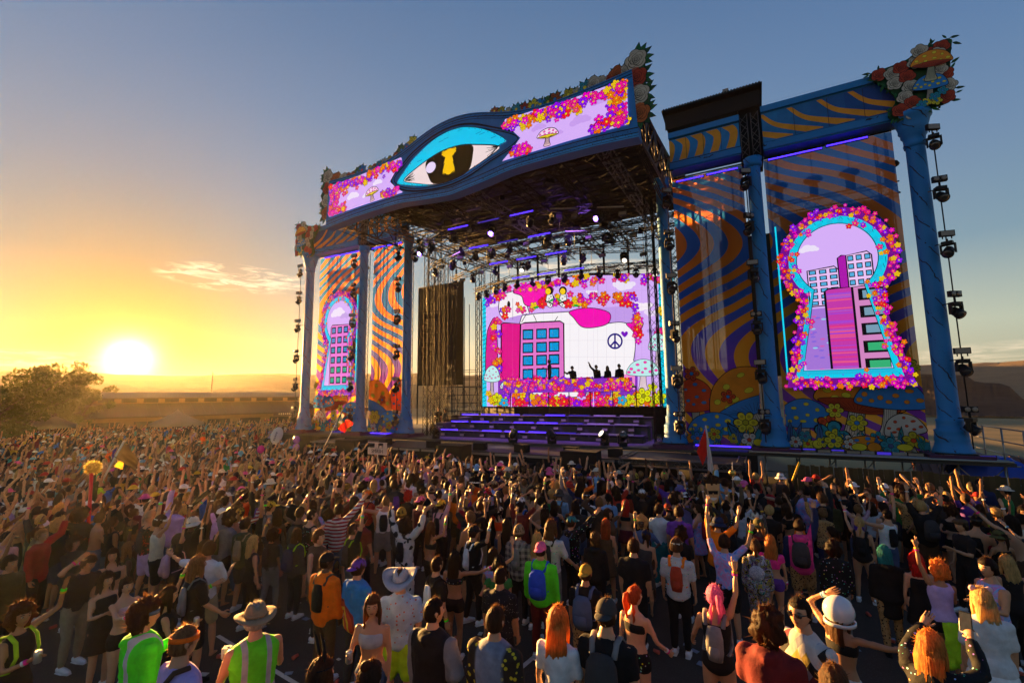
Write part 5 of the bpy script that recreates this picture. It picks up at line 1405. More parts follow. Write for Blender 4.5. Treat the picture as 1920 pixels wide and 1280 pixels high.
# back wall posts with sky between, behind the video wall
for k, x in enumerate(np.linspace(-6.6, 7.8, 9)):
    mb = MB(); mb.box((x, 8.9, 8.6), (.13, .13, 13.7)); tag(mb.build('back_post', RIG), 'slim steel post behind the video wall, %s from the left' % ORD[k+1], 'post', 'posts behind the video wall')
mb = MB()
for z in (12.4, 13.3): truss(mb, (-7.4, 8.6, z), (8.2, 8.6, z), .35, .35, .5, .03)
tag(mb.build('rear_truss', RIG), 'long double cross truss behind the video wall', 'truss')
# ------------------------------------------------------------------ crowd barrier, plank fence, tarp
BARM = simple('barrier_black', (.018, .012, .012), .7, .1, .35, 3)
for k in range(29):
    x = -16.4+k*1.22
    if x > 11.6: x2 = x
    rt = empty('crowd_barrier', (x, -6.45, 0), 0, 'black crowd barrier panel, number %d from the left along the stage' % (k+1) if 0 else 'black crowd barrier panel in the long row before the stage', 'barrier', 'crowd barrier panels')
    mb = MB(); mb.box((0, 0, .60), (1.18, .05, 1.10)); mb.box((0, .35, .02), (1.1, .8, .04)); mb.build('panel', BARM, rt)
    mb = MB(); mb.tube((-.6, 0, 1.2), (.6, 0, 1.2), .035, 6); mb.build('top_rail', RIG, rt)
    mb = MB(); mb.bar((-.45, .05, 1.1), (-.45, .65, .05), .05); mb.bar((.45, .05, 1.1), (.45, .65, .05), .05); mb.build('brace', RIG, rt)
FEN = empty('plank_fence', (0, 0, 0), 0, 'dark weathered plank fence with a small sign beside the stage', 'fence')
PL = [simple('fence_plank_%d' % k, c, .9, 0, .35, 5, .3) for k, c in enumerate(((.050, .042, .016), (.042, .034, .014), (.060, .048, .020)))]
rr = random.Random(4)
PME = []
for m in PL:
    mb = MB(); mb.box((0, 0, .94), (.118, .022, 1.86)); PME.append(mb.mesh('plank', m))
for k in range(56):
    o = link('plank', PME[k % 3], FEN); o.location = (12.55+k*.124, -5.35-.010*k+rr.uniform(-.004, .004), rr.uniform(-.02, .03)); o.rotation_euler = (0, rr.uniform(-.008, .008), -.08)
for z in (.4, 1.5):
    mb = MB(); mb.bar((12.5, -5.28, z), (19.5, -5.85, z), .05, .09); mb.build('rail', PL[1], FEN)
sg = empty('fence_sign', (0, 0, 0), 0, 'small white and red notice fixed to the plank fence', 'sign'); c = at_y(1659, 893, -5.5)
mb = MB(); mb.box(tuple(c), (.20, .015, .13)); mb.build('plate', simple('sign_white', (.7, .66, .6), .5), sg)
mb = MB(); mb.box((c[0]+.05, c[1]-.012, c[2]), (.085, .012, .11)); mb.build('red_panel', simple('sign_red', (.5, .03, .02), .5), sg)
mb = MB(); mb.box((c[0]+.05, c[1]-.020, c[2]+.02), (.04, .006, .03)); mb.box((c[0]+.05, c[1]-.020, c[2]-.025), (.015, .006, .03)); mb.build('pictogram', simple('sign_white', (.7, .66, .6), .5), sg)
def tarp():
    c = at_y(1850, 862, 1.0); V = []; Fs = []; n = 16
    for j in range(n+1):
        for i in range(n+1):
            u, v = i/n*2-1, j/n*2-1; r = max(abs(u), abs(v))
            V.append((c[0]+u*1.15, c[1]+v*.7, c[2]-.55+.75*(1-r**3)+.14*mnoise.fractal(Vector((u*2.2, v*2.2, 1)), 1., 2., 4)))
    Fs = [(j*(n+1)+i, j*(n+1)+i+1, (j+1)*(n+1)+i+1, (j+1)*(n+1)+i) for j in range(n) for i in range(n)]
    o = link('blue_tarp', mesh_np('blue_tarp', V, Fs, [simple('tarp_blue', (.012, .06, .42), .35, 0, .3, 5, .3)], smooth=True)); tag(o, 'crumpled blue tarpaulin over gear beside the right column', 'tarpaulin')
    rt = empty('gear_cart', (c[0], c[1], ground_z(c[0], c[1])), 0, 'steel gear cart hidden under the blue tarpaulin', 'cart'); mb = MB(); h = c[2]-.5-ground_z(c[0], c[1])
    mb.box((0, 0, h-.05), (2.1, 1.2, .1)); mb.build('bed', RIG, rt); 
    for sx in (-1, 1):
        for sy in (-1, 1):
            mb = MB(); mb.tube((sx*.95, sy*.5, 0), (sx*.95, sy*.5, h), .04, 6); mb.build('leg', STEELP, rt)
tarp()
rr = random.Random(21)
for k in range(7):
    x = 13.+k*.95; o = empty('floor_light', (x, -.95, DECK+.02), rr.uniform(-.3, .3), 'low black floor light along the right deck edge, %s of seven' % ORD[k+1], 'stage light', 'floor lights along the right deck edge')
    mb = MB(); mb.box((0, 0, .10), (.5, .22, .18)); mb.build('housing', BLACK, o); mb = MB(); mb.box((0, -.118, .12), (.42, .012, .1)); mb.build('lens_strip', UVDIM if k % 3 == 0 else BLIND, o)

# lit spotlights of the show: violet wash over the risers, two white pools on the deck
def beam(loc, aim, col, watt, ang, label, nm='spotlight'):
    o = put(PM, loc, 0, label, 'stage light', 'lit spotlights over the deck', 1., lit=col[0] > .5)
    l = bpy.data.lights.new('beam', 'SPOT'); l.energy = watt; l.color = col; l.spot_size = math.radians(ang); l.spot_blend = .6; l.shadow_soft_size = .05
    q = bpy.data.objects.new('beam', l); COL.objects.link(q); q.location = (loc[0], loc[1]-.3, loc[2]-.55); q.rotation_euler = (Vector(aim)-Vector(q.location)).to_track_quat('-Z', 'Y').to_euler()
VI = (.30, .12, 1.)
for k, x in enumerate((-4.5, -1.2, 2.2, 5.4)): beam((x, -1.29 if abs(x) < 2.9 else -.5, 12.65), (x*.9, 1.6, DECK), VI, 1300, 34, 'violet spotlight shining down on the risers, %s from the left' % ORD[k+1])
for k, x in enumerate((-.4, 5.6)): beam((x, 1.04 if k == 0 else 2.2, 12.3), (x+.3, -2.2, DECK), (1., .95, .85), 300, 10, 'white spotlight throwing a pool on the deck, %s of two' % ORD[k+1])
for k, x in enumerate((-5.5, 0, 5.5)): beam((x, -3.3+.8*(k != 1), 13.15), (x*.5, 2., 15.5), VI, 330, 90, 'violet spotlight turned up to the roof trusses, %s from the left' % ORD[k+1])

o = empty('sun_block_drape', (0, 0, 0), 0, 'tall black drape added to keep low sun off the right scrims', 'drape')  # added drape: stops low sun crossing the stage house onto the right scrims
V, Fs = cloth_grid(.95, 9.2, 7.8, 17.0, 8.85, 20, 12, .07, 2); V = [(v[1], v[0], v[2]) for v in V]; link('sheet', mesh_np('sheet', V, Fs, [CLOTH], smooth=True), o)
mb = MB(); mb.tube((8.85, .95, 17.03), (8.85, 9.2, 17.03), .04, 6); mb.build('rail', BLACK, o)
# ------------------------------------------------------------------ people: lofted bodies, grown together into one skin
BB = bpy.data
def unit(v): v = np.array(v, float); return v/(np.linalg.norm(v)+1e-9)
def loft(P, R, n=10, side=(1, 0, 0), cap=.6):
    """closed tube through points P with elliptical radii R=(a along side, b across)"""
    P = np.array(P, float); m = len(P); R = np.array([(r, r) if np.isscalar(r) else r for r in R], float)
    T = np.gradient(P, axis=0); T /= np.linalg.norm(T, axis=1)[:, None]+1e-9
    s = np.array(side, float); an = np.arange(n)*2*PI/n; ca, sa = np.cos(an)[:, None], np.sin(an)[:, None]
    V = []
    def ring(p, t, r):
        nonlocal s
        s2 = s-t*(s@t)
        if np.linalg.norm(s2) < .1: s2 = np.cross(t, [0, 1., 0.])
        s2 = unit(s2); s = s2; w = np.cross(t, s2); V.append(p+ca*s2*r[0]+sa*w*r[1])
    if cap: ring(P[0]-T[0]*R[0].min()*cap, T[0], R[0]*.55)
    for k in range(m): ring(P[k], T[k], R[k])
    if cap: ring(P[-1]+T[-1]*R[-1].min()*cap, T[-1], R[-1]*.55)
    M = len(V); V = np.concatenate(V)
    i = np.arange(n); j = (i+1) % n
    F = np.concatenate([np.stack([k*n+i, k*n+j, (k+1)*n+j, (k+1)*n+i], 1) for k in range(M-1)])
    a = len(V); V = np.concatenate([V, [V[:n].mean(0)], [V[-n:].mean(0)]])
    F = np.concatenate([F, np.stack([j, i, np.full(n, a), np.full(n, a)], 1), np.stack([(M-1)*n+i, (M-1)*n+j, np.full(n, a+1), np.full(n, a+1)], 1)])
    return V, F
def merge(parts):
    V = []; F = []; k = 0
    for v, f in parts: V.append(v); F.append(f+k); k += len(v)
    return np.concatenate(V), np.concatenate(F)
def faces_list(F): return [tuple(f[:3]) if f[2] == f[3] else tuple(f) for f in F]
def sphere(n=14, m=10):
    """unit sphere grid: verts (with poles), quads"""
    th = np.linspace(.001, PI-.001, m+1); ph = np.arange(n)*2*PI/n
    V = np.stack([np.outer(np.sin(th), np.cos(ph)), np.outer(np.sin(th), np.sin(ph)), np.outer(np.cos(th), np.ones(n))], -1).reshape(-1, 3)
    i = np.arange(n); j = (i+1) % n
    F = np.concatenate([np.stack([k*n+i, (k+1)*n+i, (k+1)*n+j, k*n+j], 1) for k in range(m)])
    return V, F
ARMS = dict(down=((.16, .02, -1), (.05, .22, -1)), up=((.30, .15, 1), (.0, .10, 1)), upout=((.75, .1, .75), (.25, .1, 1)), bent=((.75, .25, .35), (-.15, .3, 1)),
    fwd=((.15, .9, -.45), (0, 1, .30)), reach=((.3, .7, .6), (.1, .6, .85)), drink=((.22, .30, -.95), (-.30, .85, .35)), phone=((.25, .75, .15), (-.35, .55, .75)), hip=((.6, -.25, -.85), (-.8, .45, -.3)),
    side=((.95, .15, .10), (.85, .25, .35)), head=((.85, .35, .55), (-.80, .15, .55)), point=((.5, .7, .75), (.3, .7, .8)), back=((.2, -.35, -1), (-.25, .1, -1)), cross=((.25, .35, -.9), (-.9, .5, .1)), low=((.35, .2, -.9), (.25, .7, -.6)))
def skeleton(sp):
    """joints for a 1.75 m body facing +y; sp holds sex and pose"""
    f = sp.get('sex') == 'f'; J = {}
    sw = .165 if f else .188; hw = .088
    lean = sp.get('lean', 0.); bend = np.array([sp.get('sway', 0.), math.sin(lean), 0.])
    kn_ = .46 if sp.get('kneel') else 0.
    def sp_(p):
        t = max(0, (p[2]-.95)); return np.array(p, float)+bend*t-np.array([0, 0, (1-math.cos(lean))*t+kn_])
    J['sp'] = sp_
    for s, n in ((1, 'R'), (-1, 'L')):
        sh = sp_((s*sw, -.005, 1.405)); u, fo = ARMS[sp.get('arm'+n, 'down')]
        k = np.array([s, 1, 1]); jit = np.array(sp.get('jit', (0, 0, 0)))*s
        if u[2] > .3: sh = sh+np.array([-s*.015, .0, .045])
        el = sh+unit(np.array(u)*k+jit)*.285; wr = el+unit(np.array(fo)*k+jit)*.255
        J['sh'+n], J['el'+n], J['wr'+n] = sh, el, wr; J['hd'+n] = unit(wr-el)
        st = sp.get('stance', .0); wd = sp.get('wide', 0.)
        hip = np.array([s*hw, 0, .92]); kn = np.array([s*(hw+.01+wd*.5), .03+s*st*.5+.02*abs(wd), .50]); an = np.array([s*(hw+.012+wd), -.02+s*st, .085])
        if kn_: hip, kn, an = np.array([s*hw, 0, .46]), np.array([s*(hw+.03), .20, .12]), np.array([s*(hw+.02), -.22, .10])
        J['hip'+n], J['kn'+n], J['an'+n] = hip, kn, an
    J['neck'] = sp_((0, -.012, 1.475)); J['head'] = sp_((0, .018, 1.635))
    return J
TOR_M = [(.84, .125, .10, 0), (.90, .168, .120, -.005), (1.0, .160, .112, -.004), (1.08, .150, .103, 0), (1.20, .163, .112, .002), (1.30, .180, .120, .004), (1.37, .186, .112, 0), (1.42, .165, .092, -.006), (1.455, .098, .075, -.010), (1.485, .060, .060, -.010), (1.55, .054, .056, .002)]
TOR_F = [(.84, .125, .10, 0), (.91, .178, .126, -.010), (.99, .160, .115, -.006), (1.09, .122, .092, 0), (1.20, .138, .105, .010), (1.28, .150, .122, .020), (1.35, .156, .108, .010), (1.41, .140, .084, -.004), (1.45, .088, .066, -.010), (1.485, .050, .050, -.010), (1.55, .045, .047, .002)]
def torso(sp, J, z0, z1, inf, n=14, fit=1.):
    T = TOR_F if sp.get('sex') == 'f' else TOR_M; k = sp.get('build', 1.)
    zs = [t[0] for t in T]; z = [z0]+[q for q in zs if z0+.015 < q < z1-.015]+[z1]
    P = []; R = []
    for q in z:
        a = float(np.interp(q, zs, [t[1] for t in T]))*k; b = float(np.interp(q, zs, [t[2] for t in T]))*k; y = float(np.interp(q, zs, [t[3] for t in T]))
        P.append(J['sp']((0, y, q))); R.append((a*fit+inf, b*fit+inf))
    return loft(P, R, n, cap=.35)
def limb(a, b, c, r, n=9, f0=0., f1=1., inf=0.):
    """two-bone limb from a over b to c, radii r = (start, mid-upper, joint, mid-lower, end)"""
    K = [a, a+(b-a)*.45, b, b+(c-b)*.35, c]; t = [0, .24, .5, .68, 1.]
    tt = sorted(set([f0, f1]+[q for q in t if f0 < q < f1])); P = []; R = []
    for q in tt:
        i = max(k for k in range(4) if t[k] <= q+1e-9); w = (q-t[i])/(t[i+1]-t[i]); P.append(K[i]*(1-w)+K[i+1]*w); R.append(r[i]*(1-w)+r[i+1]*w+inf)
    return loft(P, R, n, cap=.5)
FING = [(-.032, .060, .0095, 0), (-.011, .072, .0098, 1), (.011, .068, .0095, 2), (.031, .054, .0085, 3)]
def hand(wr, d, palm, s, pose='open', k=1.):
    """palm and five fingers; d = forearm direction, palm = palm normal, s = side"""
    d = unit(d); n = unit(palm-d*(palm@d)); x = np.cross(n, d)*s; parts = []
    W = lambda a, b, c: wr+(x*a+d*b+n*c)*k
    parts.append(loft([W(0, -.015, 0), W(0, .02, 0), W(0, .06, .004), W(0, .088, .004)], [(.026*k, .019*k), (.035*k, .017*k), (.042*k, .016*k), (.040*k, .013*k)], 8, x))
    curl = dict(open=(.10, .12), relax=(.5, .6), fist=(1.45, 1.5), hold=(1.0, .9))
    for q, (a, L, r, i) in enumerate(FING):
        c1, c2 = curl.get(pose, (.1, .15))
        if pose == 'peace': c1, c2 = ((.05, .05) if i in (0, 1) else (1.5, 1.5))
        if pose == 'rock': c1, c2 = ((.05, .05) if i in (0, 3) else (1.5, 1.5))
        if pose == 'point': c1, c2 = ((.05, .05) if i == 0 else (1.4, 1.4))
        sp_ = (a*2.2 if pose in ('open', 'peace', 'rock') else 0)
        p0 = W(a, .085, .004); e1 = d*math.cos(c1)+n*math.sin(c1)+x*sp_; p1 = p0+unit(e1)*L*.55*k; c3 = c1+c2; e2 = d*math.cos(c3)+n*math.sin(c3)+x*sp_; p2 = p1+unit(e2)*L*.5*k
        parts.append(loft([p0, p1, p2], [r*k, r*.92*k, r*.75*k], 5, x, .7))
    t0 = W(-.030, .025, .008); t1 = t0+unit(-x*.8+d*.6+n*.35)*.038*k; t2 = t1+unit(-x*.25+d*.9+n*(.9 if pose in ('fist', 'hold', 'peace', 'rock', 'point') else .2))*.034*k
    parts.append(loft([t0, t1, t2], [.013*k, .011*k, .008*k], 6, d, .7))
    return parts
HS, HF = sphere(20, 16)
def head_mesh():
    V = HS.copy(); x, y, z = V.T
    up = np.clip(z, 0, 1); dn = np.clip(-z, 0, 1); fr = np.clip(y, 0, 1)
    X = x*(.0765+.004*up-.020*dn**1.5); Y = y*(.096+.002*up-.014*dn)+.012*dn*(y > -.2)*.8; Z = z*(.118+.0*up)
    Y -= .020*dn*np.clip(-y, 0, 1)
    nose = np.exp(-((x/.16)**2))*np.exp(-(((z+.12)/.17)**2))*(y > 0); Y += .021*nose
    brow = np.exp(-(((z-.17)/.10)**2))*np.exp(-((x/.6)**4))*(y > .2); Y += .004*brow
    for s in (-1, 1): Y -= .010*np.exp(-(((x-s*.36)/.17)**2)-(((z-.03)/.11)**2))*(y > 0)
    chin = np.exp(-((x/.35)**2))*np.exp(-(((z+.80)/.2)**2))*(y > 0); Y += .012*chin
    lips = np.exp(-((x/.26)**2))*np.exp(-(((z+.47)/.10)**2))*(y > 0); Y += .005*lips
    V = np.stack([X, Y, Z], 1); parts = [(V, HF)]; mats = [np.zeros(len(HF), int)]
    cen = HS[HF].mean(1)
    m = np.zeros(len(HF), int); m[(np.abs(cen[:, 0]) < .27) & (np.abs(cen[:, 2]+.47) < .075) & (cen[:, 1] > 0)] = 1
    mats = [m]
    for s in (-1, 1):
        v, f = loft([(s*.072, -.006, .028), (s*.084, -.012, .012), (s*.080, -.010, -.012), (s*.073, -.002, -.032)], [(.006, .012), (.008, .020), (.007, .016), (.004, .007)], 7, (1, 0, 0)); parts.append((v, f)); mats.append(np.zeros(len(f), int))
        es, ef = sphere(8, 6); parts.append((es*[.0155, .010, .0095]+[s*.029, .078, .006], ef)); ec = es[ef].mean(1); mats.append(np.where((np.hypot(ec[:, 0], ec[:, 2]) < .62) & (ec[:, 1] > 0), 3, 2))
        v, f = loft([(s*.013, .088, .026), (s*.03, .090, .031), (s*.050, .078, .026)], [.004, .005, .003], 5, (0, 0, 1)); parts.append((v, f)); mats.append(np.full(len(f), 3))
    V, F = merge(parts); return V, F, np.concatenate(mats)
HEADV, HEADF, HEADM = head_mesh()
HHS, HHF = sphere(40, 22)
def rot(yaw, pitch, rl=0.):
    return np.array(Matrix.Rotation(yaw, 3, 'Z') @ Matrix.Rotation(pitch, 3, 'X') @ Matrix.Rotation(rl, 3, 'Y'))
def hair_mesh(kind, seed, wisps=40):
    """hair in head space"""
    g = np.random.default_rng(seed); V = HHS.copy(); x, y, z = V.T
    th = dict(short=.010, crop=.006, long=.014, pony=.010, bun=.010, curly=.040, bob=.020, dread=.020, braid=.012).get(kind, .012)
    line = .30+.22*(y > .25)+.0*x
    hl = np.where(y > .35, .42, np.where(y > -.1, -.02-.25*(y < .15), -.55))
    if kind in ('long', 'bob', 'curly', 'dread'): hl = np.where(y > .42, .45, np.where(y > .05, -.35, -.95))
    cov = 1/(1+np.exp(-(z-hl)*16))
    nz = np.array([mnoise.fractal(Vector((a*3.2+seed, b*3.2, c*2.2)), 1., 2., 3) for a, b, c in V]); az = np.arctan2(x, y); st = np.sin(az*13+z*3+seed+1.5*nz)*.6+np.sin(az*7-z*5+seed*2)*.4
    T = th*(1+.75*nz*(1.6 if kind == 'curly' else .8))+.0045*st*(kind != 'crop')+(.010 if kind != 'crop' else .002)
    rad = np.where(cov > .5, 1., .93)
    P = np.stack([x*(.0765+.002), y*(.098), z*.119], 1)
    D = P/np.linalg.norm(P, axis=1)[:, None]
    V2 = P*np.where(cov > .5, 1., .90)[:, None]+D*(T*cov)[:, None]
    parts = [(V2, HHF)]
    if kind == 'long' or kind == 'bob':
        L = .20 if kind == 'bob' else g.uniform(.30, .44); n = 40
        Pp = [(0, -.02, .07), (0, -.055, 0), (0, -.075, -.09), (0, -.085-.01*g.random(), -.09-L*.4), (.015*g.normal(), -.085, -.09-L*.75), (.02*g.normal(), -.075, -.09-L)]
        R = [(.07, .05), (.092, .058), (.098, .050), (.105, .040), (.095, .030), (.055, .014)]
        v, f = loft(Pp, R, n, cap=.3); a = np.arctan2(v[:, 0], v[:, 1]+.08); w = (1+.10*np.sin(a*9+v[:, 2]*10+seed)+.06*np.sin(a*17-v[:, 2]*23)+.04*g.normal(size=len(v))); v[:, 0] *= w; v[:, 1] = (v[:, 1]+.08)*w-.08; parts.append((v, f))
        for s in (-1, 1): parts.append(loft([(s*.055, .02, .07), (s*.083, .025, 0), (s*.088, .025, -.10), (s*.090, .02, -.13-L*.25)], [(.018, .03), (.018, .034), (.02, .034), (.012, .018)], 8))
    if kind in ('pony', 'braid'):
        parts.append(loft([(0, -.09, .05), (0, -.135, .04), (0, -.15, -.04), (.01, -.14, -.14), (.02*g.normal(), -.12, -.26)], [.025, .038, .034, .028, .010], 9))
        if kind == 'braid':
            for s in (-1, 1): parts.append(loft([(s*.05, -.07, -.03)]+[(s*(.075+.006*(k % 2)), -.07+.01*(k % 2), -.10-.05*k) for k in range(7)], [.016]+[.021 if k % 2 else .014 for k in range(7)], 7))
    if kind == 'bun':
        s_, f_ = sphere(10, 8); parts.append((s_*[.045, .045, .042]+[0, -.055, .118], f_))
    if kind == 'dread':
        for k in range(26):
            a = PI+(k/25-.5)*3.6; r0 = np.array([math.sin(a)*.08, math.cos(a)*.09, .02]); L = g.uniform(.18, .34); r1 = r0*[1.15, 1.1, 1]+[0, 0, -L*.5]; parts.append(loft([r0, r1, r1+[g.normal()*.01, g.normal()*.01, -L*.5]], [.013, .012, .007], 5))
    # loose wisps round the outline
    for k in range(wisps):
        i = g.integers(len(V2))
        if cov[i] < .8: continue
        p = V2[i]; d = unit(D[i]+g.normal(0, .5, 3)+[0, -.3, .1]); L = g.uniform(.015, .045)*(1.8 if kind == 'curly' else 1.)
        b = unit(np.cross(d, g.normal(size=3)))*.0022; parts.append((np.array([p-b, p+b, p+d*L, p+d*L]), np.array([[0, 1, 2, 2]])))
    return merge(parts)
def hat_mesh(kind):
    P = []
    def dome(sx, sy, sz, c, zc=-.05):
        V = HS*[sx, sy, sz]; V[:, 2] = np.maximum(V[:, 2], zc*.9); return (V+np.array(c), HF)
    def brim(r0, r1, zf, n=28, sx=1., sy=1., th=.006):
        an = np.arange(n)*2*PI/n; V = []; F = []
        for r, dz in ((r0, 0), ((r0+r1)/2, 0), (r1, 0), (r1, -th), ((r0+r1)/2, -th), (r0, -th)):
            f = (r-r0)/(r1-r0); V.append(np.stack([np.sin(an)*r*sx, np.cos(an)*r*sy, zf(an, f)+dz+0*an], 1))
        i = np.arange(n); j = (i+1) % n
        for k in range(6): q = (k+1) % 6; F.append(np.stack([k*n+i, k*n+j, q*n+j, q*n+i], 1))
        return np.concatenate(V), np.concatenate(F)
    if kind in ('cap', 'capback'):
        s = 1 if kind == 'cap' else -1
        P.append(dome(.088, .106, .10, (0, 0, .030), -.02))
        V, F = sphere(14, 8); V = V*[.075, .10, .012]; V[:, 1] = np.maximum(V[:, 1], 0); V[:, 2] -= 1.8*V[:, 0]**2; P.append((np.stack([V[:, 0], s*(V[:, 1]+.085), V[:, 2]+.030-.12*V[:, 1]], 1), F if s > 0 else F[:, ::-1])); s2, f2 = sphere(6, 4); P.append((s2*.009+[0, 0, .132], f2))
    elif kind == 'bucket':
        P.append(dome(.092, .108, .088, (0, 0, .040), -.02)); P.append(brim(.088, .150, lambda a, f: .028-.055*f, sy=1.1))
    elif kind in ('cowboy', 'brimhat'):
        V = HS*[.086, .108, .125]; V[:, 2] = np.clip(V[:, 2], -.01, .102); V[:, 2] -= .028*np.exp(-(V[:, 0]/.030)**2)*(V[:, 2] > .08); P.append((V+[0, 0, .035], HF))
        up = .075 if kind == 'cowboy' else .012
        P.append(brim(.084, .195 if kind == 'cowboy' else .165, lambda a, f: .034+f*f*(up*np.sin(a)**2-.022*np.cos(a)**2), sy=1.12))
        P.append(brim(.0865, .0915, lambda a, f: .062+0*a, sy=1.22, th=.026))
    elif kind == 'beanie':
        V = HS*[.092, .108, .128]; V[:, 2] = np.maximum(V[:, 2], -.02); V *= (1+.02*np.sin(np.arctan2(V[:, 0], V[:, 1])*16))[:, None]**.5; P.append((V+[0, 0, .010], HF)); P.append(brim(.086, .098, lambda a, f: .022+0*a, sy=1.16, th=.045))
    elif kind == 'headband':
        P.append(brim(.083, .090, lambda a, f: .058-.012*np.cos(a), sy=1.18, th=.036))
    elif kind == 'bandana':
        V = HS*[.088, .105, .128]; V[:, 2] = np.maximum(V[:, 2], -.01); P.append((V+[0, 0, .012], HF)); P.append(loft([(0, -.10, .01), (.01, -.13, -.03), (.02, -.135, -.10)], [.022, .02, .006], 7))
    elif kind == 'hood':
        V = HS*[.108, .128, .150]; V[:, 1] -= .012; m = (HS[:, 1] > .45) & (HS[:, 2] < .62); V[m] *= .70; P.append((V, HF)); P.append(loft([(0, -.06, -.08), (0, -.06, -.15), (0, -.03, -.19)], [(.10, .08), (.12, .09), (.15, .10)], 14))
    elif kind == 'helmet':
        V = HS*[.150, .165, .155]; m = (HS[:, 1] > .62) & (np.abs(HS[:, 2]) < .55); V[m] *= .84; P.append((V+[0, 0, .01], HF)); P.append(brim(.135, .152, lambda a, f: -.095+0*a, sy=1.08, th=.035))
    elif kind == 'ears':
        for s in (-1, 1): P.append(loft([(s*.035, 0, .11), (s*.05, -.01, .20), (s*.055, -.03, .29), (s*.05, -.05, .35)], [(.016, .008), (.030, .008), (.024, .007), (.006, .004)], 8))
        P.append(brim(.085, .090, lambda a, f: .03+.09*np.abs(np.cos(a))**.5*0+.05*np.ones_like(a), sy=1.1, th=.014))
    elif kind == 'roundears':
        for s in (-1, 1): V, F = sphere(12, 8); P.append((V*[.038, .02, .036]+[s*.075, .01, .115], F))
        P.append(loft([(s*.083*math.cos(a)/abs(1), 0, .125*math.sin(a)) for s, a in ((1, .1), (1, .7), (1, 1.3), (1, 1.84), (1, 2.44), (1, 3.04))], [.007]*6, 6, (0, 1, 0)))
    elif kind == 'flatcap':
        V = HS*[.098, .130, .055]; V[:, 2] = np.maximum(V[:, 2], -.012); P.append((V+[0, .012, .075], HF)); P.append(dome(.090, .106, .07, (0, 0, .045), -.02))
    elif kind == 'glasses':
        for s in (-1, 1):
            V, F = sphere(10, 6); P.append((V*[.027, .007, .021]+[s*.031, .094, .006], F)); P.append(loft([(s*.056, .090, .012), (s*.080, .02, .012), (s*.082, -.01, .004)], [.004, .003, .003], 5))
        P.append(loft([(-.01, .100, .012), (.01, .100, .012)], [.004, .004], 5))
    return merge(P)
JOBS = {}; DONE = {}
def job(key, parts, vox, wr=0., seed=0):
    if key not in JOBS and key not in DONE: JOBS[key] = (merge(parts), vox, wr, seed)
    return key
def run_jobs():
    """grow the overlapping lofts of each garment or body together into one continuous surface"""
    objs = {}
    for k, ((V, F), vox, wr, seed) in JOBS.items():
        me = mesh_np('grow', V, faces_list(F)); o = bpy.data.objects.new('grow', me); COL.objects.link(o)
        m = o.modifiers.new('r', 'REMESH'); m.mode = 'VOXEL'; m.voxel_size = vox; m.use_smooth_shade = True
        m2 = o.modifiers.new('s', 'SMOOTH'); m2.factor = .5; m2.iterations = 2
        objs[k] = o
    dg = bpy.context.evaluated_depsgraph_get(); dg.update()
    for k, o in objs.items():
        e = o.evaluated_get(dg); me = bpy.data.meshes.new_from_object(e)
        (V0, F0), vox, wr, seed = JOBS[k]
        n = len(me.vertices); co = np.empty(n*3, np.float32); me.vertices.foreach_get('co', co); co = co.reshape(-1, 3)
        if wr and n:
            no = np.empty(n*3, np.float32); me.vertices.foreach_get('normal', no); no = no.reshape(-1, 3)
            g = np.random.default_rng(seed); d = np.zeros(n)
            for q in range(7):
                w = g.normal(size=3)*[1, 1, 1.5]; w = w/np.linalg.norm(w)*g.uniform(18, 62); c2 = co+.03*np.sin(co[:, [1, 2, 0]]*g.uniform(8, 20))
                d += (1-np.abs(np.sin(c2@w/2+g.uniform(0, 6))))**2*g.uniform(.4, 1.)
            co = co+no*((d/7-.28)*wr)[:, None]; me.vertices.foreach_set('co', co.astype(np.float32).ravel())
        pl = np.ones(len(me.polygons), bool); me.polygons.foreach_set('use_smooth', pl); me.materials.clear(); me.update()
        DONE[k] = me
    for o in objs.values():
        m_ = o.data; bpy.data.objects.remove(o); bpy.data.meshes.remove(m_)
    JOBS.clear()
LEGR = dict(m=(.092, .084, .058, .060, .040), f=(.096, .086, .055, .056, .036)); ARMR = dict(m=(.056, .050, .041, .040, .028), f=(.045, .040, .034, .033, .024))
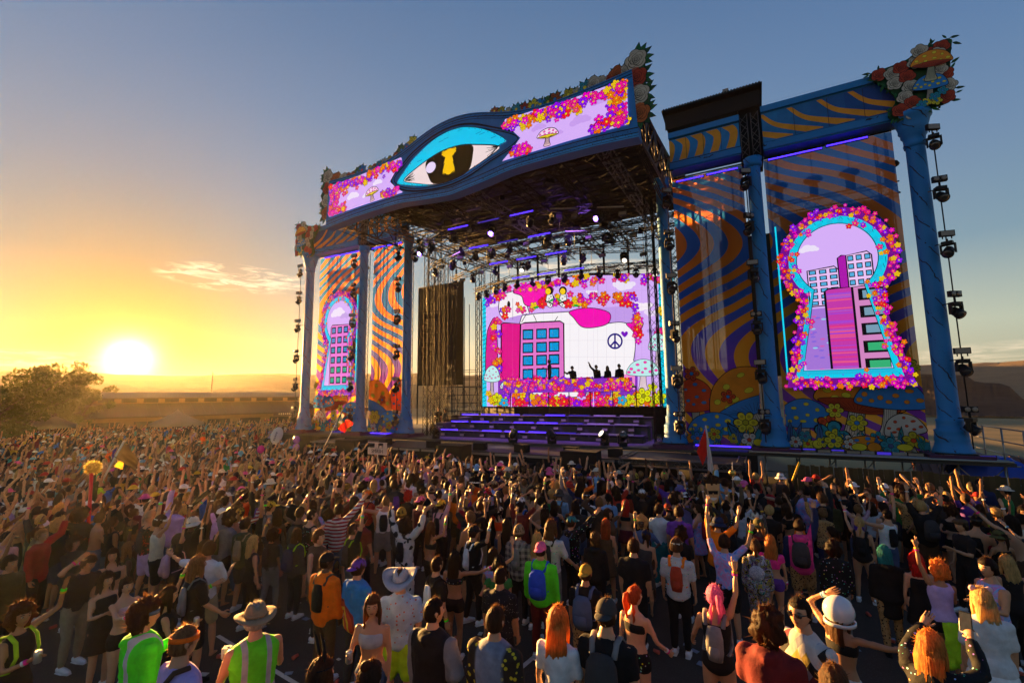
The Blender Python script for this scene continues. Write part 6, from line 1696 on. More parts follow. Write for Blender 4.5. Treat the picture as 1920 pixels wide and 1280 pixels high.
def plan(sp, hi=True):
    """register the meshes a person needs; returns their keys"""
    J = skeleton(sp); sx = sp.get('sex', 'm'); K = {}; k = sp.get('build', 1.); vox = .0255 if hi else .036
    pose = (sx, round(k, 2), sp.get('armL', 'down'), sp.get('armR', 'down'), sp.get('stance', 0.), sp.get('wide', 0.), sp.get('lean', 0.), sp.get('sway', 0.), tuple(sp.get('jit', (0, 0, 0))), sp.get('handL', ''), sp.get('handR', ''), hi, bool(sp.get('kneel')))
    body = [torso(sp, J, .84, 1.55, 0)]
    for s, n in ((1, 'R'), (-1, 'L')):
        body.append(limb(J['sh'+n], J['el'+n], J['wr'+n], np.array(ARMR[sx])*k)); body.append(limb(J['hip'+n], J['kn'+n], J['an'+n], np.array(LEGR[sx])*k))
        a = J['an'+n]; body.append(loft([a+[0, -.035, -.045], a+[0, .03, -.035], a+[0, .10, -.055], a+[0, .16, -.065]], [(.030, .034), (.036, .040), (.040, .026), (.026, .016)], 8))
    K['body'] = job(('body',)+pose, body, vox); K['pose'] = pose
    tp = sp.get('top', 'tee'); inf = dict(tee=.016, loose=.030, tank=.012, crop=.010, hoodie=.034, jacket=.036, shirt=.026, suit=.012, vest=.040, bra=.009, dress=.014, coat=.040, onesie=.04).get(tp, .016)
    if tp != 'bare':
        z0 = dict(tee=.90, loose=.84, tank=.92, crop=1.16, hoodie=.84, jacket=.80, shirt=.86, suit=.86, vest=.88, bra=1.22, dress=.80, coat=.62, onesie=.80).get(tp, .9)
        z1 = dict(tank=1.425, crop=1.40, bra=1.345, suit=1.37, dress=1.37, vest=1.445).get(tp, 1.472)
        parts = [torso(sp, J, z0, z1, inf)]
        sl = dict(tee=.40, loose=.46, hoodie=.98, jacket=.98, shirt=.44, coat=.98, onesie=.98, crop=.22).get(tp, 0)
        if sp.get('sleeve') is not None: sl = sp['sleeve']
        if sl:
            for n in 'RL': parts.append(limb(J['sh'+n], J['el'+n], J['wr'+n], np.array(ARMR[sx])*k, 10, 0, sl, inf*.85))
        elif tp in ('tank', 'vest'):
            for s in (-1, 1): parts.append(loft([J['sp']((s*.10, .075, 1.36)), J['sp']((s*.105, .01, 1.452)), J['sp']((s*.10, -.09, 1.36))], [(.045, .02)]*3, 8))
        elif tp in ('bra', 'suit', 'dress'):
            for s in (-1, 1): parts.append(loft([J['sp']((s*.075, .10, 1.31)), J['sp']((s*.085, .02, 1.445)), J['sp']((s*.075, -.085, 1.32))], [(.014, .012)]*3, 6))
        if tp in ('hoodie', 'coat', 'onesie'): parts.append(loft([J['sp'](p) for p in ((-.10, -.02, 1.45), (-.06, -.095, 1.455), (0, -.125, 1.44), (.06, -.095, 1.455), (.10, -.02, 1.45))], [.035, .050, .058, .050, .035], 10, (0, 0, 1)))
        if tp == 'dress': parts.append(loft([(0, 0, .92), (0, 0, .78), (0, 0, .60)], [(.175*k, .14*k), (.20*k, .17*k), (.23*k, .20*k)], 16, cap=.1))
        if tp == 'suit': parts.append(torso(sp, J, .845, .95, .008))
        K['top'] = job(('top', tp, sl, bool(sp.get('kneel')))+pose[:9]+(hi,), parts, vox, .034 if tp in ('hoodie', 'jacket', 'coat', 'loose', 'onesie', 'shirt', 'tee', 'vest') else .006, 11+len(DONE)+len(JOBS))
    bt = sp.get('bottom', 'pants')
    if bt != 'none':
        parts = [torso(sp, J, .85, 1.0, .012)]
        e = dict(pants=.97, shorts=.46, short=.16, skirt=0, loosepants=.97).get(bt, .97); li = dict(pants=.014, shorts=.030, short=.018, loosepants=.035).get(bt, .014)
        if bt == 'skirt': parts.append(loft([(0, 0, .96), (0, 0, .86), (0, 0, .70)], [(.17*k, .13*k), (.20*k, .17*k), (.235*k, .20*k)], 16, cap=.1))
        else:
            for n in 'RL': parts.append(limb(J['hip'+n], J['kn'+n], J['an'+n], np.array(LEGR[sx])*k, 10, 0, e, li))
        K['bottom'] = job(('bot', bt, bool(sp.get('kneel')))+pose[:2]+pose[4:6]+(hi,), parts, vox*1.1, .022, 5+len(JOBS))
    return K, J
# ------------------------------------------------------------------ cloth, skin and hair
CLOTHC = dict(black=(.012, .011, .012), charcoal=(.045, .042, .042), grey=(.20, .19, .19), white=(.80, .78, .76), cream=(.66, .57, .44), tan=(.33, .22, .12), brown=(.10, .055, .028), red=(.42, .022, .018), maroon=(.14, .014, .016), orange=(.92, .13, .008), yellow=(.70, .46, .035),
    mustard=(.42, .25, .03), green=(.03, .20, .05), neon_green=(.10, .92, .02), lime=(.40, .68, .02), olive=(.085, .075, .025), teal=(.02, .22, .24), light_blue=(.20, .42, .62), blue=(.02, .11, .52), navy=(.014, .022, .075), purple=(.14, .045, .32), lavender=(.48, .34, .62), pink=(.78, .12, .32), hot_pink=(.92, .035, .30), pale_pink=(.68, .38, .42), khaki=(.30, .24, .14), denim=(.07, .11, .20), silver=(.50, .50, .54))
def fabric_out(t, c, rough=.85, co=None):
    co = co or t.coord()
    oi = t.node('ShaderNodeObjectInfo').outputs['Random']
    hs = t.node('ShaderNodeHueSaturation'); t.put(hs.inputs['Color'], c); t.put(hs.inputs['Value'], t.math('ADD', .80, t.math('MULTIPLY', oi, .4))); t.put(hs.inputs['Hue'], t.math('ADD', .488, t.math('MULTIPLY', oi, .024)))
    n1 = t.noise(9, 4, co, .6); n2 = t.noise(230, 2, co)
    c2 = t.mix(1., hs.outputs[0], t.ramp(n1, [(.25, (.72,)*3), (.75, (1.12,)*3)]), 'MULTIPLY')
    h = t.math('ADD', t.math('MULTIPLY', n1, 1.), t.math('MULTIPLY', n2, .12))
    b = t.node('ShaderNodeBsdfPrincipled'); t.put(b.inputs['Base Color'], c2); b.inputs['Roughness'].default_value = rough; b.inputs['Specular IOR Level'].default_value = .2
    t.l.new(t.bump(h, .5, .02), b.inputs['Normal']); return t.done(b.outputs[0])
CM = {}
def cloth(name):
    if name in CM: return CM[name]
    t = NT('cloth_'+name)
    if name in CLOTHC: CM[name] = fabric_out(t, CLOTHC[name]); return CM[name]
    co = t.coord(); sp = t.node('ShaderNodeSeparateXYZ'); t.l.new(co, sp.inputs[0]); Z = sp.outputs[2]; X = sp.outputs[0]
    def vor(s, out='Color', feat='F1'):
        n = t.node('ShaderNodeTexVoronoi', feature=feat); n.inputs['Scale'].default_value = s; t.l.new(co, n.inputs['Vector']); return n.outputs[out]
    if name == 'tiedye': c = t.ramp(t.noise(4.5, 3, co, .6, 1.8), [(.32, (.04, .14, .55)), (.45, (.25, .45, .75)), (.55, (.62, .22, .5)), (.68, (.2, .5, .75))])
    elif name == 'rainbow_tiedye': c = t.ramp(t.noise(5., 2, co, .5, 2.5), [(.30, (.55, .05, .3)), (.42, (.7, .35, .03)), (.52, (.08, .45, .2)), (.62, (.05, .15, .6)), (.72, (.35, .05, .5))])
    elif name == 'leopard': c = t.mix(t.ramp(vor(26, 'Distance'), [(.28, (0,)*3), (.36, (1,)*3)], 'CONSTANT'), (.03, .014, .008), (.48, .27, .10)); c = t.mix(t.math('GREATER_THAN', t.noise(20, 1, co), .56), c, (.42, .22, .07))
    elif name == 'floral': c = t.mix(t.math('LESS_THAN', vor(24, 'Distance'), .22), (.66, .62, .60), vor(24))
    elif name == 'hawaii': c = t.mix(t.math('LESS_THAN', vor(17, 'Distance'), .20), (.34, .50, .66), t.mix(t.noise(40, 1, co), (.05, .03, .04), (.7, .2, .15)))
    elif name == 'stars': c = t.mix(t.math('LESS_THAN', vor(38, 'Distance'), .13), (.010, .010, .014), (.6, .58, .55))
    elif name == 'bright_dots': c = t.mix(t.math('LESS_THAN', vor(22, 'Distance'), .20), (.010, .010, .012), vor(22))
    elif name == 'plaid':
        a = t.math('GREATER_THAN', t.math('FRACT', t.math('MULTIPLY', X, 9.)), .5); b = t.math('GREATER_THAN', t.math('FRACT', t.math('MULTIPLY', Z, 9.)), .5); c = t.mix(t.math('MULTIPLY', t.math('ADD', a, b), .5), (.30, .27, .24), (.05, .045, .05))
    elif name == 'checks_color': c = t.mix(t.math('LESS_THAN', vor(14, 'Distance', 'DISTANCE_TO_EDGE'), .03), vor(14), (.02, .02, .02)); c = t.mix(.35, c, (.55, .52, .48))
    elif name == 'diamonds':
        u = t.math('MULTIPLY', t.math('ADD', X, t.math('MULTIPLY', Z, .6)), 15.); v = t.math('MULTIPLY', t.math('SUBTRACT', X, t.math('MULTIPLY', Z, .6)), 15.)
        wn = t.node('ShaderNodeTexWhiteNoise', noise_dimensions='2D'); cb = t.node('ShaderNodeCombineXYZ'); t.l.new(t.math('FLOOR', u), cb.inputs[0]); t.l.new(t.math('FLOOR', v), cb.inputs[1]); t.l.new(cb.outputs[0], wn.inputs['Vector'])
        c = t.ramp(wn.outputs[0], [(0, (.62, .58, .52)), (.30, (.02, .02, .02)), (.48, (.55, .42, .08)), (.62, (.5, .50, .48)), (.75, (.16, .03, .05)), (.86, (.30, .33, .42))], 'CONSTANT')
    elif name == 'swirl': c = t.ramp(t.noise(6, 2, co, .4, 3.5), [(.28, (.02, .02, .03)), (.40, (.45, .42, .06)), (.47, (.10, .03, .22)), (.54, (.5, .46, .48)), (.62, (.03, .28, .26)), (.72, (.02, .02, .03))], 'CONSTANT')
    elif name == 'cow': c = t.mix(t.math('GREATER_THAN', t.noise(8, 1, co, .3), .57), (.62, .58, .56), (.012, .011, .012))
    elif name == 'redstripe': c = t.mix(t.math('GREATER_THAN', t.noise(5, 2, t.node('ShaderNodeMapping').outputs[0] if 0 else co, .5, 2.5), .56), (.012, .010, .011), (.40, .035, .02))
    elif name == 'rainbow_hoodie':
        d = t.math('SQRT', t.math('ADD', t.math('POWER', t.math('ADD', X, .20), 2.), t.math('POWER', t.math('SUBTRACT', Z, .86), 2.)))
        d = t.math('ADD', d, t.math('MULTIPLY', t.noise(6, 1, co), .05))
        c = t.ramp(d, [(0, (.55, .05, .02)), (.12, (.7, .32, .02)), (.17, (.6, .05, .02)), (.22, (.72, .40, .03)), (.265, (.55, .04, .02)), (.33, (.30, .02, .02)), (.37, (.03, .22, .50))], 'CONSTANT')
    elif name == 'moon': c = t.mix(t.ramp(t.math('ABSOLUTE', X), [(.12, (0,)*3), (.15, (1,)*3)]), t.mix(t.noise(7, 5, co), (.04, .05, .08), (.34, .38, .46)), t.mix(t.math('LESS_THAN', vor(18, 'Distance'), .3), (.03, .02, .015), (.62, .42, .02)))
    elif name == 'hivis':
        c = (.10, .92, .02); st = t.math('LESS_THAN', t.math('ABSOLUTE', t.math('SUBTRACT', Z, 1.04)), .028); st2 = t.math('MULTIPLY', t.math('LESS_THAN', t.math('ABSOLUTE', t.math('SUBTRACT', t.math('ABSOLUTE', X), .10)), .024), t.math('GREATER_THAN', Z, 1.04)); c = t.mix(t.math('MAXIMUM', st, st2), c, (.52, .52, .50))
    elif name == 'pink_navy': c = t.mix(t.math('GREATER_THAN', t.math('ABSOLUTE', X), .185), (.82, .05, .26), (.014, .022, .075))
    elif name == 'varsity': c = t.mix(t.math('GREATER_THAN', t.math('ABSOLUTE', X), .20), (.012, .011, .012), (.22, .21, .21))
    elif name == 'sequin': c = t.mix(vor(60, 'Distance'), (.12, .14, .2), (.6, .62, .68))
    elif name == 'stripes': c = t.mix(t.math('GREATER_THAN', t.math('FRACT', t.math('MULTIPLY', Z, 14.)), .5), (.55, .52, .5), (.30, .03, .04))
    elif name == 'fur': c = t.mix(t.noise(60, 3, co), (.10, .06, .03), (.40, .28, .14))
    else: c = (.2, .2, .2)
    CM[name] = fabric_out(t, c, .8, co); return CM[name]
SKINC = dict(fair=(.58, .31, .18), light=(.52, .265, .14), tan=(.40, .19, .09), brown=(.21, .095, .042), dark=(.085, .040, .022))
SKM = {}
for k_, c_ in SKINC.items():
    t = NT('skin_'+k_); co = t.coord(); n = t.noise(14, 4, co, .6); c = t.mix(n, tuple(v*.84 for v in c_), (c_[0]*1.12, c_[1]*1.02, c_[2]*.98))
    b = t.node('ShaderNodeBsdfPrincipled'); t.put(b.inputs['Base Color'], c); b.inputs['Roughness'].default_value = .48; b.inputs['Specular IOR Level'].default_value = .35
    t.l.new(t.bump(t.noise(90, 3, co), .15, .005), b.inputs['Normal']); SKM[k_] = t.done(b.outputs[0])
LIPS = simple('lips', (.30, .10, .08), .4); EYEW = simple('eye_white', (.55, .52, .48), .25, var=.05); EYED = simple('eye_dark', (.016, .011, .009), .3)
HAIRC = dict(black=(.010, .007, .006), dark_brown=(.030, .016, .009), brown=(.075, .036, .016), light_brown=(.16, .085, .035), blonde=(.42, .27, .10), red=(.28, .055, .015), bright_red=(.45, .015, .012), grey=(.25, .24, .23), teal=(.01, .16, .17), pink=(.65, .12, .28), orange=(.42, .15, .03))
HRM = {}
for k_, c_ in HAIRC.items():
    t = NT('hair_'+k_); co = t.coord(); mp = t.node('ShaderNodeMapping'); t.l.new(co, mp.inputs[0]); mp.inputs['Scale'].default_value = (1, 1, .12)
    n = t.noise(75, 4, mp.outputs[0], .7); c = t.mix(t.ramp(n, [(.36, (0,)*3), (.64, (1,)*3)]), tuple(v*.40 for v in c_), tuple(min(1, v*1.8) for v in c_))
    tl = t.node('ShaderNodeBsdfTranslucent'); t.put(tl.inputs[0], tuple(min(1, v*2.2+e) for v, e in zip(c_, (.14, .055, .012)))); mx = t.node('ShaderNodeMixShader'); mx.inputs[0].default_value = .34
    t.l.new(t.pbr(c, .55, 0, t.bump(n, .8, .012), .12), mx.inputs[1]); t.l.new(tl.outputs[0], mx.inputs[2]); HRM[k_] = t.done(mx.outputs[0])
PLAST = simple('glossy_white_shell', (.62, .62, .63), .15, 0, .1, 4, spec=.6); SHADES = simple('sunglass_lens', (.008, .008, .01), .08, 0, .1, 5, spec=.8)
SHOE = {k: cloth(k) for k in ('white', 'black', 'grey', 'red')}
MESHC = {}
def body_mesh(K, J, sp):
    hy, hp = sp.get('hy', 0.), sp.get('hp', 0.); key = ('B', K['body'], round(hy, 2), round(hp, 2))
    if key in MESHC: return MESHC[key]
    me0 = DONE[K['body']]; n = len(me0.vertices); co = np.empty(n*3, np.float32); me0.vertices.foreach_get('co', co); co = co.reshape(-1, 3)
    m = len(me0.polygons); lt = np.empty(m, np.int32); me0.polygons.foreach_get('loop_total', lt); li = np.empty(len(me0.loops), np.int32); me0.loops.foreach_get('vertex_index', li)
    fl = [tuple(a) for a in np.split(li, np.cumsum(lt)[:-1])] if not (lt == 4).all() else [tuple(a) for a in li.reshape(-1, 4)]
    k = {'m': 1., 'f': .94}[sp.get('sex', 'm')]
    R = rot(hy, hp); HV = HEADV*k*1.02@R.T+J['head']
    parts = [(HV, HEADF)]; mi = [HEADM]
    for s, nn in ((1, 'R'), (-1, 'L')):
        d = J['hd'+nn]; up = d[2] > .3; palm = np.array([0., 1., .0]) if up else np.array([-s, .3, .2])
        if abs(d@unit(palm)) > .9: palm = np.array([-s, 0, .3])
        ps = sp.get('hand'+nn) or ('open' if up else 'relax')
        hp_ = hand(J['wr'+nn], d, palm, s, ps, .98 if sp.get('sex') != 'f' else .88)
        for q in hp_: parts.append(q); mi.append(np.zeros(len(q[1]), int))
    V, F = merge(parts); F2 = [tuple(np.array(f)+n) for f in faces_list(F)]
    me = mesh_np('person', np.concatenate([co, V]), fl+F2, [SKM['light'], LIPS, EYEW, EYED], np.concatenate([np.zeros(len(fl), int), np.concatenate(mi)]), None, True)
    MESHC[key] = me; return me
def cached(key, fn, mats):
    if key not in MESHC:
        V, F = fn(); MESHC[key] = mesh_np(str(key[0]), V, faces_list(F), mats, None, None, True)
    return MESHC[key]
def setmat(o, m, i=0):
    while len(o.data.materials) <= i: o.data.materials.append(None)
    o.material_slots[i].link = 'OBJECT'; o.material_slots[i].material = m
def pack_mesh(kind):
    if kind == 'pack':
        P = [loft([(0, -.155, .98), (0, -.175, 1.05), (0, -.185, 1.18), (0, -.175, 1.32), (0, -.150, 1.38)], [(.12, .06), (.145, .085), (.145, .09), (.13, .075), (.09, .04)], 14, cap=.3), loft([(0, -.255, 1.02), (0, -.268, 1.08), (0, -.262, 1.16)], [(.09, .02), (.10, .03), (.085, .022)], 10, cap=.3)]
    elif kind == 'slim':
        P = [loft([(0, -.140, 1.00), (0, -.150, 1.1), (0, -.150, 1.25), (0, -.140, 1.36)], [(.075, .03), (.095, .045), (.095, .045), (.070, .028)], 12, cap=.3), loft([(0, -.19, 1.03), (0, -.197, 1.1), (0, -.19, 1.16)], [(.055, .010), (.06, .016), (.05, .010)], 8, cap=.3)]
    else:
        s, f = sphere(16, 10); P = [(s*[.13, .05, .13]+[0, -.175, 1.22], f)]
    return merge(P)
def strap_mesh():
    P = []
    for s in (-1, 1): P.append(loft([(s*.095, -.125, 1.36), (s*.105, -.07, 1.455), (s*.115, .02, 1.475), (s*.12, .105, 1.40), (s*.125, .135, 1.25), (s*.145, .08, 1.10), (s*.13, -.08, 1.06)], [(.026, .010)]*7, 6, (1, 0, 0)))
    return merge(P)
def person(sp, K, J, loc, rz, label, group, hi=True):
    H = sp.get('h', 1.74 if sp.get('sex', 'm') == 'm' else 1.64)/1.75
    o = link('person', body_mesh(K, J, sp)); o.location = loc; o.rotation_euler = (0, 0, rz); o.scale = (H,)*3
    tag(o, label, 'person', group); setmat(o, SKM[sp.get('skin', 'light')])
    def child(nm, me, mat, at_head=False, sc_=1.):
        c = link(nm, me, o); setmat(c, mat)
        if at_head:
            c.location = J['head']; c.rotation_euler = Matrix(rot(sp.get('hy', 0.), sp.get('hp', 0.)).tolist()).to_euler(); c.scale = (sc_*({'m': 1., 'f': .94}[sp.get('sex', 'm')])*1.02,)*3
        return c
    def raw(k):
        me = DONE[k]
        if not me.materials: me.materials.append(None)
        return me
    if 'top' in K: child({'hoodie': 'hooded_top', 'jacket': 'jacket', 'coat': 'coat', 'vest': 'vest', 'dress': 'dress', 'suit': 'swimsuit', 'bra': 'bikini_top', 'tank': 'tank_top', 'onesie': 'onesie', 'shirt': 'shirt', 'crop': 'crop_top'}.get(sp.get('top', 'tee'), 't_shirt'), raw(K['top']), cloth(sp.get('tc', 'black')))
    if 'bottom' in K: child({'shorts': 'shorts', 'short': 'short_shorts', 'skirt': 'skirt'}.get(sp.get('bottom', 'pants'), 'trousers'), raw(K['bottom']), cloth(sp.get('bc', 'black')))
    hr = sp.get('hair', 'short')
    if hr != 'none':
        sd = sp.get('hseed', 1); child('hair', cached(('hair', hr, sd, hi), lambda: hair_mesh(hr, sd, 190 if hi else 40), [None]), HRM[sp.get('hc', 'dark_brown')], True)
    for ht in sp.get('hat', '').split('+'):
        if ht:
            nm = {'cap': 'cap', 'capback': 'cap', 'bucket': 'bucket_hat', 'cowboy': 'cowboy_hat', 'brimhat': 'brimmed_hat', 'beanie': 'beanie', 'headband': 'headband', 'bandana': 'bandana', 'hood': 'hood', 'helmet': 'helmet', 'ears': 'rabbit_ears', 'roundears': 'ear_headband', 'flatcap': 'flat_cap', 'glasses': 'sunglasses'}[ht]
            child(nm, cached(('hat', ht), lambda: hat_mesh(ht), [None]), SHADES if ht == 'glasses' else (PLAST if ht == 'helmet' else cloth(sp.get('hatc', 'black'))), True, 1.06 if ht in ('cap', 'capback', 'bucket', 'cowboy', 'brimhat', 'beanie') and hr not in ('none', 'crop') else 1.)
    if sp.get('bag'):
        kd = sp['bag']; b = child('backpack', cached(('bag', kd), lambda: pack_mesh(kd), [None]), cloth(sp.get('bagc', 'black')))
        le = sp.get('lean', 0.)
        if hi or sp.get('strap'):
            c = link('strap', cached(('strap',), strap_mesh, [None]), b); setmat(c, cloth(sp.get('strapc', sp.get('bagc', 'black'))))
    if hi and sp.get('shoes', 'white') != 'none':
        for n in 'RL':
            a = J['an'+n]; me = cached(('shoe',), lambda: merge([loft([(0, -.055, -.040), (0, -.02, -.028), (0, .06, -.036), (0, .14, -.052), (0, .19, -.060)], [(.034, .040), (.042, .050), (.046, .044), (.048, .030), (.030, .020)], 10, cap=.4), loft([(0, -.07, -.078), (0, .06, -.078), (0, .195, -.078)], [(.036, .010), (.048, .010), (.036, .010)], 10, cap=.3)]), [None])
            c = link('shoe', me, o); c.location = a; setmat(c, SHOE.get(sp.get('shoes', 'white'), SHOE['white']))
    if sp.get('bands'):
        for n in sp['bands']:
            w = J['wr'+n]; d = J['hd'+n]
            for q in range(2 if hi else 1):
                me = cached(('band', ), lambda: merge([loft([(0, 0, -.010), (0, 0, .010)], [(.036, .034), (.036, .034)], 12, cap=.1)]), [None])
                c = link('wristband', me, o); c.location = w-d*(.035+.026*q); c.rotation_euler = Vector(d).to_track_quat('Z', 'Y').to_euler(); c.scale = (.98 if sp.get('sex') != 'f' else .86,)*2+(1.,); setmat(c, cloth(['neon_green', 'yellow', 'hot_pink', 'white', 'light_blue'][(int(abs(w[0])*1000)+q) % 5]))
    return o
def at_wrist(o, J, n, k=.07):
    """world point in the grip of hand n"""
    p = J['wr'+n]+J['hd'+n]*k; s = o.scale[0]; c, q = math.cos(o.rotation_euler[2]), math.sin(o.rotation_euler[2]); p = p*s
    return Vector((o.location[0]+p[0]*c-p[1]*q, o.location[1]+p[0]*q+p[1]*c, o.location[2]+p[2]))
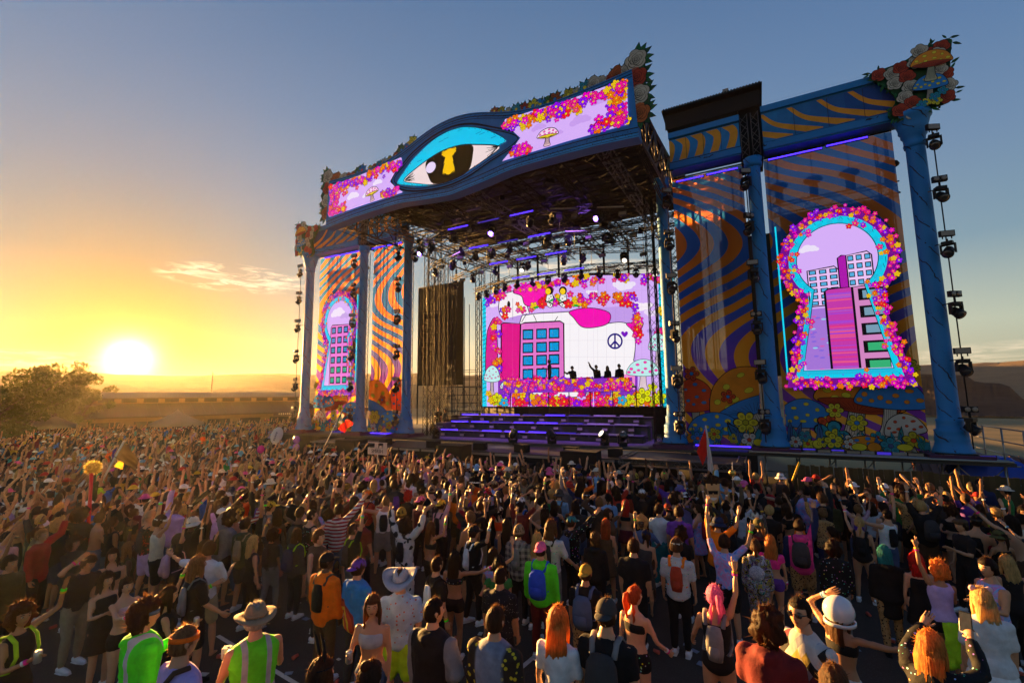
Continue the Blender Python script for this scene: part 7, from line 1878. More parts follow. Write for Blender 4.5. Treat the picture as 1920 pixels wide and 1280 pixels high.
# ------------------------------------------------------------------ the people one can tell apart, nearest first
# x, y = top of the head in the picture; rz = turn from facing the stage (degrees, + = towards the left)
def P_(x, y, rz, label, lm, **k): return (x, y, rz, label, lm, k)
CAST = [
 P_(40, 1128, -60, 'person with curly dark hair, black tank top and neon straps holding a can', 'curly hair and neon straps', sex='f', top='tank', tc='black', bottom='short', bc='black', hair='curly', hc='dark_brown', skin='tan', armL='bent', armR='drink', bag='slim', bagc='lime', strapc='lime', bands='LR', hy=-.3),
 P_(150, 1040, -75, 'person in black t-shirt bowing with one hand on the head', 'bowed black t-shirt', top='tee', tc='black', bottom='pants', bc='khaki', hc='black', armR='head', armL='drink', lean=.28, hp=-.35, bands='R'),
 P_(213, 1026, -118, 'smiling person with long dark hair and black top facing the camera', 'smiling face with long dark hair', sex='f', top='bra', tc='black', bc='black', hair='long', hc='black', skin='light', bands='R'),
 P_(140, 1003, -70, 'person with curly shoulder hair in black, arm stretched forward', 'curly shoulder hair in black', sex='f', top='loose', tc='black', hair='curly', hc='dark_brown', armR='fwd', bands='R'),
 P_(78, 990, -50, 'person with cropped fair hair and a loose red jacket', 'loose red jacket', top='jacket', tc='red', bc='black', hair='crop', hc='light_brown', armL='bent'),
 P_(12, 995, -55, 'person in black cap and pale pink shirt at the left edge', 'pale pink shirt at the edge', top='shirt', tc='pale_pink', hat='cap', hatc='black', armR='reach'),
 P_(18, 1040, -60, 'person in olive jacket lifting a forearm at the left edge', 'olive jacket at the edge', top='jacket', tc='olive', hc='black', armR='bent', skin='light'),
 P_(282, 955, 0, 'person in orange head wrap and red-striped tank with arms raised', 'orange head wrap', top='tank', tc='redstripe', bottom='shorts', bc='lavender', hair='none', hat='bandana', hatc='tan', armR='up', armL='bent', bag='slim', bagc='charcoal', bands='R', h=1.84),
 P_(335, 998, -20, 'person in dark hood with a pink backpack and one arm up', 'pink backpack', sex='f', top='hoodie', tc='black', hair='none', hat='hood', hatc='black', armR='up', bag='pack', bagc='pale_pink', bands='R', sleeve=.3),
 P_(370, 1042, -10, 'person with brown bob, black t-shirt, shorts and grey drawstring bag', 'brown bob and grey bag', top='loose', tc='black', bottom='shorts', bc='black', hair='bob', hc='light_brown', bag='slim', bagc='grey', armL='drink', armR='low', shoes='black', bands='L', h=1.80),
 P_(272, 1124, -8, 'person in neon green hooded high-visibility jacket and blue headband', 'neon jacket with blue headband', top='hoodie', tc='hivis', bc='charcoal', hair='curly', hc='dark_brown', hat='headband', hatc='denim', armL='drink', skin='light', build=1.14, hy=-.5),
 P_(343, 1168, -5, 'person in lavender lettered t-shirt and orange bandana', 'orange bandana', top='tee', tc='lavender', bc='black', hair='crop', hc='light_brown', hat='headband', hatc='orange', armR='low', bands='R', build=1.1),
 P_(200, 1070, -80, 'person with black bob and strappy black dress, third from the neon jacket', 'strappy black dress', sex='f', top='dress', tc='black', bottom='none', hair='bob', hc='black', armR='drink', skin='fair'),
 P_(238, 1080, -85, 'person with high black ponytail raising a small fist', 'high ponytail and small fist', sex='f', top='bra', tc='pale_pink', bottom='short', hair='pony', hc='black', armR='fwd', handR='fist', bands='R', skin='fair'),
 P_(315, 1098, -30, 'person with long black hair holding a can at the chest', 'long black hair with can', sex='f', top='tank', tc='black', hair='long', hc='black', armR='drink', armL='bent', bands='L'),
 P_(474, 1003, -10, 'person with long blonde hair and black top, seen from behind', 'long blonde hair in black', sex='f', top='tank', tc='black', bottom='pants', bc='black', hair='long', hc='blonde'),
 P_(460, 970, 10, 'person in dark green top with a narrow beige backpack', 'narrow beige backpack', top='hoodie', tc='olive', bottom='shorts', bc='charcoal', bag='slim', bagc='tan', h=1.78),
 P_(482, 1122, 70, 'person in brown brimmed hat and neon high-visibility vest holding cup and can', 'brimmed hat and neon vest', top='vest', tc='hivis', bc='charcoal', hat='brimhat', hatc='tan', hc='grey', armL='drink', armR='drink', sleeve=0),
 P_(342, 945, 0, 'person with long blonde hair and red t-shirt reaching right', 'blonde hair and red t-shirt', sex='f', top='tee', tc='red', bottom='short', bc='denim', hair='long', hc='blonde', armR='point', bands='R'),
 P_(112, 945, -30, 'person with tousled blonde hair and black t-shirt', 'tousled blonde hair', sex='f', top='tee', tc='black', hair='curly', hc='blonde', armR='side', armL='low'),
 P_(612, 1033, 5, 'person in bright orange jacket, black cap and slim black pack', 'bright orange jacket', top='jacket', tc='orange', bc='brown', hair='crop', hc='black', hat='cap', hatc='black', bag='slim', bagc='black', strapc='charcoal', skin='dark', hy=-.5, h=1.82),
 P_(671, 1045, -5, 'person in blue hooded top with fiery rainbow and purple cap', 'blue rainbow hooded top', top='hoodie', tc='rainbow_hoodie', bc='charcoal', hat='capback', hatc='purple', hc='dark_brown', h=1.80, build=1.08),
 P_(752, 1058, 207, 'person in shiny white cowboy hat and light blue printed shirt, facing us', 'white cowboy hat', top='shirt', tc='hawaii', bottom='shorts', bc='lime', hat='cowboy+glasses', hatc='silver', hc='brown', armR='drink', hp=-.25, shoes='black', h=1.83, bands='R'),
 P_(700, 1112, 205, 'person with long brown hair and silver top looking back at us', 'silver top', sex='f', top='bra', tc='silver', bottom='short', bc='denim', hair='long', hc='brown', skin='light', armR='drink', h=1.66, hy=.25),
 P_(812, 1120, 0, 'person in black varsity jacket with grey hood and sleeves', 'black varsity jacket', top='hoodie', tc='varsity', bc='black', hc='black', hair='crop', hy=-.5, armR='hip', build=1.08),
 P_(818, 1042, -25, 'person in black t-shirt with white and black backpack', 'white and black backpack', top='tee', tc='black', bc='black', hc='black', hair='crop', bag='slim', bagc='white', strapc='black', hy=.3, bands='R'),
 P_(852, 1032, 10, 'person with very long black hair in black bikini', 'very long black hair', sex='f', top='bra', tc='bright_dots', bottom='short', bc='black', hair='long', hc='black', armR='side', bands='R', skin='tan'),
 P_(937, 1063, 5, 'person in black shirt speckled with white stars', 'star-speckled shirt', top='shirt', tc='stars', bc='black', hair='crop', hc='black', skin='tan', build=1.1),
 P_(927, 1135, 0, 'person in yellow jacket with a grey moon on the back', 'moon jacket', top='jacket', tc='moon', bc='black', hair='crop', hc='dark_brown', build=1.06),
 P_(600, 1228, -10, 'person with dark hair and tall black rabbit ears at the bottom edge', 'tall rabbit ears', sex='f', top='tank', tc='black', hair='long', hc='dark_brown', hat='ears', hatc='black'),
 P_(692, 1238, 0, 'person with a small top bun at the bottom edge', 'small top bun', sex='f', top='crop', tc='swirl', hair='bun', hc='dark_brown', armL='drink'),
 P_(597, 992, -70, 'bearded person in sleeveless brown hooded cloak turned right', 'sleeveless brown cloak', top='coat', tc='brown', sleeve=.0, bc='charcoal', hair='short', hc='brown', skin='fair', h=1.82),
 P_(662, 980, -15, 'person in black t-shirt pointing one bare arm at the sky', 'arm pointing at the sky', top='tee', tc='black', bc='grey', hair='crop', hc='dark_brown', armR='up', bag='slim', bagc='charcoal', strapc='lime', bands='R'),
 P_(760, 972, 0, 'person in black and white cow onesie with both arms raised', 'cow onesie', top='onesie', tc='cow', bottom='loosepants', bc='cow', hair='curly', hc='black', armR='upout', armL='upout', bag='slim', bagc='black'),
 P_(807, 978, -20, 'person with long wavy brown hair holding one forearm up', 'long wavy brown hair', sex='f', top='bra', tc='black', hair='long', hc='brown', armR='bent', bands='R', skin='tan'),
 P_(887, 983, -30, 'person in black cap and black shirt with white sleeve stripe', 'white sleeve stripe', top='shirt', tc='black', hat='cap', hatc='black', hair='short', armR='bent', bag='slim', bagc='white', bands='R'),
 P_(556, 990, 0, 'person with long dark hair and backpack with lime straps', 'lime backpack straps', sex='f', top='hoodie', tc='charcoal', hair='long', hc='dark_brown', bag='pack', bagc='navy', strapc='lime'),
 P_(680, 960, 0, 'person in red cap and maroon shirt', 'red cap and maroon shirt', top='tee', tc='maroon', hat='capback', hatc='red'),
 P_(1013, 1013, 5, 'person in pink cap, neon green hooded top and blue backpack', 'neon green hooded top', top='hoodie', tc='neon_green', bc='maroon', hair='crop', hat='capback', hatc='pink', bag='pack', bagc='blue', h=1.80),
 P_(1006, 998, 0, 'person with long blonde hair behind the pink cap', 'blonde hair by the pink cap', sex='f', top='bra', tc='pale_pink', hair='long', hc='blonde'),
 P_(1032, 975, -10, 'person with wavy brown hair and loose white printed t-shirt', 'loose white printed t-shirt', top='loose', tc='floral', bc='grey', hair='bob', hc='brown', bag='slim', bagc='charcoal', h=1.82, armR='low'),
 P_(1045, 1135, 0, 'person with strawberry blonde half-ponytail and plain white t-shirt', 'strawberry blonde hair', sex='f', top='tee', tc='white', bc='black', hair='long', hc='orange', h=1.70),
 P_(1135, 1118, 0, 'person in grey cap and black t-shirt with large black backpack', 'grey cap and black backpack', top='tee', tc='black', bc='charcoal', hair='crop', hc='dark_brown', hat='capback', hatc='charcoal', bag='pack', bagc='charcoal', strapc='grey', h=1.80, build=1.06),
 P_(1097, 1055, 0, 'person in backwards olive cap and black t-shirt with blue-grey backpack', 'backwards olive cap', top='tee', tc='black', bottom='shorts', bc='leopard', hat='capback', hatc='mustard', hair='crop', bag='pack', bagc='denim', skin='tan'),
 P_(1188, 1098, -15, 'person with red braided hair, bare tattooed shoulders and black strap top', 'red braided hair', sex='f', top='bra', tc='black', bottom='short', bc='bright_dots', hair='braid', hc='red', armR='low', hy=-.6, bands='R', skin='fair'),
 P_(1187, 1010, 0, 'broad person in plain black shirt with short dark hair', 'broad plain black shirt', top='shirt', tc='black', bc='black', hair='short', hc='dark_brown', build=1.14),
 P_(1115, 996, 0, 'person with long brown dreadlocks and black hooded top', 'long brown dreadlocks', sex='f', top='hoodie', tc='black', hair='dread', hc='brown'),
 P_(1135, 972, 5, 'person with long curly auburn hair in a dark dress', 'long auburn hair', sex='f', top='dress', tc='brown', bottom='none', hair='long', hc='red'),
 P_(1267, 1006, 0, 'person in white floral shirt and black trousers with red backpack', 'red backpack', top='shirt', tc='floral', bc='black', hair='short', hc='brown', hat='headband', hatc='cream', bag='slim', bagc='red', strapc='orange', h=1.80),
 P_(1272, 948, 0, 'person in purple t-shirt with short dark hair', 'purple t-shirt', top='tee', tc='purple', bc='black', hair='short', hc='dark_brown', h=1.80),
 P_(1276, 986, 0, 'person with a round mop of dark curls and black top', 'round mop of curls', sex='f', top='tee', tc='black', hair='curly', hc='dark_brown', hat=''),
 P_(1235, 944, -20, 'person in white t-shirt with black hair and dark skirt wrap', 'white t-shirt and dark wrap', top='tee', tc='white', bottom='loosepants', bc='teal', hair='short', hc='black', hy=-.4),
 P_(1357, 1002, 0, 'person in blue tie-dye t-shirt with both hands raised making horns', 'blue tie-dye t-shirt', top='tee', tc='tiedye', bottom='shorts', hair='short', hc='dark_brown', armL='up', armR='upout', handL='rock', handR='point', bands='R'),
 P_(1338, 1096, -5, 'person with blonde hair, pink braids and grey backpack, arm raised', 'pink braids', sex='f', top='suit', tc='black', bottom='none', hair='braid', hc='pink', armR='up', armL='low', handR='point', bag='slim', bagc='grey', bands='R', hy=.5, skin='light', h=1.70),
 P_(1415, 1010, 0, 'person in swirling multicolour catsuit with round silver bag', 'swirling catsuit', sex='f', top='hoodie', tc='swirl', bc='swirl', hair='pony', hc='brown', bag='round', bagc='sequin'),
 P_(1437, 1142, -15, 'person in dark red coat with a thick hood, hand lifted', 'thick dark red hood', top='coat', tc='maroon', bc='black', hair='curly', hc='dark_brown', armL='drink', handL='peace', bands='L', h=1.72),
 P_(1415, 956, 0, 'person in cream cowboy hat and black top', 'cream cowboy hat', sex='f', top='tank', tc='black', hat='cowboy', hatc='cream', hair='long', hc='brown'),
 P_(972, 982, 0, 'person in woven hat and green plaid top with grey pack', 'woven hat', top='jacket', tc='plaid', hat='beanie', hatc='tan', bag='slim', bagc='grey'),
 P_(1070, 965, -30, 'person in white and green cap with patterned sleeves, arm stretched out', 'white and green cap', top='hoodie', tc='bright_dots', hat='cap', hatc='teal', armR='point', bag='pack', bagc='denim', bands='R'),
 P_(1497, 972, -5, 'person in pink jacket with navy sleeves and leopard shorts, arm up', 'pink jacket with navy sleeves', top='hoodie', tc='pink_navy', bottom='shorts', bc='leopard', hair='crop', hc='dark_brown', armR='up', bag='pack', bagc='charcoal', bands='R', h=1.80),
 P_(1443, 1002, 0, 'person with long orange-blonde hair in pink two-piece', 'pink two-piece', sex='f', top='crop', tc='hot_pink', bottom='short', bc='purple', hair='long', hc='orange', bands='R'),
 P_(1500, 1112, 140, 'bearded person in sunglasses and a shirt of coloured diamonds', 'coloured diamond shirt', top='shirt', tc='diamonds', bc='black', hair='crop', hc='black', hat='glasses', hy=.2, h=1.82, build=1.06),
 P_(1568, 1112, -35, 'person in round white space helmet taking a selfie', 'white space helmet', sex='f', top='bra', tc='black', bottom='loosepants', bc='cow', hair='long', hc='brown', hat='helmet', armL='head', armR='side', handR='hold', bands='LR', hy=-.3, skin='tan'),
 P_(1657, 1022, 0, 'person with teal hair and long black coat with patterned bandana', 'teal hair and long coat', sex='f', top='coat', tc='black', bc='leopard', hair='bob', hc='teal', bag='', shoes='black', h=1.66),
 P_(1610, 968, -10, 'person with blonde ponytail and black harness, fist raised', 'black harness', sex='f', top='suit', tc='black', bottom='none', hair='pony', hc='blonde', armL='reach', handL='fist', bag='slim', bagc='black', bands='L', skin='light'),
 P_(1562, 1012, 0, 'person with big dark hair and black jacket of coloured dots', 'jacket of coloured dots', sex='f', top='jacket', tc='bright_dots', bc='grey', hair='curly', hc='black'),
 P_(1732, 942, -5, 'person with grey braids and a bare back, hand out', 'grey braids', sex='f', top='bra', tc='black', bottom='skirt', bc='black', hair='braid', hc='grey', armR='point', armL='low', bands='R', skin='light'),
 P_(1802, 970, 108, 'person in brown flat cap and black t-shirt', 'brown flat cap', top='tee', tc='black', bc='black', hat='flatcap', hatc='brown', armL='drink', hy=.2),
 P_(1757, 1050, 20, 'sunlit person raising two fingers with lime jacket tied at the waist', 'raised two fingers', sex='f', top='tank', tc='lavender', bottom='short', bc='black', hair='curly', hc='orange', armL='up', handL='peace', armR='drink', hy=.6, hp=.2, bands='L', skin='tan', h=1.68),
 P_(1717, 1035, 10, 'person with bright red hair in black dress holding a cup', 'bright red hair', sex='f', top='dress', tc='black', bottom='none', hair='bob', hc='bright_red', armR='drink', skin='fair', shoes='black', h=1.62),
 P_(1852, 1045, 112, 'person in blue tie-dye tank with swept dark hair, turned left', 'tie-dye tank', top='tank', tc='tiedye', bottom='shorts', bc='black', hair='short', hc='black', armL='drink', hy=.2, h=1.80),
 P_(1888, 1040, 15, 'person with long ash-blonde hair by the right edge', 'long ash-blonde hair', sex='f', top='tank', tc='black', hair='long', hc='blonde'),
 P_(1840, 1098, 5, 'person with curly blonde hair, pink ears and white blouse', 'pink ears and white blouse', sex='f', top='loose', tc='white', bottom='skirt', bc='white', hair='long', hc='blonde', hat='roundears', hatc='pale_pink', h=1.68, build=1.1),
 P_(1740, 1180, -30, 'person with orange hair photographing with a phone at the bottom', 'orange hair with phone', sex='f', top='jacket', tc='bright_dots', hair='long', hc='orange', armR='phone', armL='phone', handR='hold'),
 P_(1562, 1245, 0, 'person with brown hair cut by the bottom edge, right of centre', 'brown hair at the bottom edge', sex='f', top='tee', tc='black', hair='long', hc='brown'),
 P_(1880, 948, 40, 'person in black crop top holding a phone up with both hands', 'phone held in both hands', sex='f', top='crop', tc='black', bottom='loosepants', bc='grey', hair='long', hc='black', armL='phone', armR='phone'),
 P_(1838, 945, 10, 'person in black with lime green back panel', 'lime back panel', top='hoodie', tc='black', bc='black', hair='long', hc='dark_brown', bag='slim', bagc='lime', sex='f'),
 P_(1632, 930, 112, 'person with auburn ponytail in black looking at a phone', 'auburn ponytail', sex='f', top='tee', tc='black', hair='pony', hc='red', armL='phone', hp=-.2),
 P_(1555, 928, 10, 'person in rust red hood by the plank fence', 'rust red hood', sex='f', top='hoodie', tc='olive', hair='none', hat='hood', hatc='red'),
 P_(1512, 912, 10, 'person in blue printed cape standing by the fence', 'blue printed cape', top='coat', tc='tiedye', hc='black', hair='short', skin='tan'),
 P_(1463, 885, 5, 'person in white bucket hat near the fence corner', 'white bucket hat', top='tank', tc='charcoal', hat='bucket', hatc='white', skin='tan'),
 P_(1213, 897, 0, 'person in long yellow t-shirt amid the crowd', 'long yellow t-shirt', sex='f', top='loose', tc='yellow', hair='bob', hc='red', h=1.72),
 P_(1172, 935, 0, 'person with dark red hair and bare back', 'dark red hair and bare back', sex='f', top='bra', tc='black', bottom='skirt', bc='maroon', hair='long', hc='bright_red', skin='tan'),
 P_(1098, 920, 0, 'person in white t-shirt with black pack and headband', 'white t-shirt and black pack', top='tee', tc='white', hat='headband', hatc='white', bag='slim', bagc='black'),
 P_(1048, 915, 0, 'person in grey bucket hat with brown backpack', 'grey bucket hat', top='tee', tc='light_blue', hat='bucket', hatc='charcoal', bag='pack', bagc='brown'),
 P_(977, 930, 0, 'person in white cap with blue hydration pack', 'white cap and blue pack', top='tank', tc='black', hat='capback', hatc='white', bag='slim', bagc='blue'),
 P_(827, 935, -10, 'person in pale yellow cap and pink t-shirt, arm raised', 'pale yellow cap', top='tee', tc='pale_pink', hat='capback', hatc='yellow', armR='up', bag='slim', bagc='black', bands='R'),
 P_(788, 928, -5, 'person in pink cap shading the eyes', 'pink cap', top='tank', tc='maroon', hat='capback', hatc='pink', armR='head'),
 P_(752, 950, 0, 'person in yellow beanie and grey top', 'yellow beanie', top='hoodie', tc='charcoal', hat='beanie', hatc='mustard'),
 P_(765, 920, 0, 'person with bright red curls', 'bright red curls', sex='f', top='tee', tc='black', hair='curly', hc='bright_red'),
 P_(718, 922, 0, 'person in white basketball jersey with red figures', 'white jersey', top='tank', tc='stripes', hat='capback', hatc='charcoal', skin='tan'),
 P_(690, 918, 0, 'person in red t-shirt with small black pack', 'red t-shirt and black pack', top='tee', tc='red', hat='capback', hatc='orange', bag='slim', bagc='black'),
 P_(506, 938, -30, 'person in yellow cap and grey t-shirt with printed scarf', 'yellow cap', top='tee', tc='grey', hat='cap', hatc='yellow', bag='', armR='drink', h=1.78),
 P_(506, 895, -40, 'person in cream bucket hat', 'cream bucket hat', top='tee', tc='tan', hat='bucket', hatc='cream'),
 P_(538, 880, 0, 'tall person in grey plaid shirt', 'grey plaid shirt', top='shirt', tc='plaid', hair='short', hc='brown', h=1.95, sleeve=.9),
 P_(183, 912, -40, 'person in lime green bucket hat, arm raised', 'lime green bucket hat', top='hoodie', tc='olive', hat='bucket', hatc='lime', armR='up'),
 P_(125, 912, -60, 'person in cream cap with long dark hair', 'cream cap', sex='f', top='tank', tc='white', hat='cap', hatc='cream', hair='long', hc='dark_brown'),
 P_(425, 920, -50, 'person in white cap and white shawl', 'white cap and shawl', sex='f', top='hoodie', tc='white', hat='cap', hatc='white', armL='drink'),
 P_(1693, 902, 172, 'guard in black behind the barrier rubbing the face', 'guard rubbing the face', top='jacket', tc='black', bc='black', hat='cap', hatc='black', armR='phone', h=1.76),
 P_(1836, 902, 172, 'guard in black and blue jacket behind the barrier', 'guard in blue jacket', top='jacket', tc='navy', bc='black', hat='cap', hatc='black', h=1.80, build=1.12),
]
def spot(x, y, h): return on_ground(x, y, h)
PLACED = []                       # (x, y, r) on the ground
people_jobs = []
for c in CAST:
    x, y, rz, lb, lm, k = c
    h = k.get('h', 1.74 if k.get('sex', 'm') == 'm' else 1.64); k = dict(k, h=h)
    ex = .06 if any(q in k.get('hat', '') for q in ('cowboy', 'brimhat', 'helmet')) else (.03 if k.get('hat') or k.get('hair') == 'curly' else .015)
    ht = h*(1.755/1.75)+ex
    if k.get('lean'): ht -= .05
    p = spot(x, y, ht)
    if y == 902: p = np.array([p[0], p[1], 0.]); d = p[:2]-CAM[:2]; p[1] = -5.95; p[0] = CAM[0]+d[0]/d[1]*(-5.95-CAM[1])
    k.setdefault('hseed', 1+len(PLACED) % 5); k.setdefault('stance', [0., .05, -.05, .08][len(PLACED) % 4]); k.setdefault('wide', [.0, .04, .02][len(PLACED) % 3])
    PLACED.append((p[0], p[1]))
    people_jobs.append((k, (p[0], p[1], ground_z(p[0], p[1])), math.radians(rz)+math.atan2(0, 1), lb, None, True, (x, y), lm))
NEAR = len(people_jobs)
# ------------------------------------------------------------------ everyone else who shows large: varied dancers
g = random.Random(99)
TOPS = [('tee', 'm'), ('tee', 'f'), ('tank', 'm'), ('tank', 'f'), ('hoodie', 'm'), ('bra', 'f'), ('crop', 'f'), ('shirt', 'm'), ('loose', 'm'), ('dress', 'f'), ('bare', 'm'), ('hoodie', 'f')]
ARMSET = [('down', 'down'), ('down', 'drink'), ('up', 'down'), ('down', 'up'), ('up', 'upout'), ('bent', 'down'), ('down', 'phone'), ('reach', 'down'), ('down', 'point'), ('drink', 'low'), ('bent', 'bent'), ('hip', 'down'), ('upout', 'down'), ('phone', 'phone'), ('head', 'down'), ('cross', 'cross'), ('side', 'drink'), ('reach', 'reach'), ('low', 'bent')]
VARS = []
for i in range(44):
    tp, sx = TOPS[i % len(TOPS)]; aL, aR = ARMSET[(i*5+i//4) % len(ARMSET)]
    VARS.append(dict(sex=sx, top=tp, bottom='none' if tp == 'dress' else g.choice(['pants', 'shorts', 'shorts', 'short' if sx == 'f' else 'pants']), armL=aL, armR=aR, stance=g.choice([0., .05, -.05, .1]), wide=g.choice([0, .03, .06]), lean=g.choice([0, .04, .1, -.05]), sway=g.choice([0, .07, -.07, .04]), hy=round(g.uniform(-.5, .5), 1), hp=round(g.uniform(-.1, .15), 1), build=round(g.choice([.94, 1., 1., 1.06]), 2), jit=tuple(round(g.uniform(-.12, .12), 2) for _ in range(3))))
COLS = ['black']*16+['charcoal']*5+['brown', 'maroon', 'navy', 'olive', 'grey', 'white', 'white', 'white', 'grey', 'cream', 'tan', 'brown', 'red', 'maroon', 'orange', 'mustard', 'green', 'teal', 'light_blue', 'blue', 'purple', 'lavender', 'pale_pink', 'plaid', 'tiedye', 'leopard', 'floral', 'stars', 'bright_dots', 'stripes', 'denim']
def crowd_ok(x, y):
    """where people stand: before the barrier, off the open tarmac on the right, clear of the building"""
    if x > -19 and y > -6.75: return False
    if x <= -19 and y > 4+(-19-x)*.42: return False
    gz = ground_z(x, y); px_, py, z = to_px((x, y, gz+1.7))
    if z < 3 or not (-40 < px_ < 1960) or py > 1300: return False
    
    if 1590 < px_ < 1720 and py > 985: return False
    if 1500 < px_ < 1690 and py > 1130: return False
    if 1200 < px_ < 1330 and py > 1030: return False
    if px_ > 1660 and 955 < py < 1035 and px_ < 1790: return False
    if px_ > 1780 and py > 1010: return False
    if 500 < px_ < 575 and py > 1015: return False
    if 405 < px_ < 560 and py > 1120: return False
    if py > 1150 or (py > 1065 and px_ < 575): return False
    if py > 985 and any(abs(c[0]-px_) < 36 and -6 < py-c[1] < 125 for c in CAST): return False
    return True
cand = []
gx = np.random.default_rng(5)
for _ in range(60000):
    a = gx.uniform(-1.36, .36); r = (gx.uniform(6.2**1.25, 62**1.25))**(1/1.25); x, y = CAM[0]+r*math.sin(a), CAM[1]+r*math.cos(a)
    if crowd_ok(x, y): cand.append((r, x, y))
cell = {}
def near(x, y, d):
    n = int(d/.5)+1; i0, j0 = int(x//.5), int(y//.5)
    for i in range(i0-n, i0+n+1):
        for j in range(j0-n, j0+n+1):
            for (a, b) in cell.get((i, j), ()):
                if (a-x)**2+(b-y)**2 < d*d: return True
    return False
for (x, y) in PLACED: cell.setdefault((int(x//.5), int(y//.5)), []).append((x, y))
SPOTS = []
for (r, x, y) in cand:
    d = .74 if r < 9.5 else (.60 if r < 13 else (.53 if r < 22 else (.62 if r < 30 else .95)))
    d *= .84+.55*max(0, mnoise.noise(Vector((x*.35, y*.35, 2.)))+.15)
    if near(x, y, d): continue
    cell.setdefault((int(x//.5), int(y//.5)), []).append((x, y)); SPOTS.append((r, x, y))
SPOTS.sort()
NIND = 300-NEAR
HC = ['black', 'black', 'dark_brown', 'dark_brown', 'dark_brown', 'brown', 'light_brown', 'blonde']
WORD = {'bright_red': 'bright red', 'dark_brown': 'dark', 'light_brown': 'light brown'}
TOPW = dict(tee='t-shirt', tank='tank top', hoodie='hooded top', bra='bikini top', crop='crop top', shirt='shirt', loose='baggy t-shirt', dress='dress', bare='no shirt')
HATW = dict(capback='backwards cap', cap='cap', bucket='bucket hat', beanie='beanie', headband='headband', bandana='bandana')
seen = set(c[3] for c in CAST)
LMS = [(j[6][0], j[6][1], j[7]) for j in people_jobs]
def relation(px_, py):
    q = sorted(LMS, key=lambda l: (l[0]-px_)**2+2.2*(l[1]-py)**2)
    for k in range(6):
        l = q[k]; dx, dy = px_-l[0], py-l[1]
        yield ('left of' if dx < 0 else 'right of') if abs(dx) > abs(dy)*1.1 else ('behind' if dy < 0 else 'in front of'), l[2]
for n, (r, x, y) in enumerate(SPOTS[:NIND]):
    v = dict(VARS[g.randrange(len(VARS))])
    v['skin'] = g.choice(['fair', 'light', 'light', 'tan', 'tan', 'brown', 'dark']); v['tc'] = g.choice(COLS); v['bc'] = g.choice(['black', 'black', 'denim', 'charcoal', 'khaki', 'navy', 'brown', 'grey'])
    v['hair'] = g.choice(['long', 'long', 'pony', 'bob', 'bun', 'curly', 'braid']) if v['sex'] == 'f' else g.choice(['short', 'short', 'crop', 'curly', 'short', 'bob'])
    v['hc'] = g.choice(HC); v['hseed'] = g.randrange(1, 6); v['shoes'] = 'none'
    if g.random() < .27: v['hat'] = g.choice(['capback', 'cap', 'cap', 'bucket', 'bucket', 'beanie', 'headband', 'bandana']); v['hatc'] = g.choice(['black', 'white', 'cream', 'red', 'navy', 'olive', 'pink', 'tan', 'mustard', 'charcoal'])
    if g.random() < .26: v['bag'] = g.choice(['pack', 'slim', 'slim']); v['bagc'] = g.choice(['black', 'black', 'charcoal', 'navy', 'red', 'olive', 'purple', 'teal'])
    if v['armL'] in ('up', 'upout', 'bent', 'reach'): v['bands'] = 'L'
    elif v['armR'] in ('up', 'upout', 'point', 'phone'): v['bands'] = 'R'
    v['h'] = g.uniform(1.66, 1.86) if v['sex'] == 'm' else g.uniform(1.56, 1.72)
    px_, py, _ = to_px((x, y, v['h']+ground_z(x, y)))
    hatx = v.get('hat'); col = v['tc'].replace('_', ' ').replace('bright dots', 'dotted').replace('tiedye', 'tie-dye').replace('stars', 'speckled').replace('stripes', 'striped')
    if v['top'] == 'bare': body_ = 'shirtless person'
    else: body_ = 'person in %s %s' % (col, TOPW[v['top']])
    hd = ('%s %s' % (v['hatc'].replace('_', ' '), HATW[hatx]) if hatx else {'short': 'short %s hair', 'crop': 'cropped %s hair', 'long': 'long %s hair', 'pony': '%s ponytail', 'bob': '%s bob', 'bun': '%s bun', 'curly': '%s curls', 'braid': '%s braids'}[v['hair']] % WORD.get(v['hc'], v['hc']))
    lb = None
    for rel, l in relation(px_, py):
        q = '%s with %s, %s the %s' % (body_, hd, rel, l)
        if len(q.split()) > 16: q = '%s with %s, %s %s' % (body_, hd, rel, l)
        if q not in seen and len(q.split()) <= 16: lb = q; break
    if lb is None: lb = '%s with %s deep in the crowd' % (body_, hd)
    seen.add(lb)
    rz = math.atan2(-(0-x)*.55, max(4, 3-y))*1. + g.gauss(0, .35)
    if g.random() < .10: rz += g.choice([1.6, -1.6, 2.6])
    people_jobs.append((v, (x, y, ground_z(x, y)), rz, lb, 'people dancing in the crowd', False, (px_, py), None))
PLANS = []
for j in people_jobs: PLANS.append(plan(j[0], j[5]))
run_jobs()
PEOPLE = []
for j, (K, J) in zip(people_jobs, PLANS):
    PEOPLE.append((person(j[0], K, J, j[1], j[2], j[3], j[4], j[5]), J, j))
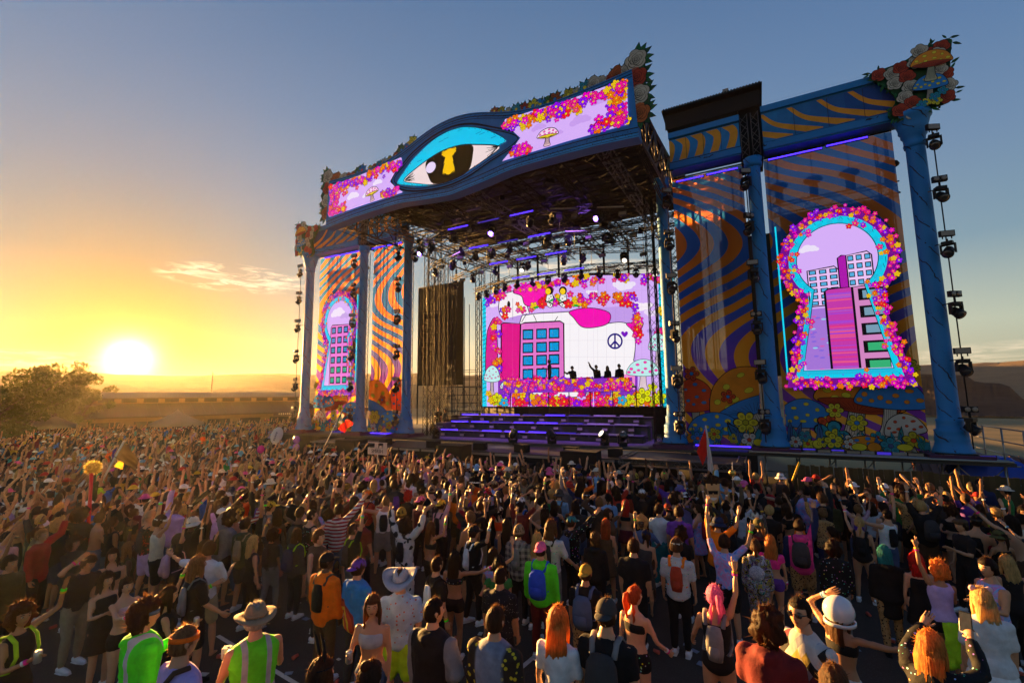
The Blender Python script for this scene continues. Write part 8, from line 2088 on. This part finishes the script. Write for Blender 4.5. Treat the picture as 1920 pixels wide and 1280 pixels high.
# ------------------------------------------------------------------ the far crowd: too many and too small to pick apart
def low_person(v, seed):
    gg = random.Random(seed); J = skeleton(v); sx = v['sex']; out = []
    def add(p, tint): out.append((p[0], p[1], tint))
    T = TOR_F if sx == 'f' else TOR_M
    add(loft([J['sp']((0, 0, z)) for z in (.86, 1.08, 1.30, 1.42, 1.47)], [(.16, .115), (.145, .105), (.185, .12), (.15, .09), (.06, .06)], 8, cap=.2), 'top')
    for n in 'RL':
        a, b, c = J['sh'+n], J['el'+n], J['wr'+n]
        add(loft([a, (a+b)/2], [.058, .052], 6, cap=.3), 'top'); add(loft([(a+b)/2, b, c, c+J['hd'+n]*.10, c+J['hd'+n]*.17], [.042, .040, .028, .040, .016], 6, cap=.3), 'skin')
        add(loft([J['hip'+n], J['kn'+n], J['an'+n]], [.09, .065, .05], 6, cap=.3), 'bot')
    s, f = sphere(10, 8); h = s*[.075, .095, .115]; add((h+J['head'], f), 'skin'); add(loft([J['neck'], J['head']-[0, 0, .06]], [.05, .05], 6), 'skin')
    hs = s*[.086, .108, .128]; m = (s[:, 1] > .35) & (s[:, 2] < .45); hs[m] *= .8; m2 = s[:, 2] < -.4; hs[m2] *= .85; add((hs+J['head']+[0, -.008, .006], f), 'hair')
    if v.get('long'): add(loft([J['head']+[0, -.06, .02], J['head']+[0, -.10, -.12], J['head']+[0, -.10, -.34]], [(.08, .05), (.10, .045), (.06, .02)], 8), 'hair')
    if v.get('lhat'):
        hh = s*[.094, .112, .10]; hh[:, 2] = np.maximum(hh[:, 2], -.01); add((hh+J['head']+[0, 0, .045], f), 'hat')
        k = 14; an = np.arange(k)*2*PI/k; V = np.concatenate([np.stack([np.sin(an)*r*1., np.cos(an)*r*1.1+(0.05 if v['lhat'] == 'cap' else 0), np.full(k, z)], 1) for r, z in ((.08, .05), (.15 if v['lhat'] == 'wide' else .11, .035))])+J['head']; i = np.arange(k); j = (i+1) % k
        add((V, np.stack([i, j, k+j, k+i], 1)), 'hat')
    return out
LOWV = []
for i in range(60):
    v = dict(VARS[i % len(VARS)]); v['long'] = v['sex'] == 'f' and i % 3 != 0
    if i % 3 == 0: v['lhat'] = g.choice(['cap', 'wide'])
    LOWV.append((v, low_person(v, i)))
def far_crowd(spots):
    VV = []; FF = []; CC = []; base = 0; gg = np.random.default_rng(17)
    names = [c for c in COLS if c in CLOTHC]; hats = ['black', 'white', 'white', 'cream', 'red', 'pink', 'yellow', 'navy', 'light_blue']
    for (r, x, y) in spots:
        v, parts = LOWV[gg.integers(len(LOWV))]; sc_ = gg.uniform(.90, 1.05)
        rz = math.atan2(-(0-x)*.55, max(4, 3-y))+gg.normal(0, .5)+(gg.choice([0, 0, 0, 0, 2.]))
        c, s = math.cos(rz), math.sin(rz); R = np.array([[c, -s, 0], [s, c, 0], [0, 0, 1]])
        col = dict(top=CLOTHC[names[gg.integers(len(names))]] if v['top'] != 'bare' else None, bot=CLOTHC[['black', 'denim', 'charcoal', 'khaki'][gg.integers(4)]], skin=list(SKINC.values())[gg.choice(5, p=[.25, .3, .25, .12, .08])], hair=HAIRC[HC[gg.integers(len(HC))]], hat=CLOTHC[hats[gg.integers(len(hats))]])
        if col['top'] is None: col['top'] = col['skin']
        vb = gg.uniform(.8, 1.2)
        for V, F, t_ in parts:
            VV.append((V*sc_)@R.T+[x, y, ground_z(x, y)]); FF.append(F+base); base += len(V); CC.append(np.repeat(np.array([col[t_]])*vb, len(F), axis=0))
    V = np.concatenate(VV); F = np.concatenate(FF); C = np.concatenate(CC)
    t = NT('crowd_cloth'); a = t.node('ShaderNodeVertexColor'); a.layer_name = 'Col'; n = t.noise(14, 3, t.coord()); c = t.mix(1., a.outputs[0], t.ramp(n, [(.3, (.7,)*3), (.7, (1.15,)*3)]), 'MULTIPLY')
    m = t.done(t.pbr(c, .75, 0, t.bump(n, .5, .03), .2))
    tri = F[:, 2] == F[:, 3]
    me = mesh_np('crowd', V, faces_list(F), [m], None, C, True); return me
o = link('crowd', far_crowd(SPOTS[NIND:])); tag(o, 'dense distant crowd facing the stage in evening light', 'crowd', None, 'stuff')
print('PEOPLE', NEAR, len(SPOTS), len(PEOPLE))
# ------------------------------------------------------------------ performers, crew
ex_jobs = []
def extra(px_, py, Y, z0, rz, label, **k):
    h = k.get('h', 1.75 if k.get('sex') != 'f' else 1.65); k['h'] = h
    P = at_y(px_, py, Y); ex_jobs.append((k, (P[0], Y, z0), math.radians(rz), label))
extra(1030, 672, 3.55, 4.74, 120, 'performer in dark clothes standing on the high riser before the wall', top='tee', tc='black', bc='black', armR='drink', skin='brown', hair='short', hc='black')
for k, (x, sx, aR) in enumerate(((1073, 'm', 'fwd'), (1118, 'm', 'reach'), (1139, 'f', 'down'), (1161, 'm', 'down'))):
    extra(x, 690, 3.75, 4.74, 170, 'performer crouching at the riser table, %s from the left' % ORD[k+1], top='hoodie', tc='black', bc='black', sex=sx, armR=aR, kneel=True, hair='long' if sx == 'f' else 'short', hc='black', skin='tan', hat='' if k else 'cap')
extra(822, 772, 2.6, DECK, 200, 'stage hand in black standing in the left wing', top='tee', tc='black', bc='black', hair='short', hc='brown')
extra(835, 773, 2.2, DECK, 150, 'stage hand with long hair in the left wing', top='hoodie', tc='charcoal', bc='black', sex='f', hair='long', hc='dark_brown')
EX = [plan(j[0], False) for j in ex_jobs]; run_jobs()
for j, (K, J) in zip(ex_jobs, EX): j[0]['shoes'] = 'none'; person(j[0], K, J, j[1], j[2], j[3], 'people on the stage', False)
def by_lm(lm): return next((o, J) for (o, J, j) in PEOPLE if j[7] == lm)
# ------------------------------------------------------------------ phones, cans and cups in hands
CANM = simple('can_metal', (.55, .53, .52), .3, .8, .25, 12); CUPM = simple('paper_cup', (.62, .52, .42), .6)
PHS = simple('phone_glass', (.05, .06, .08), .1, 0, .6, 18, spec=.6)
def can(lm, n, label, mat=CANM, r=.030, h=.13, cat='can', nm='drink_can'):
    o, J = by_lm(lm); p = at_wrist(o, J, n); rt = empty(nm, p, 0, label, cat); k = 1.15
    mb = MB(); mb.lathe([(r*.86*k, -h*.45), (r*k, -h*.38), (r*k, h*.36), (r*.82*k, h*.46)], n=14); mb.build('body', mat, rt)
    mb = MB(); mb.lathe([(r*.80*k, h*.462), (r*.72*k, h*.45)], n=14); mb.box((0, .006, h*.468), (.012, .02, .003)); mb.build('lid', STEELP, rt)
can('curly hair and neon straps', 'R', 'silver drink can held by the person with neon straps'); can('silver top', 'R', 'pale drink can held before the silver top')
can('white cowboy hat', 'R', 'tall drink can in the hand of the white cowboy hat wearer'); can('brimmed hat and neon vest', 'R', 'tall yellow drink can held beside the neon vest', simple('can_yellow', (.6, .42, .08), .35, .5))
can('brimmed hat and neon vest', 'L', 'brown paper cup held by the neon vest wearer', CUPM, .042, .11, 'cup', 'paper_cup'); can('long black hair with can', 'R', 'silver drink can held below the long black hair')
can('bright red hair', 'R', 'tan paper cup held by the bright red haired person', CUPM, .040, .14, 'cup', 'paper_cup'); can('raised two fingers', 'R', 'tan drink can held at the waist of the two-finger raiser', CUPM)
def phone(lm, n, label, face=0.):
    o, J = by_lm(lm); p = at_wrist(o, J, n, .10); rt = empty('phone', p+Vector((0, 0, .04)), o.rotation_euler[2]+face, label, 'phone'); rt.rotation_euler[0] = -.15
    mb = MB(); mb.box((0, 0, 0), (.078, .010, .155)); mb.build('case', BLACK, rt); mb = MB(); mb.box((0, -.0062, 0), (.070, .002, .142)); mb.build('screen', PHS, rt)
phone('white space helmet', 'R', 'phone held out at arm length for a selfie', .5); phone('orange hair with phone', 'R', 'phone raised before the orange haired person at the bottom'); phone('phone held in both hands', 'R', 'phone raised by the crop top wearer at the right edge'); phone('auburn ponytail', 'L', 'phone looked at by the auburn ponytail wearer')
# lime jacket knotted round a waist
o, J = by_lm('raised two fingers'); V, Fs = cloth_grid(-.16, .10, .34, .98, 0, 10, 16, .03, 2)
V = [(v[0]*(1.15-.25*(v[2]-.34)), -.17-.05*math.sin((v[2]-.34)*4)+v[1], v[2]) for v in V]; c = link('tied_jacket', mesh_np('tied_jacket', V, Fs, [None], smooth=True), o); setmat(c, cloth('lime'))
md = c.modifiers.new('thick', 'SOLIDIFY'); md.thickness = .02
# lettering on the lavender t-shirt
def text(body, size, parent, loc, rotn, mat, nm='lettering', ext=.002):
    cu = bpy.data.curves.new(nm, 'FONT'); cu.body = body; cu.size = size; cu.extrude = ext; cu.align_x = 'CENTER'; cu.align_y = 'CENTER'
    q = bpy.data.objects.new(nm, cu); COL.objects.link(q); q.parent = parent; q.location = loc; q.rotation_euler = rotn; cu.materials.append(mat); cu.shear = .25 if ext < .003 else 0
    dg = bpy.context.evaluated_depsgraph_get(); me = bpy.data.meshes.new_from_object(q.evaluated_get(dg)); bpy.data.objects.remove(q)
    q = link(nm, me, parent); q.location = loc; q.rotation_euler = rotn; return q
INKM = simple('black_ink', (.012, .01, .012), .7)
o, J = by_lm('orange bandana'); text('The Fl   s', .060, o, (0, -.160, 1.32), (PI/2, .25, 0), INKM)
V_, F_ = loft([(-.15, -.10, 1.02), (-.06, -.165, 1.16), (.05, -.160, 1.36), (.10, -.08, 1.475), (.11, .03, 1.47)], [(.022, .008)]*5, 6); c = link('sling_strap', mesh_np('sling_strap', V_, faces_list(F_), [None], None, None, True), o); setmat(c, cloth('brown'))
# ------------------------------------------------------------------ flags, totems and signs over the crowd
def ground_of(x, y, z): return at_z(x, y, z)
def pole_thing(name, label, cat, base, tip, r, mat):
    base = np.array(base, float); rt = empty(name, tuple(base), 0, label, cat); mb = MB(); mb.tube((0, 0, 0), tuple(np.array(tip)-base), r, 8); mb.build('pole', mat, rt); return rt
POLE = simple('pale_pole', (.55, .50, .44), .5); REDF = fabric('red_flag_cloth', (.75, .03, .015), .45); WHF = fabric('white_flag_cloth', (.70, .66, .60), .4); GRF = fabric('green_flag_cloth', (.03, .16, .04), .4); BRF = fabric('dark_flag_cloth', (.06, .045, .025), .2)
def flag_cloth(rt, P, mat, nm='cloth', n=10, wob=.08, seed=1):
    """quad of four world points (relative to rt) with folds"""
    P = [np.array(p, float)-np.array(rt.location) for p in P]; V = []; nv = np.cross(P[1]-P[0], P[3]-P[0]); nv /= np.linalg.norm(nv)
    for j in range(n+1):
        for i in range(n+1):
            u, v = i/n, j/n; p = P[0]*(1-u)*(1-v)+P[1]*u*(1-v)+P[2]*u*v+P[3]*(1-u)*v
            V.append(p+nv*wob*(math.sin(u*7+v*3+seed)*.6+mnoise.noise(Vector((u*3, v*3, seed))))*(.2+u))
    Fs = [(j*(n+1)+i, j*(n+1)+i+1, (j+1)*(n+1)+i+1, (j+1)*(n+1)+i) for j in range(n) for i in range(n)]
    return link(nm, mesh_np(nm, V, Fs, [mat], smooth=True), rt)
Yr = -7.6
W = lambda x, y, Y=Yr: at_y(x, y, Y)
rt = pole_thing('flag', 'red and white flag on a pale pole before the right inner banner', 'flag', (*W(1345, 905)[:2], .9), W(1323, 797), .022, POLE)
flag_cloth(rt, [W(1323, 803), W(1326, 840), W(1327, 868), W(1323, 830)], REDF, 'red_cloth', wob=.04); flag_cloth(rt, [W(1322, 803), W(1306, 846), W(1318, 872), W(1326, 850)], REDF, 'red_cloth', wob=.06, seed=4); flag_cloth(rt, [W(1324, 806), W(1332, 845), W(1336, 887), W(1327, 880)], WHF, 'white_cloth', wob=.05, seed=2)
Yl = -7.2; L_ = lambda x, y: at_y(x, y, Yl)
rt = pole_thing('flag', 'green, white and red flag on a thin pole before the left wing', 'flag', (*L_(592, 862)[:2], .9), L_(642, 768), .025, POLE)
flag_cloth(rt, [L_(642, 768), L_(640, 785), L_(631, 796), L_(636, 780)], GRF, 'green_cloth', wob=.06); flag_cloth(rt, [L_(641, 772), L_(646, 780), L_(640, 794), L_(634, 792)], WHF, 'white_cloth', wob=.06, seed=3); flag_cloth(rt, [L_(638, 796), L_(652, 786), L_(661, 793), L_(645, 812)], REDF, 'red_cloth', wob=.10, seed=5); flag_cloth(rt, [L_(638, 797), L_(634, 803), L_(640, 808), L_(646, 810)], REDF, 'red_cloth', wob=.05, seed=6)
K_ = lambda x, y: at_r(x, y, 20.)
rt = pole_thing('flag', 'brown see-through flag drooping from a slanted pole at the left', 'flag', (*K_(178, 935)[:2], 1.3), K_(233, 826), .03, POLE)
flag_cloth(rt, [K_(232, 828), K_(262, 862), K_(254, 882), K_(214, 856)], BRF, wob=.3); flag_cloth(rt, [K_(222, 864), K_(232, 866), K_(230, 880), K_(214, 874)], fabric('amber_cloth', (.7, .42, .04), .5), 'amber_tassel', wob=.1)
# square sign held up on a stick: cut-out letters
Sg = lambda x, y: at_y(x, y, -9.2)
a, b = Sg(691, 828), Sg(726, 854); c = (a+b)/2; w, h = abs(b[0]-a[0]), abs(a[2]-b[2])
rt = pole_thing('hand_sign', 'pale cut-out sign reading SMASH held up on a stick', 'sign', (c[0], c[1], 1.2), (c[0], c[1], c[2]+h/2), .02, POLE); rl = np.array(c)-np.array(rt.location)
mb = MB()
for (x, z, ww, hh) in ((0, h*.47, w, h*.06), (0, -h*.20, w, h*.50), (w*.40, h*.2, w*.18, h*.5), (-w*.06, h*.2, w*.16, h*.5), (w*.16, h*.12, w*.1, h*.2)): mb.box((rl[0]+x, rl[1]-.02, rl[2]+z), (ww, .02, hh))
mb.build('board', simple('sign_card', (.60, .50, .42), .7), rt); text('SMASH', h*.40, rt, (rl[0], rl[1]-.034, rl[2]-h*.2), (PI/2, 0, 0), INKM, ext=.003)
Ov = lambda x, y: at_r(x, y, 30.)
c = Ov(519, 816); rt = pole_thing('oval_sign', 'white oval sign with dark writing held up on a stick', 'sign', (*Ov(512, 850)[:2], 1.2), Ov(514, 828), .02, POLE); rl = np.array(c)-np.array(rt.location)
M = Matrix.Rotation(math.radians(58), 3, 'Z') @ Matrix.Rotation(math.radians(16), 3, 'Y')
mb = MB(); mb.lathe([(.0, -.015), (.5, -.015), (.5, .015), (.0, .015)], n=28, M=(M @ Matrix.Diagonal((.62, 1, .98)) @ Matrix.Rotation(PI/2, 3, 'X')), c=rl); mb.build('board', simple('oval_white', (.70, .66, .62), .6, var=.1), rt)
mb = MB()
for k in range(5):
    for (dx, dz, w_, h_) in ((-.03, 0, .02, .075), (.03, 0, .02, .075), (0, .03, .06, .018), (0, -.03 if k % 2 else 0, .06, .018)): mb.box(rl+np.array(M @ Vector((dx-.06, -.03, -.28+k*.105+dz))), (w_, .006, h_), M=M)
mb.build('dark_writing', INKM, rt)
T_ = lambda x, y: at_r(x, y, 14.5)
rt = pole_thing('totem_pole', 'red pole topped by a fluffy yellow and white ball at the left', 'totem', (*T_(165, 1010)[:2], .9), T_(172, 878), .035, simple('red_tube', (.75, .03, .03), .4)); c = np.array(T_(174, 876))-np.array(rt.location)
gq = np.random.default_rng(3); mb = MB(); mb.ball(c, .12, 12)
for k in range(240):
    d = unit(gq.normal(size=3)); e = unit(np.cross(d, gq.normal(size=3)))*.02; p = c+d*.11; mb.add([p-e, p+e, p+d*.075], [(0, 1, 2)])
mb.build('fluffy_ball', fabric('yellow_tinsel', (.72, .55, .12), .4), rt)
G_ = lambda x, y: at_r(x, y, 11.8)
rt = pole_thing('face_totem', 'cut-out face with dark curls and sunglasses on a yellow stick', 'totem', (*G_(1349, 1040)[:2], .8), G_(1337, 940), .022, simple('yellow_stick', (.65, .38, .04), .5)); c = np.array(G_(1337, 922))-np.array(rt.location)
fw = Matrix.Rotation(.38, 3, 'Z'); fp = Paint(lambda u, v, d: tuple(c+np.array(fw @ Vector((u, -d, v)))), .0015)
face = smooth_closed([(-.12, .22), (.12, .22), (.13, 0), (.10, -.18), (0, -.27), (-.10, -.18), (-.13, 0)], 3); slab(fp, face, .03, (.3, .2, .1)); fp.poly(face, (.62, .36, .16))
fp.poly(smooth_closed([(-.18, .20), (-.14, .34), (0, .38), (.15, .34), (.18, .2), (.08, .19), (-.08, .19)], 3), (.03, .015, .01)); fp.poly([(-.11, .03), (.11, .03), (.10, -.05), (.02, -.05), (0, -.01), (-.02, -.05), (-.10, -.05)], INK); fp.poly(smooth_closed([(-.08, -.13), (.08, -.13), (0, -.19)], 3), (.7, .65, .6)); fp.poly([(-.015, -.02), (.02, -.08), (-.02, -.08)], (.5, .25, .1))
fp.build('face_board', PRB, rt); mb = MB()
for k in range(30): mb.ball(c+np.array(fw @ Vector((gq.normal()*.08, .03, .27+gq.normal()*.05))), .045, 8)
mb.build('curls', HRM['dark_brown'], rt)
rt = pole_thing('mirror_ball_stick', 'small gold mirror ball on a thin stick near the fence corner', 'totem', (*W(1374, 925)[:2], 1.), W(1373, 866), .012, POLE); c = np.array(W(1373, 886))-np.array(rt.location); mb = MB(); mb.ball(c, .11, 14); mb.build('gold_ball', simple('gold_foil', (.65, .38, .08), .25, .8, .4, 30, .4), rt)
for k, (x, y, cc, nm) in enumerate(((556, 824, (.30, .10, .45), 'upper purple balloon floating over the left crowd'), (555, 838, (.45, .16, .50), 'lower purple balloon floating over the left crowd'), (489, 842, (.75, .02, .30), 'magenta balloon over the crowd near the oval sign'))):
    p = at_r(x, y, 26.); rt = empty('balloon', (p[0], p[1], p[2]), 0, nm, 'balloon'); mb = MB(); mb.ball((0, 0, 0), .17, 14, (1, 1, 1.2)); mb.build('skin', simple('balloon_%d' % k, cc, .25, spec=.5), rt); mb = MB(); mb.tube((0, 0, -.2), (.02, 0, -1.0+0*p[2]), .006, 5); mb.build('string', POLE, rt)
rt = pole_thing('foam_stick', 'long yellow foam stick leaning by the fence corner', 'stick', W(1484, 905, -7.2), W(1499, 866, -7.2), .03, simple('yellow_foam', (.65, .42, .03), .7))

# phones held up by people further back
kk = 0
for (o, J, j) in PEOPLE:
    if j[7] is None and j[0]['armR'] == 'phone' and kk < 16:
        kk += 1; rt = empty('phone', at_wrist(o, J, 'R', .10)+Vector((0, 0, .04)), o.rotation_euler[2], 'phone raised by the '+' '.join(j[3].replace(',', '').split()[:10]), 'phone', 'phones held up in the crowd')
        mb = MB(); mb.box((0, 0, 0), (.078, .010, .155)); mb.build('case', BLACK, rt); mb = MB(); mb.box((0, -.0062, 0), (.070, .002, .142)); mb.build('screen', PHS, rt)
# trodden cups and paper on the tarmac
gl = np.random.default_rng(8); mb = MB()
for k in range(150):
    p = on_ground(gl.uniform(0, 1920), gl.uniform(1040, 1290)); a = gl.uniform(0, 6.28); s_ = gl.uniform(.03, .07); mb.cur = k % 3
    if k % 3: mb.box((p[0], p[1], p[2]+.012), (s_*2, s_*1.4, .008), a)
    else: mb.tube((p[0], p[1], p[2]+.035), (p[0]+math.cos(a)*.1, p[1]+math.sin(a)*.1, p[2]+.035), .032, 8, .024)
tag(mb.build('litter', [simple('trodden_cup', (.55, .10, .06), .6), simple('trodden_paper', (.5, .46, .40), .8), simple('trodden_wrapper', (.20, .24, .30), .5)]), 'scattered cups and paper scraps trodden on the tarmac', 'litter', None, 'stuff')
# ------------------------------------------------------------------ the dusty evening air
mb = MB(); mb.box((CAM[0], CAM[1], 10.5), (1200, 1200, 37.)); o = mb.build('haze', [])
o['kind'] = 'stuff'
t = NT('haze_air'); v = t.node('ShaderNodeVolumePrincipled'); v.inputs['Color'].default_value = (1., .88, .68, 1); v.inputs['Density'].default_value = HAZE_D; v.inputs['Anisotropy'].default_value = HAZE_G
t.l.new(v.outputs[0], t.out.inputs['Volume']); o.data.materials.append(t.m)
